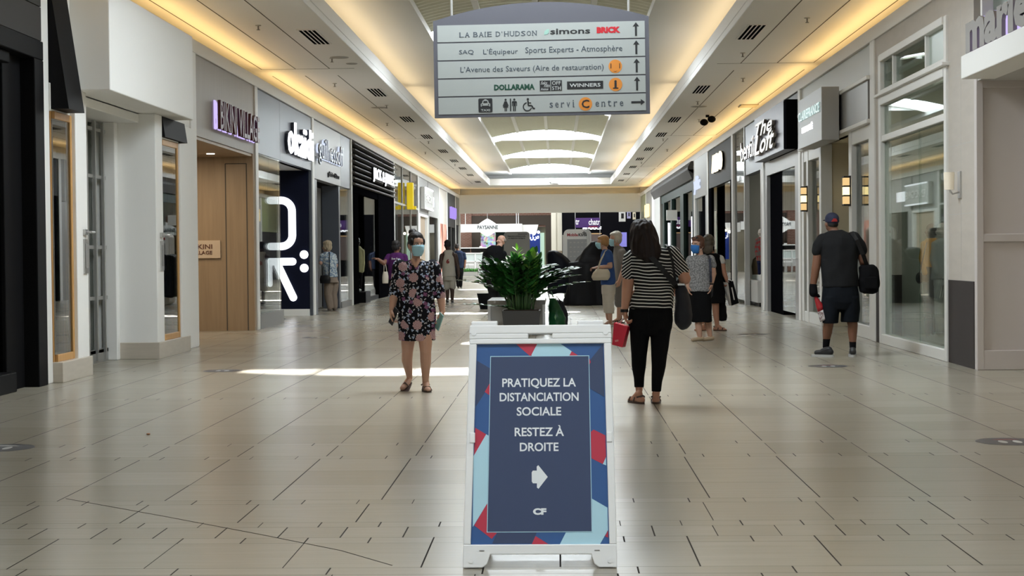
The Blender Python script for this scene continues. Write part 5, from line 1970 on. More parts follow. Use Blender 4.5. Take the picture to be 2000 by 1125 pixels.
def frond(T, base, az, reach, height, n, lighter=False, size=1.0):
    pts = []
    for k in range(9):
        t = k / 8
        r = reach * (0.25 * t + 0.75 * t ** 2.0)
        pts.append(Vector((base[0] + math.cos(az) * r, base[1] + math.sin(az) * r, base[2] + height * (t - 0.10 * t ** 3) if reach < 0.6 else base[2] + height * (1.35 * t - 0.42 * t ** 2.5))))
    root = part(MB().path(pts, [0.016 - 0.011 * k / 8 for k in range(9)], 6), 'stem', M['stem'], T, smooth=True)
    mb = MB()
    for i in range(n):
        t = 0.30 + 0.68 * i / (n - 1)
        f = t * 8
        k = min(7, int(f))
        p = pts[k].lerp(pts[k + 1], f - k)
        d = (pts[k + 1] - pts[k]).normalized()
        side = d.cross(Vector((0, 0, 1)))
        if side.length < 0.05:
            side = Vector((math.sin(az), -math.cos(az), 0))
        side.normalize()
        for sgn in (-1, 1):
            dd = side * sgn * 0.9 + d * 0.75 + Vector((random.uniform(-.15, .15), random.uniform(-.15, .15), random.uniform(0, .25)))
            L = (0.105 + 0.05 * math.sin(PI * min(1, t))) * random.uniform(0.85, 1.15) * size
            leafblade(mb, p, dd, Vector((random.uniform(-.4, .4), random.uniform(-.5, .2), 1)), L, L * 0.30)
    leafblade(mb, pts[-1], pts[-1] - pts[-2], Vector((0.2, 0.1, 1)), 0.12 * size, 0.03 * size)
    part(mb, 'leaves', M['leafy'] if lighter else M['leaf'], T, smooth=True)
T = thing('potted_plant', 'big glossy dark green potted plant in a square charcoal pot', 'plant', (PYX, 28.2, 0))
part(MB().loft([((PYX, 28.2, 0), (0.29, -0.29, 0), (0.29, 0.29, 0)), ((PYX, 28.2, 0.36), (0.33, -0.33, 0), (0.33, 0.33, 0))], 4), 'pot', mat('charcoal_pot', (0.085, 0.085, 0.088), 0.5), T)
part(MB().box(PYX - 0.30, PYX + 0.30, 27.9, 28.5, 0.361, 0.375), 'soil', mat('soil', (0.03, 0.02, 0.015), 0.9), T)
for k in range(74):
    az = 2.399963 * k + random.uniform(-0.2, 0.2)
    lean = ((k * 0.618034) % 1.0)
    reach = 0.10 + 0.72 * lean
    hgt = (1.07 - 0.30 * lean) * random.uniform(0.74, 1.04)
    rb_ = 0.22 * random.random()
    frond(T, (PYX + rb_ * math.cos(az), 28.2 + rb_ * math.sin(az), 0.36), az, reach, hgt, random.randint(9, 12), lighter=(k in (5, 18, 31, 44, 57)), size=random.uniform(1.15, 1.45))
frond(T, (PYX - 0.05, 27.98, 0.37), -1.7, 0.08, 1.14, 10, True, 1.1)
frond(T, (PYX - 0.1, 28.0, 0.37), 3.3, 0.86, 0.12, 7, size=1.2)
frond(T, (PYX - 0.1, 28.1, 0.37), 3.0, 0.9, 0.55, 9, size=1.3)
frond(T, (PYX + 0.1, 28.1, 0.37), 0.05, 0.95, 0.50, 9, size=1.3)
T = thing('potted_plant', 'small dark potted plant partly hidden behind the left of the big plant', 'plant', (-1.66, 39.5, 0))
part(MB().zloft([(0, -1.66, 39.5, 0.22, 0.22), (0.38, -1.66, 39.5, 0.30, 0.30)], 24), 'pot', M['dark'], T, smooth=False)
for k in range(14):
    az = 2 * PI * k / 14
    frond(T, (-1.66, 39.5, 0.36), az, 0.10 + 0.2 * (k % 3) / 2, 0.45 + 0.1 * (k % 4), 7, size=1.1)
# green shopping bag
T = thing('shopping_bag', 'dark green shopping bag with a pale leaf mark standing by the bench', 'bag', (-0.02, 29.0, 0))
gb = mat('green_bag', (0.004, 0.095, 0.028), 0.4)
mb = MB()
mb.loft([((-0.02, 29.0, 0.0), (0.15, 0, 0), (0, 0.10, 0)), ((-0.02, 29.0, 0.2), (0.155, 0, 0), (0, 0.11, 0)), ((-0.06, 29.0, 0.38), (0.11, 0, 0), (0, 0.08, 0)), ((-0.10, 29.0, 0.55), (0.045, 0, 0), (0, 0.04, 0))], 18)
part(bake(mb, 0.012, 3, wr=0.012, wscale=14), 'body', gb, T, smooth=True)
part(MB().prism([(0, 0), (0.018, 0.05), (0, 0.10), (-0.018, 0.05)], (-0.05, 28.885, 0.16), (1, 0, 0), Z3, (0, 0.004, 0)), 'mark', mat('pale_green_mark', (0.2, 0.4, 0.2), 0.5), T)
part(MB().path([(-0.14, 29.0, 0.5), (-0.17, 29.0, 0.62), (-0.12, 29.0, 0.66), (-0.08, 29.0, 0.55)], 0.01, 6), 'handle', gb, T, smooth=True)
T = thing('backpack', 'dark navy bag leaning behind the green shopping bag', 'bag', (0.02, 29.35, 0))
mb = MB().zloft([(0, 0.02, 29.35, 0.15, 0.09), (0.25, 0.02, 29.35, 0.16, 0.1), (0.46, 0.0, 29.35, 0.10, 0.07), (0.5, 0, 29.35, 0.05, 0.04)], 18)
part(bake(mb, 0.012, 3, wr=0.01, wscale=12), 'body', mat('navy_cloth', (0.008, 0.010, 0.02), 0.7), T, smooth=True)
part(MB().path([(-0.06, 29.3, 0.47), (-0.02, 29.3, 0.56), (0.05, 29.3, 0.47)], 0.012, 6), 'handle', M['dark'], T, smooth=True)

# phone kiosk
T = thing('kiosk', 'white rounded phone repair kiosk rising behind the black drape', 'kiosk', (0.55, 45.5, 0))
Y = 45.0
def kx(px): return (px - 1089) * Y / 3200
def kz(py): return 1.35 + (492 - py) * Y / 3200
part(MB().prism(rrect(kx(1155) - kx(1101), 1.98, 0.14, 6), (kx(1101), Y + 0.7, 0), (1, 0, 0), Z3, (0, -0.7, 0)), 'body', M['white'], T)
part(MB().box(kx(1108), kx(1150), Y - 0.012, Y - 0.001, 0.9, kz(466.5)), 'display_panel', mat('kiosk_display', (0.36, 0.37, 0.38), 0.35), T)
red = mat('kiosk_red', (0.42, 0.02, 0.03), 0.5)
part(ftext('Mobile', kx(1108), kx(1129), kz(461), kz(455), Y - 0.004, 0.003, bold=0.03), 'lettering', red, T)
part(ftext('Klinik', kx(1130), kx(1148), kz(461), kz(455), Y - 0.004, 0.003, bold=0.03), 'lettering', M['charcoal'], T)
for r in range(4):
    for c in range(5):
        part(MB().box(kx(1113 + c * 7.4), kx(1116.5 + c * 7.4), Y - 0.018, Y - 0.013, kz(474 + r * 9), kz(472 + r * 9)), 'phone_case', M['lgrey'], T)
part(MB().box(kx(1146), kx(1150.5), Y - 0.12, Y - 0.02, 0, kz(446)), 'post', M['alud'], T)
part(MB().prism([(kx(1141), kz(451)), (kx(1146), kz(455)), (kx(1141), kz(458)), (kx(1137), kz(454))], (0, Y - 0.004, 0), (1, 0, 0), Z3, (0, -0.003, 0)), 'logo', M['grey'], T)
part(MB().box(kx(1099), kx(1102), Y + 0.1, Y + 0.4, 0.3, kz(458)), 'side_rail', M['white'], T)
# black drape over a kiosk
blk = mat('black_drape', (0.005, 0.005, 0.006), 0.6, spec=0.15)
T = thing('draped_kiosk', 'counter shrouded in a creased black sheet beside the phone kiosk', 'kiosk cover', (0.75, 41.8, 0))
mb = MB()
Y = 41.6
def dx(px): return (px - 1089) * Y / 3200
def dz(py): return 1.35 + (492 - py) * Y / 3200
prof = [(599, 1096, 1182), (570, 1106, 1181), (540, 1114, 1180), (515, 1120, 1180), (500, 1128, 1179), (488, 1139, 1178), (479, 1148, 1174), (473, 1155, 1166)]
rows_ = [(max(0.0, dz(py)), (dx(a) + dx(b)) / 2, Y + 0.3, (dx(b) - dx(a)) / 2, 0.55 * (1 if py > 500 else 0.6)) for py, a, b in prof]
mb.zloft(rows_, 40)
mb.box(dx(1112), dx(1180), Y - 0.15, Y + 0.75, 0.0, dz(512))
part(bake(mb, 0.03, 4, wr=0.06, wscale=3.4, stretch=(1.2, 1.2, 0.35)), 'sheet', blk, T, smooth=True)
T = thing('draped_kiosk', 'lower counter under a blue black sheet behind the right of the plant', 'kiosk cover', (0.1, 44.0, 0))
Y = 43.6
mb = MB()
prof = [(572, 1068, 1124), (540, 1068, 1122), (514, 1067, 1118), (502, 1067, 1107), (494, 1068, 1096), (490, 1072, 1088)]
rows_ = [(max(0.0, dz(py)), (dx(a) + dx(b)) / 2, Y + 0.4, (dx(b) - dx(a)) / 2, 0.4) for py, a, b in prof]
mb.zloft(rows_, 32)
part(bake(mb, 0.03, 4, wr=0.05, wscale=3.4, stretch=(1.2, 1.2, 0.35)), 'sheet', mat('blueblack_drape', (0.004, 0.005, 0.010), 0.6, spec=0.15), T, smooth=True)
# phone repair information board
T = thing('info_board', 'grey board with a rounded top about phone repair behind the plant', 'sign', (-1.1, 45.2, 0))
Y = 45.0
part(MB().prism(rrect(kx(1035) - kx(984), kz(451) - 0.0, 0.1, 6), (kx(984), Y + 0.12, 0), (1, 0, 0), Z3, (0, -0.12, 0)), 'panel', mat('board_grey', (0.24, 0.235, 0.22), 0.5), T)
part(ftext('Réparation professionnelle', kx(992), kx(1027), kz(461.5), kz(458.0), Y - 0.002, 0.003, bold=0.02), 'lettering', M['dark'], T)
part(ftext('de téléphones intelligents', kx(993), kx(1026), kz(465.5), kz(462.0), Y - 0.002, 0.003, bold=0.02), 'lettering', M['dark'], T)
part(MB().box(kx(1012), kx(1030), Y - 0.004, Y - 0.001, kz(456), kz(455)), 'rule', M['dark'], T)

# floor stickers: dark rounds with a pale pair of footprints
sk = mat('sticker_charcoal', (0.075, 0.075, 0.085), 0.4)
sw = mat('sticker_white', (0.6, 0.6, 0.6), 0.4)
sr = mat('sticker_red', (0.25, 0.03, 0.04), 0.4)
for k, (x, y) in enumerate(((-3.96, 11.5), (3.14, 11.5), (-3.94, 19.1), (3.13, 19.1), (-3.96, 26.6), (3.13, 26.5), (-4.0, 33.8))):
    lab = 'round dark floor sticker on the %s side of the tiles, %s from the camera' % ('left' if x < 0 else 'right', ORD[k // 2])
    T = thing('floor_sticker', lab, 'sticker', (x, y, 0), group='round distancing stickers on the floor')
    part(MB().prism(disc(0.23, 36), (x, y, 0.0005), (1, 0, 0), (0, 1, 0), (0, 0, 0.0008)), 'disc', sk, T)
    part(MB().prism([(p * 0.7, q * 0.7) for p, q in disc(0.2, 24)[3:10]], (x, y, 0.0015), (1, 0, 0), (0, 1, 0), (0, 0, 0.0003)), 'band', sr if k % 2 else sw, T)
    for dx_ in (-0.05, 0.05):
        part(MB().prism([(dx_ + 0.028 * math.cos(a), -0.02 + 0.08 * math.sin(a)) for a in [2 * PI * i / 16 for i in range(16)]], (x, y, 0.0015), (1, 0, 0), (0, 1, 0), (0, 0, 0.0004)), 'footprint', sw, T)
T = thing('fallen_leaf', 'tiny curled brown leaf lying on the tiles at left', 'leaf', (-3.11, 12.3, 0))
part(MB().ell((-3.11, 12.3, 0.006), (0.016, 0.02, 0.006), n=10, m=6), 'blade', mat('dead_leaf', (0.28, 0.10, 0.03), 0.6), T, smooth=True)

# ================================================================== PEOPLE
CAMM = cam.matrix_world.copy()
def FL(px, py, z=0.0):
    d = CAMM.to_3x3() @ Vector(((px - 1000) / 3200.0, (562.5 - py) / 3200.0, -1.0))
    o = CAMM.translation
    return o + d * ((z - o.z) / d.z)

SKIN = {'light': mat('skin_light', (0.50, 0.29, 0.21), 0.55, var=0.06, vscale=8), 'tan': mat('skin_tan', (0.40, 0.20, 0.13), 0.55, var=0.06, vscale=8),
        'brown': mat('skin_brown', (0.19, 0.085, 0.05), 0.5, var=0.06, vscale=8), 'dark': mat('skin_dark', (0.045, 0.022, 0.016), 0.5), 'black': mat('mannequin_black', (0.012, 0.012, 0.012), 0.4), 'pale': mat('mannequin_pale', (0.5, 0.45, 0.4), 0.5)}
EYEW = mat('eye_white', (0.7, 0.68, 0.66), 0.3)
EYED = mat('eye_iris', (0.02, 0.012, 0.008), 0.2)
MASKB = mat('mask_pale_blue', (0.36, 0.62, 0.74), 0.8, bump=0.3, bscale=25, stretch=(0.2, 0.2, 6))
MASKD = mat('mask_bright_blue', (0.03, 0.17, 0.52), 0.8)


def fabric(name, col, rough=0.85, var=0.12, vscale=6, bump=0.25, bscale=14):
    return mat(name, col, rough, var=var, vscale=vscale, bump=bump, bscale=bscale, spec=0.15)


class Fig:
    def __init__(s, label, cx, fy, name='person', cat='person', z0=0.0, group=None, Y=None, vox=0.009):
        s.cx, s.fy, s.vox = cx, fy, vox
        if Y is None:
            q = FL(cx, fy, z0)
        else:
            q = Vector(((cx - 1089) * Y / 3200.0, Y, z0))
        s.s = 3200.0 / q.y
        s.root = thing(name, label, cat, (q.x, q.y, z0), 0, group)
        s.k = 0

    def p(s, px, py, dy=0.0):
        return Vector(((px - s.cx) / s.s, dy, max(0.004, (s.fy - py) / s.s)))

    def limb(s, mb, pts):
        """(px, py, dy, radius px)"""
        return mb.chain([(s.p(a, b, d), r / s.s) for a, b, d, r in pts])

    def tor(s, mb, rows, n=28):
        """(py, centre px, half width px, half depth px, dy)"""
        rr = []
        for py, c, hw, hd, dy in rows:
            rr.append((s.p(c, py, dy), (hw / s.s, 0, 0), (0, hd / s.s, 0)))
        rr.sort(key=lambda r: r[0].z)
        return mb.loft(rr, n)

    def tube(s, mb, pts, n=18):
        """(px, py, dy, half width px, half depth px): a trouser leg or sleeve with level ends"""
        return mb.loft([(s.p(a, b, d), (-w / s.s, 0, 0), (0, h / s.s, 0)) for a, b, d, w, h in pts], n)

    def foot(s, mb, px, py, ang, L=0.23, w=0.042, lift=0.0):
        """ankle base at px, py; ang = direction of the toes in plan (0 = to the right, -90 towards the camera)"""
        a = math.radians(ang)
        d = Vector((math.cos(a), math.sin(a), 0))
        c = s.p(px, py)
        c.z = 0.035 + lift
        heel = c - d * 0.045
        heel.z += lift * 0.4
        ball = c + d * (L * 0.48)
        ball.z = 0.026 + lift * 0.3
        toe = c + d * (L * 0.70)
        toe.z = 0.020
        mb.cap(heel, 0.034, ball, w * 0.72)
        mb.cap(ball + d.cross(Vector((0, 0, 1))) * 0.015, w * 0.55, toe, 0.020)
        mb.cap(ball - d.cross(Vector((0, 0, 1))) * 0.015, w * 0.55, toe, 0.020)
        ank = c + Vector((0, 0, 0.05))
        mb.cap(ank, 0.036, ball, w * 0.6)
        return c, d

    def sole(s, px, py, ang, m, name='sandal', L=0.25, w=0.045, strap=True, lift=0.0, shoe=False):
        a = math.radians(ang)
        d = Vector((math.cos(a), math.sin(a), 0))
        sd = Vector((-d.y, d.x, 0))
        c = s.p(px, py)
        c.z = 0.0
        mb = MB()
        if shoe:
            mb.loft([(c - d * 0.07 + Vector((0, 0, z)), d * 0.001 + d * 0.0, sd * 0.0) for z in ()] or [((c + d * 0.055) + Vector((0, 0, 0.0)), d * 0.15, sd * 0.048), ((c + d * 0.055) + Vector((0, 0, 0.03)), d * 0.15, sd * 0.050)], 20)
            s.add(mb, name + '_sole', mat('shoe_sole', (0.45, 0.45, 0.44), 0.6))
            up = MB()
            up.cap(c - d * 0.045 + Vector((0, 0, 0.065)), 0.045, c + d * 0.13 + Vector((0, 0, 0.05)), 0.037)
            up.cap(c - d * 0.03 + Vector((0, 0, 0.095)), 0.042, c + d * 0.05 + Vector((0, 0, 0.075)), 0.038)
            s.add(bake(up, 0.008, 2), name, m, True)
            return
        mb.loft([((c + d * 0.05) + Vector((0, 0, z + lift * 0.3)), d * L * 0.52, sd * w) for z in (0.0, 0.018)], 20)
        if strap:
            for t in (0.08, 0.0):
                mb.ribbon([c + d * (t + 0.03) + sd * 0.045 + Vector((0, 0, 0.015)), c + d * (t + 0.03) + sd * 0.025 + Vector((0, 0, 0.062 - t * 0.1)), c + d * (t + 0.03) - sd * 0.025 + Vector((0, 0, 0.062 - t * 0.1)), c + d * (t + 0.03) - sd * 0.045 + Vector((0, 0, 0.015))], d, 0.016, 0.006)
            mb.ribbon([c - d * 0.03 + sd * 0.042 + Vector((0, 0, 0.06)), c - d * 0.072 + Vector((0, 0, 0.075)), c - d * 0.03 - sd * 0.042 + Vector((0, 0, 0.06))], Vector((0, 0, 1)), 0.014, 0.006)
        s.add(mb, name, m)

    def hand(s, mb, px, py, dy, d, pn, sd, k=1.0, curl=0.5):
        """wrist pixel, pointing direction, palm normal, thumb side"""
        w = s.p(px, py, dy)
        d, pn, sd = Vector(d).normalized(), Vector(pn).normalized(), Vector(sd).normalized()
        R = Matrix((sd, pn, d)).transposed()
        mb.ell(w + d * 0.045 * k, (0.041 * k, 0.017 * k, 0.050 * k), R.to_4x4(), 12, 8)
        mb.cap(w - d * 0.01, 0.026 * k, w + d * 0.04 * k, 0.024 * k)
        for i, (o, L) in enumerate(((0.030, 0.070), (0.010, 0.080), (-0.011, 0.074), (-0.031, 0.058))):
            a = w + d * 0.085 * k + sd * (o * k)
            c1 = curl * (0.7 + 0.15 * i)
            d1 = (d * math.cos(c1) + pn * math.sin(c1)).normalized()
            b = a + d1 * L * 0.52 * k
            c2 = curl * (1.7 + 0.2 * i)
            d2 = (d * math.cos(c2) + pn * math.sin(c2)).normalized()
            e = b + d2 * L * 0.50 * k
            mb.chain([(a, 0.0098 * k), (b, 0.0092 * k), (e, 0.0080 * k)])
        a = w + d * 0.025 * k + sd * 0.030 * k
        b = a + (sd * 0.75 + d * 0.55 + pn * 0.35).normalized() * 0.038 * k
        e = b + (d * 0.9 + pn * 0.35 + sd * 0.1).normalized() * 0.032 * k
        mb.chain([(a, 0.014 * k), (b, 0.0115 * k), (e, 0.0095 * k)])

    def head(s, mb, px, py, hpx, yaw=0.0, pitch=0.0, dy=0.0, ears=True, face=True):
        """head centre pixel, head height in px; yaw 0 faces the camera, +90 faces image right"""
        K = hpx / s.s / 0.225
        c = s.p(px, py, dy)
        s.hm = Matrix.Translation(c) @ Matrix.Rotation(math.radians(yaw), 4, 'Z') @ Matrix.Rotation(math.radians(pitch), 4, 'X') @ Matrix.Scale(K, 4)
        q = MB()
        q.ell((0, 0.008, 0.030), (0.074, 0.094, 0.084))
        q.ell((0, -0.030, -0.035), (0.058, 0.062, 0.075))
        q.ell((0, -0.050, -0.082), (0.032, 0.032, 0.026))
        q.ell((0, 0.02, -0.03), (0.062, 0.072, 0.07))
        q.cap((0, -0.085, 0.012), 0.010, (0, -0.108, -0.022), 0.014)
        q.ell((0, -0.088, -0.055), (0.024, 0.012, 0.012))
        for sx_ in (-1, 1):
            q.ell((sx_ * 0.034, -0.076, -0.020), (0.022, 0.018, 0.022))
            if ears:
                q.ell((sx_ * 0.074, 0.012, -0.012), (0.012, 0.021, 0.032))
        q.xform(s.hm)
        mb.add(q.v, q.f)
        return s

    def face(s, brow=(0.03, 0.018, 0.012), lips=True):
        for sx_ in (-1, 1):
            s.add(MB().ell((sx_ * 0.032, -0.079, 0.010), (0.0135, 0.009, 0.0075), n=10, m=6).xform(s.hm), 'eye', EYEW, True)
            s.add(MB().ell((sx_ * 0.032, -0.0855, 0.010), (0.0062, 0.004, 0.0062), n=10, m=6).xform(s.hm), 'iris', EYED, True)
            s.add(MB().cap((sx_ * 0.017, -0.089, 0.027), 0.0045, (sx_ * 0.048, -0.079, 0.029), 0.003, 8).xform(s.hm), 'eyebrow', mat('brow', brow, 0.8), True)
        if lips:
            s.add(MB().ell((0, -0.096, -0.055), (0.022, 0.006, 0.008), n=12, m=6).xform(s.hm), 'lips', mat('lips', (0.34, 0.10, 0.09), 0.5), True)

    def mask(s, m):
        vs, fs = [], []
        U, V = 14, 7
        for lay in (0.0, -0.004):
            for j in range(V + 1):
                v = j / V
                for i in range(U + 1):
                    a = math.radians(-66 + 132 * i / U)
                    z = 0.000 - 0.108 * v + 0.010 * (1 - v) * math.cos(a * 1.3)
                    bul = 0.020 * math.sin(PI * min(1, v * 0.95 + 0.05)) * math.cos(a) ** 2 + 0.014 * math.exp(-(a / 0.3) ** 2) * (1 - v)
                    taper = 1.0 - 0.32 * v ** 2.2
                    r = (0.098 + bul + lay) * taper
                    vs.append((0.74 * r * math.sin(a) * 1.02, -0.006 - r * math.cos(a), z))
        n = (U + 1) * (V + 1)
        for j in range(V):
            for i in range(U):
                a = j * (U + 1) + i
                fs.append((a, a + U + 1, a + U + 2, a + 1))
                fs.append((n + a, n + a + 1, n + a + U + 2, n + a + U + 1))
        for i in range(U):
            fs.append((i, i + 1, n + i + 1, n + i))
            b = V * (U + 1) + i
            fs.append((b, n + b, n + b + 1, b + 1))
        for j in range(V):
            a = j * (U + 1)
            fs.append((a, n + a, n + a + U + 1, a + U + 1))
            b = a + U
            fs.append((b, b + U + 1, n + b + U + 1, n + b))
        s.add(MB().add(vs, fs).xform(s.hm), 'face_mask', m, True)
        for sx_ in (-1, 1):
            s.add(MB().path([(sx_ * 0.066, -0.045, -0.005), (sx_ * 0.079, 0.0, 0.006), (sx_ * 0.081, 0.022, -0.01), (sx_ * 0.077, 0.0, -0.04), (sx_ * 0.055, -0.05, -0.08)], 0.002, 5).xform(s.hm), 'ear_loop', EYEW, True)

    def hair(s, kind, m, wr=0.006, extra=None):
        q = MB()
        q.ell((0, 0.027, 0.066), (0.083, 0.096, 0.078))
        q.ell((0, 0.050, 0.005), (0.080, 0.068, 0.088))
        if kind == 'bun':
            q.ell((-0.012, 0.085, 0.128), (0.044, 0.044, 0.040))
            q.cap((0, 0.06, 0.09), 0.05, (-0.01, 0.08, 0.12), 0.03)
            for sx_ in (-1, 1):
                q.ell((sx_ * 0.062, -0.012, 0.035), (0.022, 0.05, 0.045))
        elif kind in ('short', 'bob', 'curly'):
            q.ell((0, -0.015, 0.085), (0.070, 0.072, 0.040))
            for sx_ in (-1, 1):
                q.ell((sx_ * 0.068, 0.012, 0.012), (0.022, 0.050, 0.060))
            if kind == 'bob':
                q.ell((0, 0.065, -0.075), (0.085, 0.055, 0.085))
        elif kind == 'crop':
            q = MB()
            q.ell((0, 0.012, 0.055), (0.079, 0.096, 0.072))
            q.ell((0, 0.045, 0.01), (0.076, 0.066, 0.075))
        q.xform(s.hm)
        if extra:
            extra(q)
        s.add(bake(q, max(0.006, s.vox * 0.9), 2, wr=wr, wscale=45, stretch=(1, 1, 0.25)), 'hair', m, True)

    def add(s, mb, name, m, smooth=False, label=None, parent=None):
        o = mb.build(name, m, parent or s.root, smooth)
        if label:
            o['label'] = label
        return o

    def skin(s, mb, key, smooth=3):
        return s.add(bake(mb, s.vox, smooth), 'body', SKIN[key], True)

    def cloth(s, mb, name, m, wr=0.010, wscale=10, smooth=3, stretch=(1, 1, 0.6), label=None, vox=None):
        s.k += 3.7
        return s.add(bake(mb, vox or s.vox * 1.15, smooth, wr=wr, wscale=wscale, seed=s.k, stretch=stretch), name, m, True, label)


# ---------- patterned cloth
def floral():
    m, nt, b, out = _new('floral_print')
    N, Lk = nt.nodes.new, nt.links.new
    tc = N('ShaderNodeTexCoord')
    base = (0.006, 0.006, 0.010, 1)
    prev = None
    def val(op, a, bb=None):
        n = N('ShaderNodeMath')
        n.operation = op
        for i, x in enumerate((a, bb)):
            if x is None:
                continue
            if isinstance(x, (int, float)):
                n.inputs[i].default_value = x
            else:
                Lk(x, n.inputs[i])
        return n.outputs[0]
    def layer(scale, rad, petals, col, col2, keep, offset, depth=0.25, aspect=None):
        nonlocal prev
        mp = N('ShaderNodeMapping')
        mp.inputs['Location'].default_value = offset
        mp.inputs['Scale'].default_value = (scale, scale * 0.35, scale)
        Lk(tc.outputs['Object'], mp.inputs[0])
        vo = N('ShaderNodeTexVoronoi')
        vo.inputs['Scale'].default_value = 1.0
        vo.inputs['Randomness'].default_value = 0.85
        Lk(mp.outputs[0], vo.inputs['Vector'])
        sub = N('ShaderNodeVectorMath')
        sub.operation = 'SUBTRACT'
        Lk(mp.outputs[0], sub.inputs[0])
        Lk(vo.outputs['Position'], sub.inputs[1])
        sp = N('ShaderNodeSeparateXYZ')
        Lk(sub.outputs[0], sp.inputs[0])
        sc = N('ShaderNodeSeparateColor')
        Lk(vo.outputs['Color'], sc.inputs[0])
        r = val('SQRT', val('ADD', val('POWER', sp.outputs[0], 2.0), val('POWER', sp.outputs[2], 2.0)))
        ang = val('ARCTAN2', sp.outputs[2], sp.outputs[0])
        ang = val('ADD', ang, val('MULTIPLY', sc.outputs[1], 6.28))
        pet = val('ADD', 1 - depth, val('MULTIPLY', val('ABSOLUTE', val('COSINE', val('MULTIPLY', ang, petals / 2.0))), depth))
        edge = val('MULTIPLY', pet, rad)
        inside = val('LESS_THAN', r, edge)
        inside = val('MULTIPLY', inside, val('LESS_THAN', sc.outputs[0], keep))
        t = val('DIVIDE', r, rad)
        rings = val('ADD', val('MULTIPLY', val('ABSOLUTE', val('SINE', val('ADD', val('MULTIPLY', t, 9.0), val('MULTIPLY', val('COSINE', val('MULTIPLY', ang, petals)), 0.8)))), 0.75), 0.1)
        mc = N('ShaderNodeMix')
        mc.data_type = 'RGBA'
        mc.inputs[6].default_value = col2 + (1,)
        mc.inputs[7].default_value = col + (1,)
        Lk(rings, mc.inputs[0])
        mx = N('ShaderNodeMix')
        mx.data_type = 'RGBA'
        if prev is None:
            mx.inputs[6].default_value = base
        else:
            Lk(prev, mx.inputs[6])
        Lk(mc.outputs[2], mx.inputs[7])
        Lk(inside, mx.inputs[0])
        prev = mx.outputs[2]
    layer(21, 0.34, 3, (0.50, 0.58, 0.72), (0.16, 0.22, 0.40), 0.55, (3, 1, 2), 0.75)
    layer(27, 0.30, 2, (0.62, 0.60, 0.60), (0.30, 0.30, 0.36), 0.45, (7, 4, 1), 0.85)
    layer(13, 0.30, 4, (0.30, 0.10, 0.16), (0.05, 0.04, 0.16), 0.35, (1, 9, 5), 0.5)
    layer(7.6, 0.37, 9, (0.58, 0.40, 0.40), (0.22, 0.10, 0.13), 0.62, (5.3, 2, 3.1), 0.18)
    Lk(prev, b.inputs['Base Color'])
    b.inputs['Roughness'].default_value = 0.8
    b.inputs['Specular IOR Level'].default_value = 0.15
    return m


def striped():
    m, nt, b, out = _new('striped_jersey')
    N, Lk = nt.nodes.new, nt.links.new
    tc = N('ShaderNodeTexCoord')
    sp = N('ShaderNodeSeparateXYZ')
    Lk(tc.outputs['Object'], sp.inputs[0])
    no = N('ShaderNodeTexNoise')
    no.inputs['Scale'].default_value = 4.5
    no.inputs['Detail'].default_value = 1
    Lk(tc.outputs['Object'], no.inputs['Vector'])
    def val(op, a, bb=None):
        n = N('ShaderNodeMath')
        n.operation = op
        for i, x in enumerate((a, bb)):
            if x is None:
                continue
            if isinstance(x, (int, float)):
                n.inputs[i].default_value = x
            else:
                Lk(x, n.inputs[i])
        return n.outputs[0]
    ax = val('ABSOLUTE', val('ADD', sp.outputs[0], -0.04))
    z = val('ADD', sp.outputs[2], val('MULTIPLY', no.outputs['Fac'], 0.05))
    z = val('ADD', z, val('MULTIPLY', sp.outputs[0], 0.06))
    z = val('ADD', z, val('MULTIPLY', val('MAXIMUM', val('ADD', ax, -0.175), 0.0), 0.9))
    f = val('FRACT', val('MULTIPLY', z, 1 / 0.0295))
    w = val('LESS_THAN', f, 0.30)
    mx = N('ShaderNodeMix')
    mx.data_type = 'RGBA'
    mx.inputs[6].default_value = (0.010, 0.010, 0.011, 1)
    mx.inputs[7].default_value = (0.62, 0.62, 0.60, 1)
    Lk(w, mx.inputs[0])
    Lk(mx.outputs[2], b.inputs['Base Color'])
    b.inputs['Roughness'].default_value = 0.85
    b.inputs['Specular IOR Level'].default_value = 0.15
    return m


def speckle(name, c1, c2, scale, thr=0.5):
    m, nt, b, out = _new(name)
    tc = nt.nodes.new('ShaderNodeTexCoord')
    n = nt.nodes.new('ShaderNodeTexNoise')
    n.inputs['Scale'].default_value = scale
    n.inputs['Detail'].default_value = 2
    r = nt.nodes.new('ShaderNodeValToRGB')
    r.color_ramp.elements[0].position = thr - 0.06
    r.color_ramp.elements[1].position = thr + 0.06
    r.color_ramp.elements[0].color = c1 + (1,)
    r.color_ramp.elements[1].color = c2 + (1,)
    nt.links.new(tc.outputs['Object'], n.inputs['Vector'])
    nt.links.new(n.outputs['Fac'], r.inputs[0])
    nt.links.new(r.outputs[0], b.inputs['Base Color'])
    b.inputs['Roughness'].default_value = 0.85
    b.inputs['Specular IOR Level'].default_value = 0.15
    return m


BLACKC = mat('black_cloth', (0.006, 0.006, 0.007), 0.9, spec=0.1, bump=0.25, bscale=14)
BROWNL = mat('brown_leather', (0.05, 0.025, 0.018), 0.5)
BLACKL = mat('black_leather', (0.007, 0.007, 0.008), 0.45, spec=0.25)

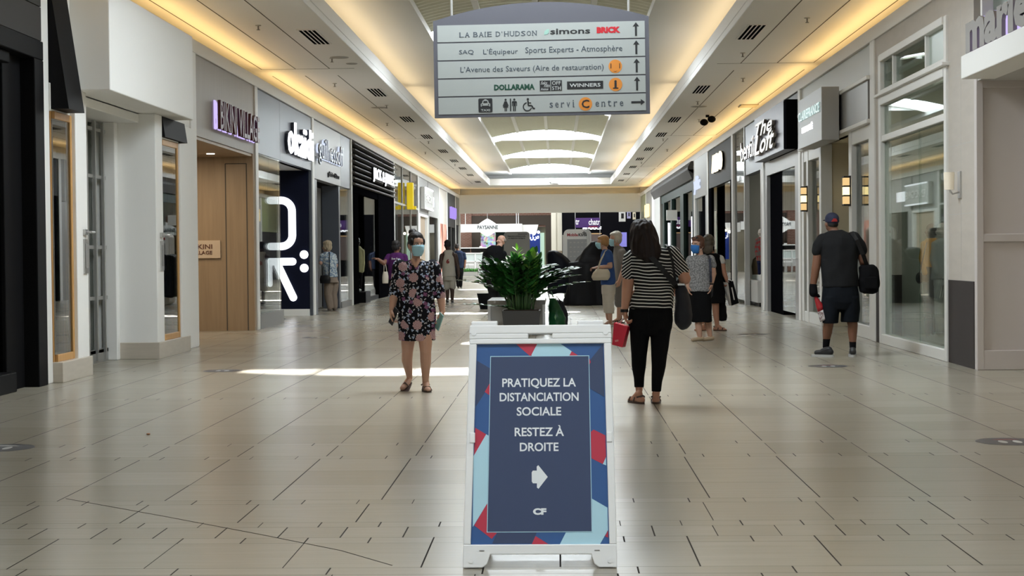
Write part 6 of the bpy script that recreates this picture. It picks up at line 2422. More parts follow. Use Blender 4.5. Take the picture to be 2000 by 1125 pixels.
# ---------------- woman in the floral dress, walking towards the camera
f = Fig('woman in a dark floral dress and pale blue mask walking towards the camera', 818, 764, vox=0.0058)
b = MB()
f.head(b, 816.5, 478, 43, yaw=26, pitch=4)
f.limb(b, [(815, 515, 0.03, 9), (815.5, 497, 0.01, 8.2)])
f.tor(b, [(515, 815, 16, 9, 0.02), (522, 815, 30, 14, 0.01), (560, 817, 28, 18, 0), (600, 817, 28, 20, 0), (650, 817, 28, 19, 0)])
f.limb(b, [(782, 522, 0.01, 11), (771.5, 572, 0.02, 9.5), (768, 603, -0.04, 5.8)])
f.limb(b, [(848, 522, 0.01, 11), (862, 574, 0.03, 9.5), (866, 607, -0.02, 5.8)])
f.limb(b, [(810, 507, -0.045, 4), (816, 519, -0.086, 3.2)])
f.limb(b, [(821, 507, -0.045, 4), (816.5, 519, -0.086, 3.2)])
f.hand(b, 768, 603, -0.04, (-0.10, -0.10, -1), (1, 0.1, 0), (0.1, -1, 0.1), 1.0, 0.75)
f.hand(b, 866, 607, -0.02, (-0.14, -0.05, -1), (-1, 0.1, 0), (-0.1, -1, 0.1), 1.0, 0.75)
f.limb(b, [(799, 640, 0.02, 17), (796.5, 686, 0.01, 11.2), (794.5, 703, 0.05, 10.8), (797.5, 741, 0.16, 5.6)])
f.limb(b, [(832, 640, -0.02, 17), (833.5, 686, -0.08, 11.2), (833, 706, -0.05, 10.8), (831.5, 750, -0.02, 5.6)])
f.limb(b, [(797.5, 741, 0.16, 5.6), (792, 751, 0.08, 6)])
f.foot(b, 832, 758, -78)
a0 = f.p(792, 751, 0.10)
b.cap(a0 + Vector((0.01, 0.03, 0.02)), 0.032, a0 + Vector((-0.03, -0.10, -0.035)), 0.026)
f.skin(b, 'light')
d = MB()
f.tor(d, [(505.5, 815.5, 10, 9, 0.02), (510, 815.5, 24, 13, 0.02), (517, 815.5, 35, 17, 0.01), (530, 816, 36.5, 21, 0.0), (548, 816.5, 36.5, 24, -0.01), (566, 816.5, 34.5, 23, -0.01), (582, 816.5, 34.5, 23, -0.01), (602, 816.5, 36, 25, 0), (625, 816.5, 37, 25, 0), (650, 816, 37, 25, 0), (664, 816, 36.5, 25, 0)], 36)
f.limb(d, [(783, 520, 0.01, 15), (774, 560, 0.02, 12.5), (771.5, 576, 0.02, 11.5)])
f.limb(d, [(848, 520, 0.01, 15), (858, 560, 0.02, 12), (861.5, 577, 0.02, 11)])
f.cloth(d, 'dress', floral(), wr=0.013, wscale=8)
f.mask(MASKB)
f.face(lips=False)
f.hair('bun', mat('black_hair', (0.008, 0.006, 0.006), 0.5, spec=0.25), 0.003)
nk = f.p(815.5, 511, -0.065)
f.add(MB().path([nk + Vector((-0.055, 0.05, 0.03)), nk + Vector((-0.02, 0.0, -0.03)), nk + Vector((0.008, -0.012, -0.07)), nk + Vector((0.03, 0.0, -0.03)), nk + Vector((0.055, 0.05, 0.03))], 0.0035, 6), 'necklace', mat('gold_chain', (0.6, 0.4, 0.12), 0.3, 1.0), True)
f.sole(832, 758, -78, BROWNL, 'flip_flop')
q = MB()
q.obox(a0 + Vector((-0.005, -0.035, -0.042)), Vector((0.012, 0.12, 0.045)), Vector((0.042, -0.006, 0)), Vector((0, -0.003, 0.008)))
q.ribbon([a0 + Vector((-0.04, -0.06, -0.02)), a0 + Vector((-0.012, -0.07, 0.022)), a0 + Vector((0.03, -0.06, -0.02))], (0, 1, 0.3), 0.02, 0.006)
f.add(q, 'flip_flop', BROWNL)
for px, py, c, lab, nm in ((771.5, 616, (0.02, 0.018, 0.02), 'dark phone held by the woman in the floral dress', 'dark'), (860.5, 627, (0.22, 0.42, 0.40), 'mint coloured phone held by the woman in the floral dress', 'mint')):
    T = thing('phone', lab, 'phone', f.root.location + f.p(px, py, -0.07))
    L = Vector((0.035, -0.03, 0.075)) if nm == 'dark' else Vector((0.028, -0.03, 0.075))
    c0 = f.root.location + f.p(px, py, -0.075)
    part(MB().obox(c0, L, Vector((0.6, -0.75, -0.55)).normalized() * 0.036, L.cross(Vector((0.6, -0.75, -0.55))).normalized() * 0.006), 'case', mat('phone_' + nm, c, 0.35), T, bevel=0.003)

# ---------------- woman in stripes, from behind
f = Fig('woman in a black and white striped top seen from behind, long dark hair', 1264, 788, vox=0.0062)
b = MB()
f.head(b, 1258, 456, 47, yaw=188)
f.limb(b, [(1267, 497, 0, 13), (1260, 475, 0, 11)])
f.tor(b, [(490, 1272, 24, 14, 0), (515, 1279, 36, 22, 0), (555, 1279, 35, 24, 0), (595, 1272, 40, 28, 0), (625, 1271, 40, 28, 0)])
f.limb(b, [(1234, 507, 0, 14), (1227.5, 563, 0.01, 11.5), (1221, 604, -0.06, 7)])
f.hand(b, 1221, 604, -0.06, (0.08, 0.0, -1), (1, 0, 0), (0, 1, 0), 1.05, 0.9)
f.limb(b, [(1319, 500, 0, 14), (1339, 545, -0.02, 11.5), (1333, 556, 0.2, 7.5)])
f.hand(b, 1333, 556, 0.2, (-0.4, 0.6, -0.6), (-0.5, -0.6, -0.5), (-0.6, 0.3, 0.6), 1.05, 0.9)
f.limb(b, [(1249, 740, 0.05, 9), (1249, 763, 0.05, 7)])
f.limb(b, [(1281, 745, -0.06, 9), (1281, 772, -0.06, 7)])
f.foot(b, 1248, 771, 118)
f.foot(b, 1281, 781, 86)
f.skin(b, 'tan')
d = MB()
f.tor(d, [(484, 1276, 20, 12, 0.0), (490, 1276, 36, 18, 0), (500, 1278, 44, 24, 0), (520, 1280, 43, 28, 0), (545, 1280, 40, 29, 0), (566, 1279, 39, 29, 0), (585, 1275, 42, 31, 0), (602, 1272, 43.5, 32, 0)], 36)
f.limb(d, [(1237, 503, 0, 17), (1230, 533, 0, 14.5)])
f.limb(d, [(1316, 497, 0, 17), (1333, 530, -0.01, 14.5)])
f.cloth(d, 'striped_top', striped(), wr=0.014, wscale=7, stretch=(1, 1, 1.2))
d = MB()
f.tor(d, [(596, 1273, 41, 30, 0), (610, 1272, 43, 32, 0), (628, 1271.5, 43.5, 32, 0), (642, 1271.5, 42, 29, 0), (654, 1271, 38, 22, 0)], 30)
f.tube(d, [(1251, 622, 0, 20, 26), (1250.5, 650, 0, 19.5, 24), (1249.5, 690, 0.0, 15.5, 17), (1248.5, 715, 0.03, 14, 15.5), (1249, 740, 0.05, 10.5, 11), (1249, 757, 0.05, 9.3, 9.5)])
f.tube(d, [(1293, 622, 0, 20, 26), (1291.5, 650, 0, 20, 24), (1287, 690, -0.06, 15.8, 17), (1286, 715, -0.06, 14, 15.5), (1282.5, 745, -0.06, 10.5, 11), (1281, 764, -0.06, 9.3, 9.5)])
f.cloth(d, 'trousers', mat('black_trousers', (0.005, 0.005, 0.006), 0.9, spec=0.08), wr=0.004, wscale=12)
q = MB()
rr = [(428.5, 1257, 8, 8, 0.02), (432, 1257, 16, 17, 0.0), (440, 1257.5, 22, 24, -0.005), (448, 1258, 25, 27, -0.01), (458, 1259, 27, 25, -0.02), (472, 1261, 29, 25, -0.04), (484, 1263, 31, 22, -0.06), (494, 1264, 31, 18, -0.08), (503, 1267, 22, 14, -0.095), (511, 1270, 9, 9, -0.10)]
f.tor(q, rr, 30)
f.add(bake(q, 0.0075, 3, wr=0.014, wscale=34, stretch=(1, 1, 0.16)), 'hair', mat('dark_brown_hair', (0.011, 0.006, 0.0055), 0.55, spec=0.2), True)
f.add(MB().ribbon([f.p(1259, 489, -0.145), f.p(1275, 505, -0.15), f.p(1297, 530, -0.155), f.p(1318, 556, -0.12), f.p(1323, 562, 0.02)], (0.7, 0, 0.7), 0.045, 0.008), 'shoulder_strap', BLACKL)
f.add(MB().ribbon([f.p(1302, 478, 0.0), f.p(1306, 482, -0.09), f.p(1313, 510, -0.14), f.p(1319, 550, -0.10), f.p(1325, 566, 0.0)], (1, 0, 0.1), 0.022, 0.006), 'bag_strap', BLACKL)
f.add(MB().loft([(f.p(1220.5, 606, -0.06) + Vector((0, 0, z)), (0.036, 0, 0), (0, 0.036, 0)) for z in (-0.012, 0.014)], 18), 'wristwatch', BLACKL)
f.sole(1248, 771, 118, BROWNL)
f.sole(1281, 781, 86, BROWNL)
rootB = f.root.location.copy()
T = thing('handbag', 'slouchy dark grey handbag hanging at the striped woman\'s right side', 'bag', rootB + f.p(1335, 640, 0))
q = MB()
f.tor(q, [(556, 1330, 7, 6, 0), (566, 1331, 11, 10, 0), (590, 1334, 14.5, 16, 0), (615, 1336, 16, 19, 0), (632, 1335, 14, 17, 0), (642, 1334, 8, 10, 0), (646, 1333, 3, 4, 0)], 26)
q = bake(q, 0.009, 3, wr=0.02, wscale=12, stretch=(1, 1, 0.5))
q.v = [tuple(Vector(p) + rootB) for p in q.v]
part(q, 'body', mat('slate_leather', (0.018, 0.019, 0.025), 0.6, spec=0.2), T, smooth=True)
q = MB().obox(rootB + f.p(1327, 556, -0.04), (0.05, 0, 0), (0, 0.006, 0), (0, 0, 0.008))
part(q, 'buckle', mat('silver_buckle', (0.6, 0.6, 0.6), 0.25, 1.0), T)
q = MB().path([rootB + f.p(1324, 560, 0), rootB + f.p(1326, 548, 0.03), rootB + f.p(1333, 545, 0.08), rootB + f.p(1337, 560, 0.02)], 0.012, 8)
part(q, 'handle', BLACKL, T, smooth=True)
T = thing('shopping_bag', 'small red paper bag hanging from the striped woman\'s left hand', 'bag', rootB + f.p(1212, 676, 0))
rb = mat('red_paper', (0.56, 0.012, 0.04), 0.5)
c = [f.p(1200, 629, -0.06), f.p(1226, 637, -0.10), f.p(1216, 677, -0.08), f.p(1196, 672, -0.05)]
q = MB()
V4 = [rootB + p for p in c]
off = Vector((0.03, 0.09, 0.0))
q.add(V4 + [p + off for p in V4], [(3, 2, 1, 0), (4, 5, 6, 7), (0, 1, 5, 4), (1, 2, 6, 5), (2, 3, 7, 6), (3, 0, 4, 7)])
part(q, 'body', rb, T)
for o_ in (Vector((0, 0, 0)), off):
    q = MB().path([V4[0].lerp(V4[1], 0.25) + o_, rootB + f.p(1219, 620, -0.05), rootB + f.p(1222, 618, -0.05), V4[0].lerp(V4[1], 0.8) + o_], 0.003, 5)
    part(q, 'handle', EYEW, T, smooth=True)
q = MB().obox(V4[3].lerp(V4[2], 0.5) + Vector((0.01, -0.004, 0.05)), Vector((0.03, 0, 0.006)), (0, 0.001, 0), (-0.0015, 0, 0.008))
part(q, 'mark', mat('pale_red_mark', (0.6, 0.2, 0.2), 0.5), T)

# ---------------- man in cap, from behind
f = Fig('man in a navy and red cap, dark T-shirt and long shorts, from behind', 1641, 697, vox=0.0075)
b = MB()
f.head(b, 1627, 437, 35, yaw=196, pitch=-6, dy=0.06)
f.limb(b, [(1633, 459, 0.02, 11), (1629, 446, 0.04, 8.6)])
f.tor(b, [(458, 1636, 22, 12, 0), (470, 1638, 36, 18, 0), (510, 1640, 32, 20, 0), (560, 1642, 33, 21, 0), (590, 1642, 33, 21, 0)])
f.limb(b, [(1602, 475, 0, 9), (1595, 523, 0, 8.6), (1590, 556, 0.02, 6.4)])
f.limb(b, [(1675, 472, 0, 9), (1686, 510, 0, 8.2), (1694, 532, 0.12, 6.4)])
f.hand(b, 1694, 532, 0.12, (0.4, 0.6, -0.5), (-0.6, 0, -0.5), (0, 0.6, 0.6), 1.05, 1.0)
f.limb(b, [(1621, 610, 0, 13), (1619, 634, 0.02, 10), (1618, 648, 0.06, 9.6), (1616, 672, 0.10, 5.8)])
f.limb(b, [(1661, 610, 0, 13), (1665, 634, -0.02, 9.8), (1665, 648, 0, 9.4), (1665, 676, -0.02, 5.8)])
f.skin(b, 'brown')
d = MB()
f.tor(d, [(451, 1634, 12, 10, 0.02), (456, 1636, 24, 14, 0.01), (461, 1637, 33, 17, 0), (466, 1638.5, 39.5, 20, 0), (478, 1639, 41, 24, 0), (488, 1639.5, 38, 25, 0), (500, 1640, 37, 26, 0), (530, 1640, 36, 27, 0), (552, 1641.5, 36, 27, 0), (561, 1641.5, 36, 27, 0)], 30)
f.limb(d, [(1610, 470, 0, 14), (1601, 482, 0, 13), (1598, 491, 0, 12)])
f.limb(d, [(1668, 467, 0, 14), (1678, 480, 0, 13), (1681.5, 490, 0, 12)])
f.cloth(d, 't_shirt', fabric('charcoal_tee', (0.013, 0.0135, 0.015)), wr=0.013, wscale=8, smooth=6)
d = MB()
f.tor(d, [(556, 1641.5, 34, 26, 0), (575, 1642, 36, 28, 0), (590, 1642, 36.5, 28, 0), (604, 1642, 34, 22, 0)], 26)
f.tube(d, [(1624, 580, 0, 17.5, 25), (1623.5, 604, 0.0, 17.5, 23), (1622.5, 631, 0.01, 15, 20)])
f.tube(d, [(1660, 580, 0, 17.5, 25), (1660.5, 604, -0.01, 17.8, 23), (1659.5, 629, -0.01, 17, 20)])
f.cloth(d, 'shorts', fabric('ink_shorts', (0.006, 0.008, 0.012)), wr=0.010, wscale=9)
d = MB()
f.limb(d, [(1590, 558, 0.02, 7.5), (1590, 572, 0.0, 8.5)])
f.hand(d, 1590, 561, 0.02, (0.08, 0, -1), (1, 0, 0), (0, 1, 0), 1.12, 0.9)
f.cloth(d, 'glove', BLACKC, wr=0.0, label='black glove on the left hand')
for pts in ([(1617, 661, 0.08, 7.4), (1616, 678, 0.10, 6.4)], [(1665, 661, -0.01, 7.2), (1665, 679, -0.02, 6.4)]):
    q = MB()
    f.limb(q, pts)
    f.cloth(q, 'sock', BLACKC, wr=0.0)
trm = mat('black_trainer', (0.015, 0.015, 0.017), 0.45)
f.sole(1615, 689, 150, trm, 'trainer', shoe=True)
f.sole(1665, 696, 84, trm, 'trainer', shoe=True)
capm, nt, bb, out = _new('navy_red_cap')
bb.inputs['Base Color'].default_value = (0.012, 0.016, 0.045, 1)
bb.inputs['Roughness'].default_value = 0.8
q = MB()
q.ell((0, 0.012, 0.058), (0.086, 0.104, 0.080))
q.ell((0, 0.015, 0.035), (0.087, 0.106, 0.055))
q.xform(f.hm)
capo = f.add(bake(q, 0.008, 2), 'cap', capm, True)
q = MB()
q.ell((0, -0.105, 0.030), (0.062, 0.075, 0.010), Matrix.Rotation(0.15, 4, 'X'))
f.add(q.xform(f.hm), 'cap_brim', capm, True)
q = MB()
q.prism([(-0.05, 0), (0.035, 0), (0.02, 0.035), (-0.015, 0.04)], (0.012, 0.118, 0.032), (-1, -0.0, 0), (0, -0.1, 1), (0, 0.006, 0))
f.add(q.xform(f.hm), 'cap_patch', mat('cap_red', (0.38, 0.02, 0.02), 0.7))
q = MB()
q.ell((0, 0.04, -0.005), (0.070, 0.066, 0.055))
f.add(bake(q.xform(f.hm), 0.008, 2), 'hair', mat('cropped_black_hair', (0.012, 0.010, 0.010), 0.7), True)
rc = f.root.location.copy()
f.add(MB().ribbon([f.p(1660, 456, 0.06), f.p(1663, 455, -0.06), f.p(1670, 470, -0.15), f.p(1682, 498, -0.14), f.p(1692, 520, -0.06)], (1, 0, 0.4), 0.05, 0.008), 'shoulder_strap', BLACKL)
T = thing('shoulder_bag', 'bulky black bag hanging at the right hip of the man in the cap', 'bag', rc + f.p(1696, 570, 0))
q = MB()
f.tor(q, [(518, 1694, 12, 8, -0.03), (523, 1695, 18, 13, -0.03), (540, 1697, 20, 16, -0.03), (560, 1697, 20, 16, -0.03), (571, 1696, 18, 13, -0.03), (575, 1695, 8, 7, -0.03)], 24)
q = bake(q, 0.010, 2, wr=0.012, wscale=12)
q.v = [tuple(Vector(p) + rc) for p in q.v]
part(q, 'body', BLACKC, T, smooth=True)
q = MB().obox(rc + f.p(1697, 553, -0.14), (0.08, 0, 0), (0, 0.012, 0), (0, 0, 0.075))
part(q, 'pocket', BLACKC, T, bevel=0.01)
T = thing('bread_bag', 'red and clear plastic bread bag in the gloved hand of the capped man', 'bag', rc + f.p(1610, 624, 0))
def along(t0, t1, r0, r1, n=4):
    A, B = f.p(1592.5, 577, 0.0), f.p(1613, 624, -0.03)
    d_ = (B - A).normalized()
    s1 = Vector((d_.z, 0, -d_.x)).normalized()
    s2 = d_.cross(s1)
    return [(rc + A.lerp(B, t0 + (t1 - t0) * i / n), s1 * ((r0 + (r1 - r0) * (i / n) ** 0.8)), s2 * ((r0 + (r1 - r0) * i / n) * 0.55)) for i in range(n + 1)]
part(MB().loft(along(0.0, 0.62, 0.012, 0.055), 16), 'red_end', mat('red_wrapper', (0.33, 0.012, 0.018), 0.35), T, smooth=True)
part(MB().loft(along(0.62, 1.0, 0.056, 0.078), 16), 'clear_end', speckle('speckled_wrapper', (0.22, 0.15, 0.15), (0.52, 0.50, 0.50), 38), T, smooth=True)

# ---------------- woman in grey top
f = Fig('woman in a marled grey top, dark skirt and bright blue mask, right of centre', 1372, 667)
b = MB()
f.head(b, 1363.5, 480, 32, yaw=-42)
f.limb(b, [(1369, 503, 0.01, 7.5), (1367, 491, 0, 6.6)])
f.tor(b, [(501, 1369, 12, 7, 0), (508, 1369, 20, 11, 0), (540, 1367, 20, 14, 0), (600, 1368, 20, 14, 0)])
f.limb(b, [(1390, 508, 0.02, 7.5), (1394.5, 535, 0.03, 6), (1389.5, 556, -0.05, 4)])
f.hand(b, 1389.5, 556, -0.05, (-0.15, -0.2, -1), (-1, 0, 0), (-0.2, -1, 0), 1.0, 0.5)
f.limb(b, [(1349, 509, 0.0, 7), (1346, 536, 0.0, 6), (1344, 558, -0.04, 4)])
f.hand(b, 1344, 558, -0.04, (0.1, -0.2, -1), (1, 0, 0), (0.2, -1, 0), 1.0, 0.5)
f.limb(b, [(1364, 615, 0, 9), (1365, 642, 0, 6.5), (1367, 660, 0, 4.3)])
f.limb(b, [(1382, 615, 0.05, 9), (1385, 640, 0.06, 6.5), (1388, 658, 0.08, 4.3)])
f.skin(b, 'light')
d = MB()
f.tor(d, [(498, 1369, 10, 8, 0.02), (502, 1369, 20, 11, 0.01), (511, 1369, 22.5, 14, 0), (530, 1367, 21.5, 16, 0), (550, 1366.5, 22, 17, 0), (569, 1367, 23, 18, 0)], 28)
f.limb(d, [(1389, 507, 0.01, 9), (1393, 518, 0.02, 8)])
f.limb(d, [(1350, 508, 0.0, 9), (1347, 520, 0.0, 8)])
f.cloth(d, 'top', speckle('marled_grey', (0.15, 0.15, 0.155), (0.30, 0.30, 0.31), 55), wr=0.009)
d = MB()
f.tor(d, [(563, 1367, 21, 16, 0), (585, 1368, 22, 18, 0), (610, 1370, 21.5, 18, 0.01), (629, 1371, 20.5, 18, 0.01)], 28)
f.cloth(d, 'skirt', BLACKC, wr=0.012)
f.mask(MASKD)
f.face(lips=False)
f.hair('short', mat('auburn_hair', (0.085, 0.030, 0.017), 0.55))
q = MB()
for sx_ in (-1, 1):
    q.ell((sx_ * 0.034, -0.060, 0.108), (0.026, 0.008, 0.018), Matrix.Rotation(-0.9, 4, 'X'), 12, 6)
f.add(q.xform(f.hm), 'sunglasses', BLACKL, True)
f.add(MB().ribbon([f.p(1384, 500, -0.02), f.p(1386, 506, -0.12), f.p(1387, 530, -0.15), f.p(1388, 552, -0.1)], (1, 0, 0), 0.035, 0.008), 'bag_strap', mat('navy_strap', (0.012, 0.015, 0.035), 0.6))
f.add(MB().loft([(f.p(1389.5, 555, -0.05) + Vector((0, 0, z)), (0.034, 0, 0), (0, 0.034, 0)) for z in (-0.01, 0.012)], 16), 'wristwatch', BLACKL)
bgs = mat('beige_shoe', (0.40, 0.30, 0.20), 0.5)
for px, py, dy in ((1367, 664, 0.0), (1388, 663, 0.08)):
    q = MB()
    c = f.p(px, py, dy)
    c.z = 0.03
    q.cap(c + Vector((0.03, 0.01, 0.015)), 0.038, c + Vector((-0.11, -0.06, 0.0)), 0.030)
    f.add(bake(q, 0.008, 2), 'shoe', bgs, True)
T = thing('handbag', 'navy shoulder bag under the arm of the woman in the grey top', 'bag', f.root.location + f.p(1387, 580, 0.1))
q = MB()
f.tor(q, [(548, 1384, 9, 5, 0.18), (562, 1385, 11, 7, 0.18), (578, 1385, 10, 7, 0.18), (584, 1385, 6, 5, 0.18)], 18)
q = bake(q, 0.010, 2)
q.v = [tuple(Vector(p) + f.root.location) for p in q.v]
part(q, 'body', mat('navy_leather', (0.010, 0.013, 0.025), 0.5), T, smooth=True)

# ---------------- woman behind her, with bags
f = Fig('woman with grey brown hair and a dark vest carrying bags behind the woman in grey', 1398, 646)
b = MB()
f.head(b, 1386, 476, 29, yaw=160)
f.limb(b, [(1390, 497, 0, 7), (1387, 487, 0, 6)])
f.tor(b, [(497, 1390, 14, 8, 0), (505, 1391, 20, 11, 0), (560, 1393, 18, 13, 0), (590, 1394, 18, 13, 0)])
f.limb(b, [(1410, 508, 0, 6.5), (1413, 528, -0.03, 5.4), (1419, 546, -0.06, 3.8)])
f.hand(b, 1419, 546, -0.06, (0.2, 0, -1), (-1, 0, 0), (0, 1, 0), 1.0, 0.9)
f.limb(b, [(1372, 508, 0, 6.5), (1368, 530, 0.03, 5.4), (1366, 550, 0.05, 3.8)])
f.hand(b, 1366, 550, 0.05, (0, 0, -1), (1, 0, 0), (0, 1, 0), 1.0, 0.6)
f.limb(b, [(1397, 585, 0, 8), (1398.5, 610, 0, 6.5), (1401, 640, 0, 3.8)])
f.limb(b, [(1376, 585, 0.1, 8), (1375, 610, 0.12, 6.2), (1373.5, 636, 0.18, 3.8)])
f.foot(b, 1401, 643, -30, 0.22)
f.foot(b, 1374, 640, 200, 0.22)
f.skin(b, 'tan')
d = MB()
f.tor(d, [(495, 1390, 11, 8, 0), (500, 1390, 19, 11, 0), (512, 1391, 21, 14, 0), (550, 1393, 20, 16, 0), (585, 1395, 20, 16, 0), (592, 1395, 19, 16, 0)], 26)
f.cloth(d, 'vest_dress', BLACKC, wr=0.01)
d = MB()
f.limb(d, [(1408, 506, 0, 7.5), (1411, 512.5, -0.01, 7)])
f.cloth(d, 'sleeve', mat('white_cotton', (0.52, 0.51, 0.49), 0.8), wr=0.004, label='white sleeve')
f.hair('bob', mat('ash_brown_hair', (0.075, 0.060, 0.045), 0.6))
f.sole(1401, 643, -30, BROWNL, L=0.24)
re_ = f.root.location.copy()
T = thing('shopping_bag', 'stiff black and white paper shopping bag with a thin vertical line of print', 'bag', re_ + f.p(1428, 597, -0.05))
q = MB()
F4 = [re_ + f.p(1421, 552, -0.14), re_ + f.p(1431, 549, -0.10), re_ + f.p(1442, 592, -0.10), re_ + f.p(1427, 597, -0.14)]
S4 = [re_ + f.p(1413, 551, 0.0), F4[0], F4[3], re_ + f.p(1423, 596, 0.0)]
Bk = [S4[0], S4[0] + (F4[1] - F4[0]), S4[3] + (F4[2] - F4[3]), S4[3]]
part(MB().add(F4 + Bk, [(3, 2, 1, 0), (4, 5, 6, 7), (1, 2, 6, 5)]), 'front', BLACKC, T)
part(MB().add(S4, [(0, 1, 2, 3)]), 'side', mat('white_card', (0.6, 0.58, 0.55), 0.6), T)
mid = [F4[0].lerp(F4[1], 0.5).lerp(F4[3].lerp(F4[2], 0.5), t) for t in (0.25, 0.8)]
part(MB().ribbon([p + Vector((0, -0.004, 0)) for p in mid], (1, 0, 0), 0.018, 0.003), 'print', EYEW, T)
part(MB().path([F4[0].lerp(F4[1], 0.2), re_ + f.p(1419, 548, -0.08), re_ + f.p(1423, 545, -0.08), F4[0].lerp(F4[1], 0.8)], 0.006, 6), 'handle', mat('silver_cord', (0.5, 0.5, 0.5), 0.3), T, smooth=True)
T = thing('garment_bag', 'long limp black bag hanging beside the black and white paper bag', 'bag', re_ + f.p(1413, 628, 0))
q = MB()
f.tor(q, [(550, 1411, 3, 3, 0.1), (570, 1411, 6, 5, 0.1), (600, 1412.5, 7.5, 6, 0.1), (627, 1413, 8, 6, 0.1)], 18)
q = bake(q, 0.010, 2, wr=0.015, wscale=10)
q.v = [tuple(Vector(p) + re_) for p in q.v]
part(q, 'body', BLACKC, T, smooth=True)

# ---------------- the couple by the draped kiosk
f = Fig('woman with short blond hair in a blue blouse, white bag and white trousers, facing left', 1189, 637)
b = MB()
f.head(b, 1178, 474.5, 25, yaw=-82)
f.limb(b, [(1184, 491, 0, 6), (1181, 483, 0, 5.2)])
f.tor(b, [(490, 1186, 8, 12, 0), (510, 1187, 11, 15, 0), (560, 1190, 12, 14, 0)])
f.limb(b, [(1189, 495, -0.16, 6), (1192, 520, -0.17, 5), (1166, 523, -0.12, 3.6)])
f.hand(b, 1166, 523, -0.12, (-1, 0.1, 0), (0, 0.3, -1), (0, -1, 0.2), 0.95, 0.8)
f.limb(b, [(1189, 495, 0.16, 6), (1190, 520, 0.17, 5), (1182, 540, 0.12, 3.6)])
f.hand(b, 1182, 540, 0.12, (-0.3, 0, -1), (0, -1, 0), (-1, 0, 0), 0.95, 0.6)
f.limb(b, [(1191, 600, -0.05, 6), (1192, 625, -0.05, 4)])
f.limb(b, [(1187, 600, 0.09, 6), (1188, 622, 0.09, 4)])
f.foot(b, 1192, 634, 186, 0.23)
c_ = f.p(1187, 634, 0.1)
b.cap(c_, 0.034, c_ + Vector((-0.14, 0, -0.01)), 0.024)
f.skin(b, 'light')
d = MB()
f.tor(d, [(487, 1185, 6, 10, 0), (491, 1186, 9.5, 15, 0), (500, 1186.5, 12.5, 19, 0), (525, 1187, 14, 19, 0), (548, 1189, 14.5, 18, 0), (556, 1188, 14, 17, 0)], 26)
f.limb(d, [(1189, 496, -0.15, 8), (1191.5, 508, -0.16, 7.2)])
f.limb(d, [(1189, 496, 0.15, 8), (1191, 508, 0.16, 7.2)])
f.cloth(d, 'blouse', fabric('cornflower_blouse', (0.040, 0.085, 0.25)), wr=0.012)
d = MB()
f.tor(d, [(547, 1189, 13, 16, 0), (560, 1189, 14, 17, 0), (575, 1189, 13, 16, 0)], 24)
f.tube(d, [(1190, 563, -0.06, 11.5, 9), (1190, 590, -0.06, 9.8, 8.5), (1191, 612, -0.05, 8.6, 8)])
f.tube(d, [(1187, 563, 0.07, 11, 9), (1187, 590, 0.08, 9.5, 8.5), (1187.5, 611, 0.09, 8.2, 8)])
f.cloth(d, 'capri_trousers', fabric('white_cotton_trousers', (0.56, 0.52, 0.46)), wr=0.008)
f.mask(MASKB)
f.hair('short', mat('strawberry_blond_hair', (0.38, 0.20, 0.075), 0.6))
f.sole(1192, 634, 186, mat('white_sandal', (0.6, 0.58, 0.55), 0.5), L=0.24)
rf = f.root.location.copy()
T = thing('handbag', 'cream leather handbag held by the woman in the blue blouse', 'bag', rf + f.p(1174, 547, -0.2))
q = MB()
f.tor(q, [(525.5, 1176, 12, 4, -0.22), (532, 1175, 17, 6, -0.22), (541, 1173.5, 18.5, 7, -0.22), (547, 1173, 15, 5, -0.22)], 22)
q = bake(q, 0.009, 2, wr=0.006)
q.v = [tuple(Vector(p) + rf) for p in q.v]
part(q, 'body', mat('cream_leather', (0.54, 0.48, 0.38), 0.5), T, smooth=True)
part(MB().ribbon([rf + f.p(1167, 528, -0.24), rf + f.p(1174, 508, -0.24), rf + f.p(1184, 489, -0.14), rf + f.p(1190, 490, 0.0)], (0.6, 0, 0.4), 0.03, 0.007), 'strap', mat('cream_leather', (0.54, 0.48, 0.38), 0.5), T)

f = Fig('white haired man in a grey polo shirt and mask beside the woman in blue', 1211, 631)
b = MB()
f.head(b, 1202.5, 468, 27, yaw=-70)
f.limb(b, [(1208, 486, 0, 6.5), (1205, 477, 0, 5.6)])
f.tor(b, [(485, 1210, 9, 14, 0), (510, 1213, 12, 18, 0), (560, 1213, 12, 15, 0)])
f.limb(b, [(1215, 493, -0.2, 6.5), (1219, 522, -0.2, 5), (1210, 547, -0.24, 3.8)])
f.hand(b, 1210, 547, -0.24, (-0.3, 0, -1), (0, 1, 0), (-1, 0, 0), 1.0, 0.6)
f.limb(b, [(1213, 493, 0.2, 6.5), (1215, 522, 0.2, 5), (1208, 546, 0.16, 3.8)])
f.hand(b, 1208, 546, 0.16, (-0.3, 0, -1), (0, -1, 0), (-1, 0, 0), 1.0, 0.6)
f.limb(b, [(1211, 590, -0.08, 6), (1208, 622, -0.08, 4)])
f.limb(b, [(1211, 590, 0.08, 6), (1212, 622, 0.10, 4)])
f.foot(b, 1208, 628, 188)
f.skin(b, 'light')
d = MB()
f.tor(d, [(480, 1207, 6, 8, 0), (485, 1210, 10, 16, 0), (494, 1212, 13, 21, 0), (520, 1213, 14, 21, 0), (550, 1213, 14, 20, 0), (556, 1213, 13.5, 20, 0)], 26)
f.limb(d, [(1215, 494, -0.19, 8.5), (1218, 511, -0.2, 7.5)])
f.limb(d, [(1213, 494, 0.19, 8.5), (1215, 511, 0.2, 7.5)])
f.cloth(d, 'polo_shirt', fabric('warm_grey_polo', (0.20, 0.185, 0.175)), wr=0.01)
d = MB()
f.tor(d, [(550, 1212, 13, 18, 0), (568, 1212, 13, 18, 0)], 22)
f.limb(d, [(1211, 565, -0.08, 11), (1209.5, 592, -0.08, 9.5)])
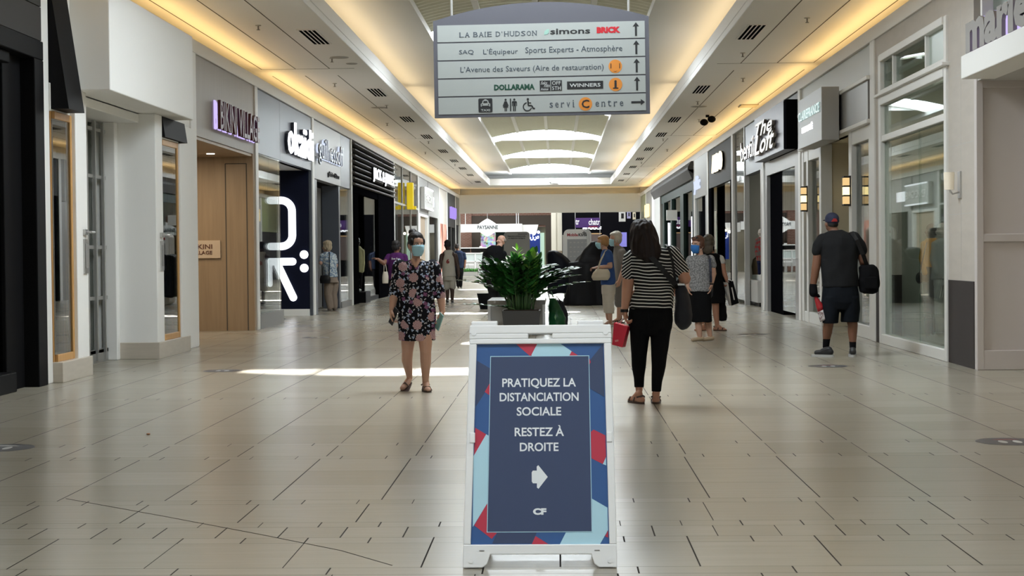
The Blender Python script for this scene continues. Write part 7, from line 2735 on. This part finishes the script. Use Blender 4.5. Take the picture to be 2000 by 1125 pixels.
f.limb(d, [(1212, 565, 0.08, 11), (1212, 592, 0.08, 9.5)])
f.cloth(d, 'shorts', fabric('grey_shorts', (0.16, 0.155, 0.15)), wr=0.008)
f.mask(MASKB)
f.hair('short', mat('white_hair', (0.50, 0.47, 0.41), 0.7))
f.sole(1208, 628, 188, BROWNL, 'sandal')
f.sole(1212, 629, 188, BROWNL, 'sandal')

# ---------------- elderly woman at the grille
f = Fig('elderly woman in a pale blue print blouse leaning at the closed grille, far left', 646, 607)
b = MB()
f.head(b, 640, 482, 21, yaw=-125)
f.limb(b, [(643, 496, 0, 5), (641, 488, 0, 4.4)])
f.tor(b, [(494, 643, 9, 9, 0), (515, 643, 12, 12, 0), (550, 647, 12, 12, 0)])
f.limb(b, [(633, 499, -0.05, 5), (628.5, 513, -0.08, 4), (629, 502, 0.05, 3)])
f.hand(b, 629, 502, 0.05, (0.3, 0.3, 1), (0, -1, 0), (1, 0, 0), 0.9, 0.7)
f.limb(b, [(653, 500, 0.1, 5), (656, 518, 0.12, 4), (650, 532, 0.16, 3)])
f.hand(b, 650, 532, 0.16, (-0.3, 0.2, -1), (0, -1, 0), (-1, 0, 0), 0.9, 0.7)
f.skin(b, 'light')
d = MB()
f.tor(d, [(491, 642, 6, 7, 0), (495, 642.5, 11, 11, 0), (505, 643, 15, 14, 0), (525, 645, 14, 14, 0), (541, 647, 14, 14, 0)], 24)
f.limb(d, [(633, 500, -0.05, 6.5), (630, 508, -0.06, 5.8)])
f.limb(d, [(652, 501, 0.09, 6.5), (655, 511, 0.1, 5.8)])
f.cloth(d, 'blouse', speckle('blue_print_blouse', (0.52, 0.57, 0.58), (0.15, 0.22, 0.32), 26), wr=0.012)
d = MB()
f.tor(d, [(537, 647, 12.5, 12, 0), (552, 648, 13.5, 14, 0)], 20)
f.limb(d, [(643, 552, -0.04, 9), (641, 575, -0.04, 7.5), (645, 600, -0.02, 6)])
f.limb(d, [(653, 552, 0.06, 9), (651, 575, 0.06, 7.5), (653, 600, 0.08, 6)])
f.cloth(d, 'trousers', fabric('taupe_trousers', (0.24, 0.19, 0.15)), wr=0.012)
f.hair('curly', mat('ash_blond_hair', (0.42, 0.34, 0.23), 0.7), 0.016)
for px, dy in ((645, -0.06), (654, 0.05)):
    c = f.p(px, 604, dy)
    c.z = 0.035
    q = MB().cap(c, 0.04, c + Vector((-0.05, 0.13, -0.005)), 0.032)
    f.add(q, 'shoe', mat('taupe_shoe', (0.12, 0.09, 0.07), 0.6), True)
ro = f.root.location.copy()
T = thing('handbag', 'black bag on a long strap at the elderly woman\'s hip', 'bag', ro + f.p(638, 553, -0.2))
q = MB()
f.tor(q, [(537, 638, 9, 4, -0.19), (545, 638, 11, 5, -0.19), (553, 638, 10, 4, -0.19)], 18)
q.v = [tuple(Vector(p) + ro) for p in q.v]
part(bake(q, 0.010, 2), 'body', BLACKL, T, smooth=True)
part(MB().ribbon([ro + f.p(646, 492, -0.12), ro + f.p(647, 505, -0.21), ro + f.p(647, 525, -0.21), ro + f.p(646, 540, -0.2)], (1, 0, 0), 0.02, 0.006), 'strap', BLACKL, T)

# ---------------- woman in purple
f = Fig('woman in a purple T-shirt with dark hair pointing left, behind the floral dress', 776, 614)
b = MB()
f.head(b, 776, 482, 21, yaw=150)
f.limb(b, [(776, 497, 0, 5.5), (776, 490, 0, 4.8)])
f.tor(b, [(495, 776, 12, 8, 0), (505, 776, 16, 11, 0), (545, 776, 14, 12, 0)])
f.limb(b, [(760, 502, 0, 5.5), (752, 514, -0.08, 4.4), (741, 506, -0.14, 3.2)])
f.hand(b, 741, 506, -0.14, (-1, 0, 0.4), (0, 0, -1), (0, -1, 0), 0.95, 0.4)
f.limb(b, [(792, 502, 0, 5.5), (795, 522, 0, 4.4), (793, 540, -0.05, 3.2)])
f.hand(b, 793, 540, -0.05, (0, 0, -1), (-1, 0, 0), (0, -1, 0), 0.95, 0.6)
f.skin(b, 'brown')
d = MB()
f.tor(d, [(493, 776, 8, 7, 0), (497, 776, 14, 10, 0), (505, 776, 18, 13, 0), (525, 775, 16, 14, 0), (545, 776, 16.5, 14, 0)], 24)
f.limb(d, [(761, 502, 0, 7), (754.5, 511, -0.04, 6)])
f.limb(d, [(791, 502, 0, 7), (794, 514, 0, 6)])
f.cloth(d, 't_shirt', fabric('purple_tee', (0.065, 0.014, 0.085)), wr=0.01)
q = MB()
text('live fun', 16 / f.s, 4.5 / f.s, f.p(767.5, 507, -0.168), (1, 0, 0), Z3, 0.004, mb=q, bold=0.02)
f.add(q, 'shirt_print', mat('print_white', (0.5, 0.48, 0.5), 0.6))
d = MB()
f.tor(d, [(540, 776, 15, 13, 0), (556, 776, 15.5, 14, 0)], 20)
f.limb(d, [(770, 556, 0, 9), (770, 580, 0, 7), (771, 607, 0, 5)])
f.limb(d, [(782, 556, 0, 9), (782, 580, 0, 7), (782, 607, 0, 5)])
f.cloth(d, 'trousers', BLACKC, wr=0.006)
for px in (771, 782):
    c = f.p(px, 609, 0)
    c.z = 0.04
    f.add(MB().cap(c, 0.045, c + Vector((0, 0.14, -0.005)), 0.036), 'shoe', BLACKL, True)
f.hair('curly', mat('black_hair_purple_woman', (0.010, 0.008, 0.008), 0.6), 0.01)
rp = f.root.location.copy()
T = thing('handbag', 'cream tote hanging from the raised arm of the woman in purple', 'bag', rp + f.p(754, 553, -0.1))
q = MB()
f.tor(q, [(530, 754.5, 4.5, 3, -0.1), (540, 754.5, 6.3, 4, -0.1), (553, 754, 6, 4, -0.1)], 16)
q.v = [tuple(Vector(p) + rp) for p in q.v]
part(bake(q, 0.009, 2), 'body', mat('cream_canvas', (0.55, 0.50, 0.42), 0.6), T, smooth=True)
for dx_ in (-3, 3):
    part(MB().path([rp + f.p(754.5 + dx_, 532, -0.1), rp + f.p(753.5 + dx_ * 0.5, 516, -0.1), rp + f.p(753, 512, -0.06)], 0.008, 6), 'handle', mat('cream_canvas', (0.55, 0.50, 0.42), 0.6), T, smooth=True)

# ---------------- man in the basketball vest
f = Fig('man in a cream basketball vest with a red number and cream shorts', 878, 593)
b = MB()
f.head(b, 875, 478, 18.5, yaw=200)
f.limb(b, [(877, 492, 0, 5), (876, 485, 0, 4.6)])
f.tor(b, [(491, 877, 10, 6, 0), (497, 877, 14, 8, 0), (540, 877, 12, 9, 0)])
f.limb(b, [(864, 499, 0, 4.6), (860, 520, -0.02, 3.7), (859, 536, -0.06, 2.7)])
f.limb(b, [(890.5, 499, 0, 4.6), (895, 520, -0.02, 3.7), (897, 536, -0.06, 2.7)])
f.hand(b, 859, 536, -0.06, (0, -0.1, -1), (1, 0, 0), (0, -1, 0), 1.05, 0.5)
f.hand(b, 897, 536, -0.06, (0, -0.1, -1), (-1, 0, 0), (0, -1, 0), 1.05, 0.5)
f.limb(b, [(873, 560, 0, 5), (874, 570, 0, 4.2), (874, 586, 0, 2.8)])
f.limb(b, [(883, 560, -0.05, 5), (884, 570, -0.06, 4.2), (883.5, 588, -0.06, 2.8)])
f.skin(b, 'dark')
d = MB()
f.tor(d, [(488, 877, 7, 6, 0), (493, 877, 10, 8, 0), (503, 877, 12.5, 10, 0), (522, 877, 13, 11, 0), (540, 877.5, 13.8, 11, 0)], 24)
f.cloth(d, 'vest', fabric('cream_vest', (0.42, 0.40, 0.35)), wr=0.01)
d = MB()
f.tor(d, [(537, 877.5, 12.5, 10, 0), (548, 878, 13, 11, 0)], 20)
f.limb(d, [(872.5, 548, 0, 7), (872, 561, 0, 7)])
f.limb(d, [(884, 548, -0.03, 7), (884, 561, -0.03, 7)])
f.cloth(d, 'shorts', fabric('cream_shorts', (0.36, 0.345, 0.30)), wr=0.01)
q = MB()
text('6', 6.5 / f.s, 9 / f.s, f.p(873, 514.5, -0.158), (1, 0, 0), Z3, 0.006, mb=q, bold=0.05)
f.add(q, 'vest_number', mat('number_red', (0.22, 0.02, 0.02), 0.6))
f.hair('crop', mat('black_crop', (0.010, 0.009, 0.009), 0.8), 0.002)
for px, dy in ((874, 0.0), (883.5, -0.06)):
    f.sole(px, 592 if dy else 590, -85, mat('black_sneaker', (0.014, 0.014, 0.015), 0.5), 'sneaker', shoe=True)

# ---------------- man in navy farther back
f = Fig('man in a navy shirt and black trousers walking away, past the man in the vest', 898, 562, vox=0.012)
b = MB()
f.head(b, 893, 482.5, 13, yaw=180)
f.limb(b, [(896, 492, 0, 3.2), (894, 487, 0, 3)])
f.tor(b, [(492, 897, 7, 5, 0), (520, 898, 8, 6, 0)])
f.limb(b, [(907, 497, 0, 3.2), (909, 510, 0, 2.6), (908, 521, -0.05, 2)])
f.hand(b, 908, 521, -0.05, (0, 0, -1), (-1, 0, 0), (0, 1, 0), 1.0, 0.5)
f.limb(b, [(888, 497, 0, 3.2), (886, 510, 0, 2.6), (887, 521, -0.05, 2)])
f.skin(b, 'brown')
d = MB()
f.tor(d, [(489, 896, 5, 4, 0), (493, 897, 9, 6, 0), (503, 898, 10, 7, 0), (524, 898, 9, 7, 0)], 20)
f.limb(d, [(906.5, 496, 0, 4), (908.5, 505, 0, 3.5)])
f.limb(d, [(889, 496, 0, 4), (886.5, 505, 0, 3.5)])
f.cloth(d, 'shirt', fabric('navy_shirt', (0.016, 0.024, 0.050)), wr=0.01)
d = MB()
f.tor(d, [(521, 897.5, 8.5, 6.5, 0), (532, 897, 8.5, 6.5, 0)], 18)
f.limb(d, [(894.5, 531, 0, 5), (894, 545, 0, 4.2), (894.5, 557, 0, 3.4)])
f.limb(d, [(901, 531, 0, 5), (900, 545, 0, 4.2), (900, 557, 0, 3.4)])
f.cloth(d, 'trousers', BLACKC, wr=0.006)
for px in (895, 900):
    c = f.p(px, 560, 0)
    c.z = 0.045
    f.add(MB().cap(c, 0.05, c + Vector((0, 0.14, -0.005)), 0.04), 'shoe', BLACKL, True)
f.hair('crop', mat('brown_crop', (0.020, 0.014, 0.011), 0.8), 0.002)

# ---------------- bald man behind the plant
f = Fig('balding man in dark clothes standing behind the big potted plant', 972, 612, Y=37.0)
f.fy = 494 + 1.35 * f.s
b = MB()
f.head(b, 979, 469.5, 20, yaw=-60, dy=0.05)
f.limb(b, [(972, 486, 0, 6), (977, 478, 0.03, 5.2)])
f.tor(b, [(485, 968, 12, 8, 0), (495, 967, 17, 11, 0), (550, 968, 15, 11, 0)])
f.skin(b, 'light')
d = MB()
f.tor(d, [(479, 968, 8, 8, 0), (483, 966, 15, 11, 0), (492, 965, 19, 14, 0), (530, 967, 17, 15, 0), (555, 968, 18, 15, 0)], 22)
f.limb(d, [(949, 496, 0, 7), (946, 520, 0, 6), (952, 540, -0.08, 5)])
f.limb(d, [(983, 496, 0, 7), (987, 520, 0, 6), (984, 540, -0.08, 5)])
f.cloth(d, 'jacket', BLACKC, wr=0.014)
d = MB()
f.tor(d, [(550, 968, 16, 13, 0), (566, 968, 16, 13, 0)], 20)
f.limb(d, [(961, 566, 0, 9), (961, 606, 0, 6)])
f.limb(d, [(975, 566, 0, 9), (975, 606, 0, 6)])
f.cloth(d, 'trousers', BLACKC, wr=0.01)
for px in (961, 975):
    c = f.p(px, 608, 0)
    c.z = 0.042
    f.add(MB().cap(c, 0.045, c + Vector((-0.06, -0.12, -0.005)), 0.037), 'shoe', BLACKL, True)
q = MB()
q.ell((0, 0.06, 0.0), (0.078, 0.055, 0.06))
f.add(bake(q.xform(f.hm), 0.008, 2), 'hair', mat('grey_fringe', (0.20, 0.18, 0.16), 0.8), True)

# ---------------- mannequins
f = Fig('black mannequin in a pale yellow hoodie in the black slatted shop', 697, 567, 'mannequin', 'mannequin', z0=0.30, Y=46.2)
f.fy = 492 + (1.35 - 0.30) * f.s
b = MB()
f.head(b, 697, 467, 17, yaw=35)
f.limb(b, [(697, 483, 0, 4.5), (697, 474, 0, 4)])
f.tor(b, [(481, 697, 10, 6, 0), (525, 697, 10, 7, 0)])
f.limb(b, [(693, 540, 0, 5), (693, 555, 0, 4)])
f.limb(b, [(701, 540, 0, 5), (701, 555, 0, 4)])
f.skin(b, 'black')
d = MB()
f.tor(d, [(476, 697, 6, 6, 0), (482, 697, 11, 8, 0), (500, 697, 12, 9, 0), (527, 697, 11.5, 9, 0)], 20)
f.limb(d, [(687, 486, 0, 4.5), (685, 508, 0, 4), (686, 525, -0.05, 3.4)])
f.limb(d, [(707, 486, 0, 4.5), (708, 508, 0, 4), (707, 525, -0.05, 3.4)])
f.cloth(d, 'hoodie', fabric('pale_yellow_hoodie', (0.40, 0.40, 0.24)), wr=0.01)
d = MB()
f.tor(d, [(524, 697, 10.5, 8, 0), (533, 697, 10.5, 8, 0)], 18)
f.limb(d, [(692.5, 533, 0, 5.4), (692.5, 558, 0, 3.8)])
f.limb(d, [(701.5, 533, 0, 5.4), (701.5, 558, 0, 3.8)])
f.cloth(d, 'trousers', BLACKC, wr=0.005)
for px in (692.5, 701.5):
    c = f.p(px, 562, 0)
    c.z = 0.04
    f.add(MB().cap(c, 0.042, c + Vector((-0.02, -0.13, 0)), 0.036), 'shoe', mat('white_shoe', (0.55, 0.55, 0.5), 0.5), True)
yy = f.root.location
T = thing('display_plinth', 'low black plinth under the mannequin in the pale yellow hoodie', 'plinth', (yy.x, yy.y, 0))
part(MB().box(yy.x - 0.22, yy.x + 0.32, yy.y - 0.8, yy.y + 0.36, 0, 0.30), 'block', M['dark'], T)
f = Fig('dark mannequin in a long black coat behind the black shop\'s window', 727, 562, 'mannequin', 'mannequin', z0=0.0, Y=52.2)
f.fy = 492 + 1.35 * f.s
b = MB()
f.head(b, 729, 481, 14, yaw=60)
f.limb(b, [(728, 494, 0, 3.6), (729, 486, 0, 3.2)])
f.tor(b, [(493, 728, 8, 5, 0), (530, 728, 8, 6, 0)])
f.limb(b, [(724, 545, 0, 4), (724, 572, 0, 3)])
f.limb(b, [(732, 545, 0, 4), (732, 572, 0, 3)])
f.skin(b, 'black')
d = MB()
f.tor(d, [(490, 728, 6, 5, 0), (495, 728, 10, 7, 0), (520, 727, 9, 7, 0), (548, 727, 9.5, 7, 0)], 18)
f.limb(d, [(719, 499, 0, 3.6), (717, 518, 0, 3), (719, 532, -0.04, 2.8)])
f.limb(d, [(737, 499, 0, 3.6), (739, 518, 0, 3), (737, 532, -0.04, 2.8)])
f.cloth(d, 'coat', BLACKC, wr=0.01)
for px in (724, 732):
    c = f.p(px, 574, 0)
    c.z = 0.04
    f.add(MB().cap(c, 0.042, c + Vector((0.02, -0.12, 0)), 0.036), 'shoe', BLACKL, True)

T = thing('display_platform', 'low pale platform inside the tall white framed display window', 'plinth', (XR + 0.7, 22.3, 0))
part(MB().box(XR + 0.32, XR + 1.5, 20.0, 23.7, 0, 0.12), 'deck', M['lgrey'], T)
for (cx_, Y_, col, lab, coat, bagc) in ((1811, 22.9, (0.52, 0.24, 0.02), 'mannequin in a mustard jacket and black trousers behind the tall display window', 'jacket', True), (1832, 22.1, (0.24, 0.26, 0.25), 'mannequin in a grey green coat and pale trousers behind the tall display window', 'coat', False)):
    f = Fig(lab, cx_, 640, 'mannequin', 'mannequin', z0=0.12, Y=Y_)
    f.fy = 487 + (1.35 - 0.12) * f.s
    b = MB()
    f.head(b, cx_ + 3, 452, 31, yaw=-60)
    f.limb(b, [(cx_ + 3, 474, 0, 7), (cx_ + 3, 462, 0, 6)])
    f.tor(b, [(473, cx_ + 2, 14, 9, 0), (520, cx_, 14, 11, 0)])
    f.limb(b, [(cx_ - 6, 600, -0.05, 6), (cx_ - 6, 652, -0.05, 4.5)])
    f.limb(b, [(cx_ + 6, 600, 0.05, 6), (cx_ + 7, 650, 0.05, 4.5)])
    f.skin(b, 'black' if bagc else 'pale')
    d = MB()
    hem = 522 if bagc else 546
    f.tor(d, [(466, cx_ + 2, 9, 8, 0), (472, cx_ + 2, 15, 12, 0), (490, cx_ + 1, 17, 14, 0), (hem, cx_, 17 if bagc else 19, 15, 0)], 22)
    f.limb(d, [(cx_ - 13, 479, -0.03, 7), (cx_ - 17, 508, -0.05, 6), (cx_ - 14, 533, -0.12, 5)])
    f.limb(d, [(cx_ + 16, 479, 0.03, 7), (cx_ + 18, 508, 0.05, 6), (cx_ + 15, 533, -0.03, 5)])
    f.cloth(d, coat, fabric('mannequin_' + coat, col), wr=0.012)
    d = MB()
    f.tor(d, [(hem - 12, cx_, 14, 12, 0), (hem + 12, cx_, 15, 13, 0)], 20)
    f.limb(d, [(cx_ - 6, hem + 8, -0.03, 9), (cx_ - 6, 648, -0.05, 7)])
    f.limb(d, [(cx_ + 6, hem + 8, 0.04, 9), (cx_ + 7, 646, 0.05, 7)])
    f.cloth(d, 'trousers', BLACKC if bagc else fabric('pale_trousers', (0.36, 0.36, 0.34)), wr=0.006)
    if bagc:
        r_ = f.root.location.copy()
        T = thing('handbag', 'round black bag hanging beside the mannequin in the mustard jacket', 'bag', r_ + f.p(cx_ - 25, 553, -0.1))
        q = MB().ell(r_ + f.p(cx_ - 24, 543, -0.12), (0.055, 0.04, 0.08))
        part(q, 'body', BLACKL, T, smooth=True)
        part(MB().path([r_ + f.p(cx_ - 24, 535, -0.12), r_ + f.p(cx_ - 18, 505, -0.14), r_ + f.p(cx_ - 8, 474, -0.08)], 0.007, 6), 'strap', BLACKL, T, smooth=True)

T = thing('display_box', 'pale window display box under the child mannequin', 'plinth', (XR + 0.45, 40.9, 0))
part(MB().box(XR + 0.12, XR + 1.1, 39.3, 42.6, 0.10, 0.62), 'body', M['lgrey'], T)
part(MB().box(XR + 0.18, XR + 1.05, 39.4, 42.5, 0.0, 0.10), 'plinth', M['dark'], T)
part(MB().box(XR + 0.3, XR + 1.0, 39.5, 41.9, 0.622, 0.74), 'step', M['white'], T)
f = Fig('child mannequin in a red plaid jacket and navy trousers in the right window', 1483, 545, 'mannequin', 'mannequin', z0=0.74, Y=40.0)
f.fy = 489 + (1.35 - 0.74) * f.s
b = MB()
f.head(b, 1484, 454, 14, yaw=-50)
f.limb(b, [(1484, 466, 0, 3), (1484, 459, 0, 2.8)])
f.tor(b, [(466, 1484, 6, 4, 0), (500, 1484, 6, 5, 0)])
f.skin(b, 'pale')
d = MB()
f.tor(d, [(463, 1484, 4, 4, 0), (467, 1484, 7.5, 6, 0), (485, 1484, 8, 7, 0), (509, 1483.5, 8.5, 7, 0)], 18)
f.limb(d, [(1477, 469, 0, 3.6), (1475, 485, 0, 3.2), (1476, 499, -0.04, 2.8)])
f.limb(d, [(1491, 469, 0, 3.6), (1493, 485, 0, 3.2), (1492, 499, -0.04, 2.8)])
f.cloth(d, 'plaid_jacket', speckle('red_plaid', (0.22, 0.03, 0.03), (0.10, 0.10, 0.09), 18), wr=0.008)
d = MB()
f.tor(d, [(506, 1484, 7.5, 6, 0), (514, 1484, 7.5, 6, 0)], 18)
f.limb(d, [(1481, 514, 0, 4), (1481, 533, 0, 3.4)])
f.limb(d, [(1487, 514, 0, 4), (1487, 533, 0, 3.4)])
f.cloth(d, 'trousers', fabric('navy_trousers', (0.010, 0.013, 0.04)), wr=0.004)
T = thing('backpack', 'small brown child\'s backpack beside the child mannequin in the right window', 'bag', (XR + 0.4, 41.5, 0.742))
q = MB().zloft([(0.742, XR + 0.37, 41.6, 0.10, 0.12), (0.95, XR + 0.37, 41.6, 0.12, 0.14), (1.12, XR + 0.37, 41.6, 0.09, 0.11), (1.17, XR + 0.37, 41.6, 0.04, 0.05)], 18)
part(q, 'body', mat('olive_brown_cloth', (0.085, 0.06, 0.03), 0.8), T, smooth=True)
part(MB().path([(XR + 0.33, 41.5, 1.14), (XR + 0.37, 41.5, 1.24), (XR + 0.42, 41.5, 1.14)], 0.012, 6), 'handle', BLACKL, T, smooth=True)
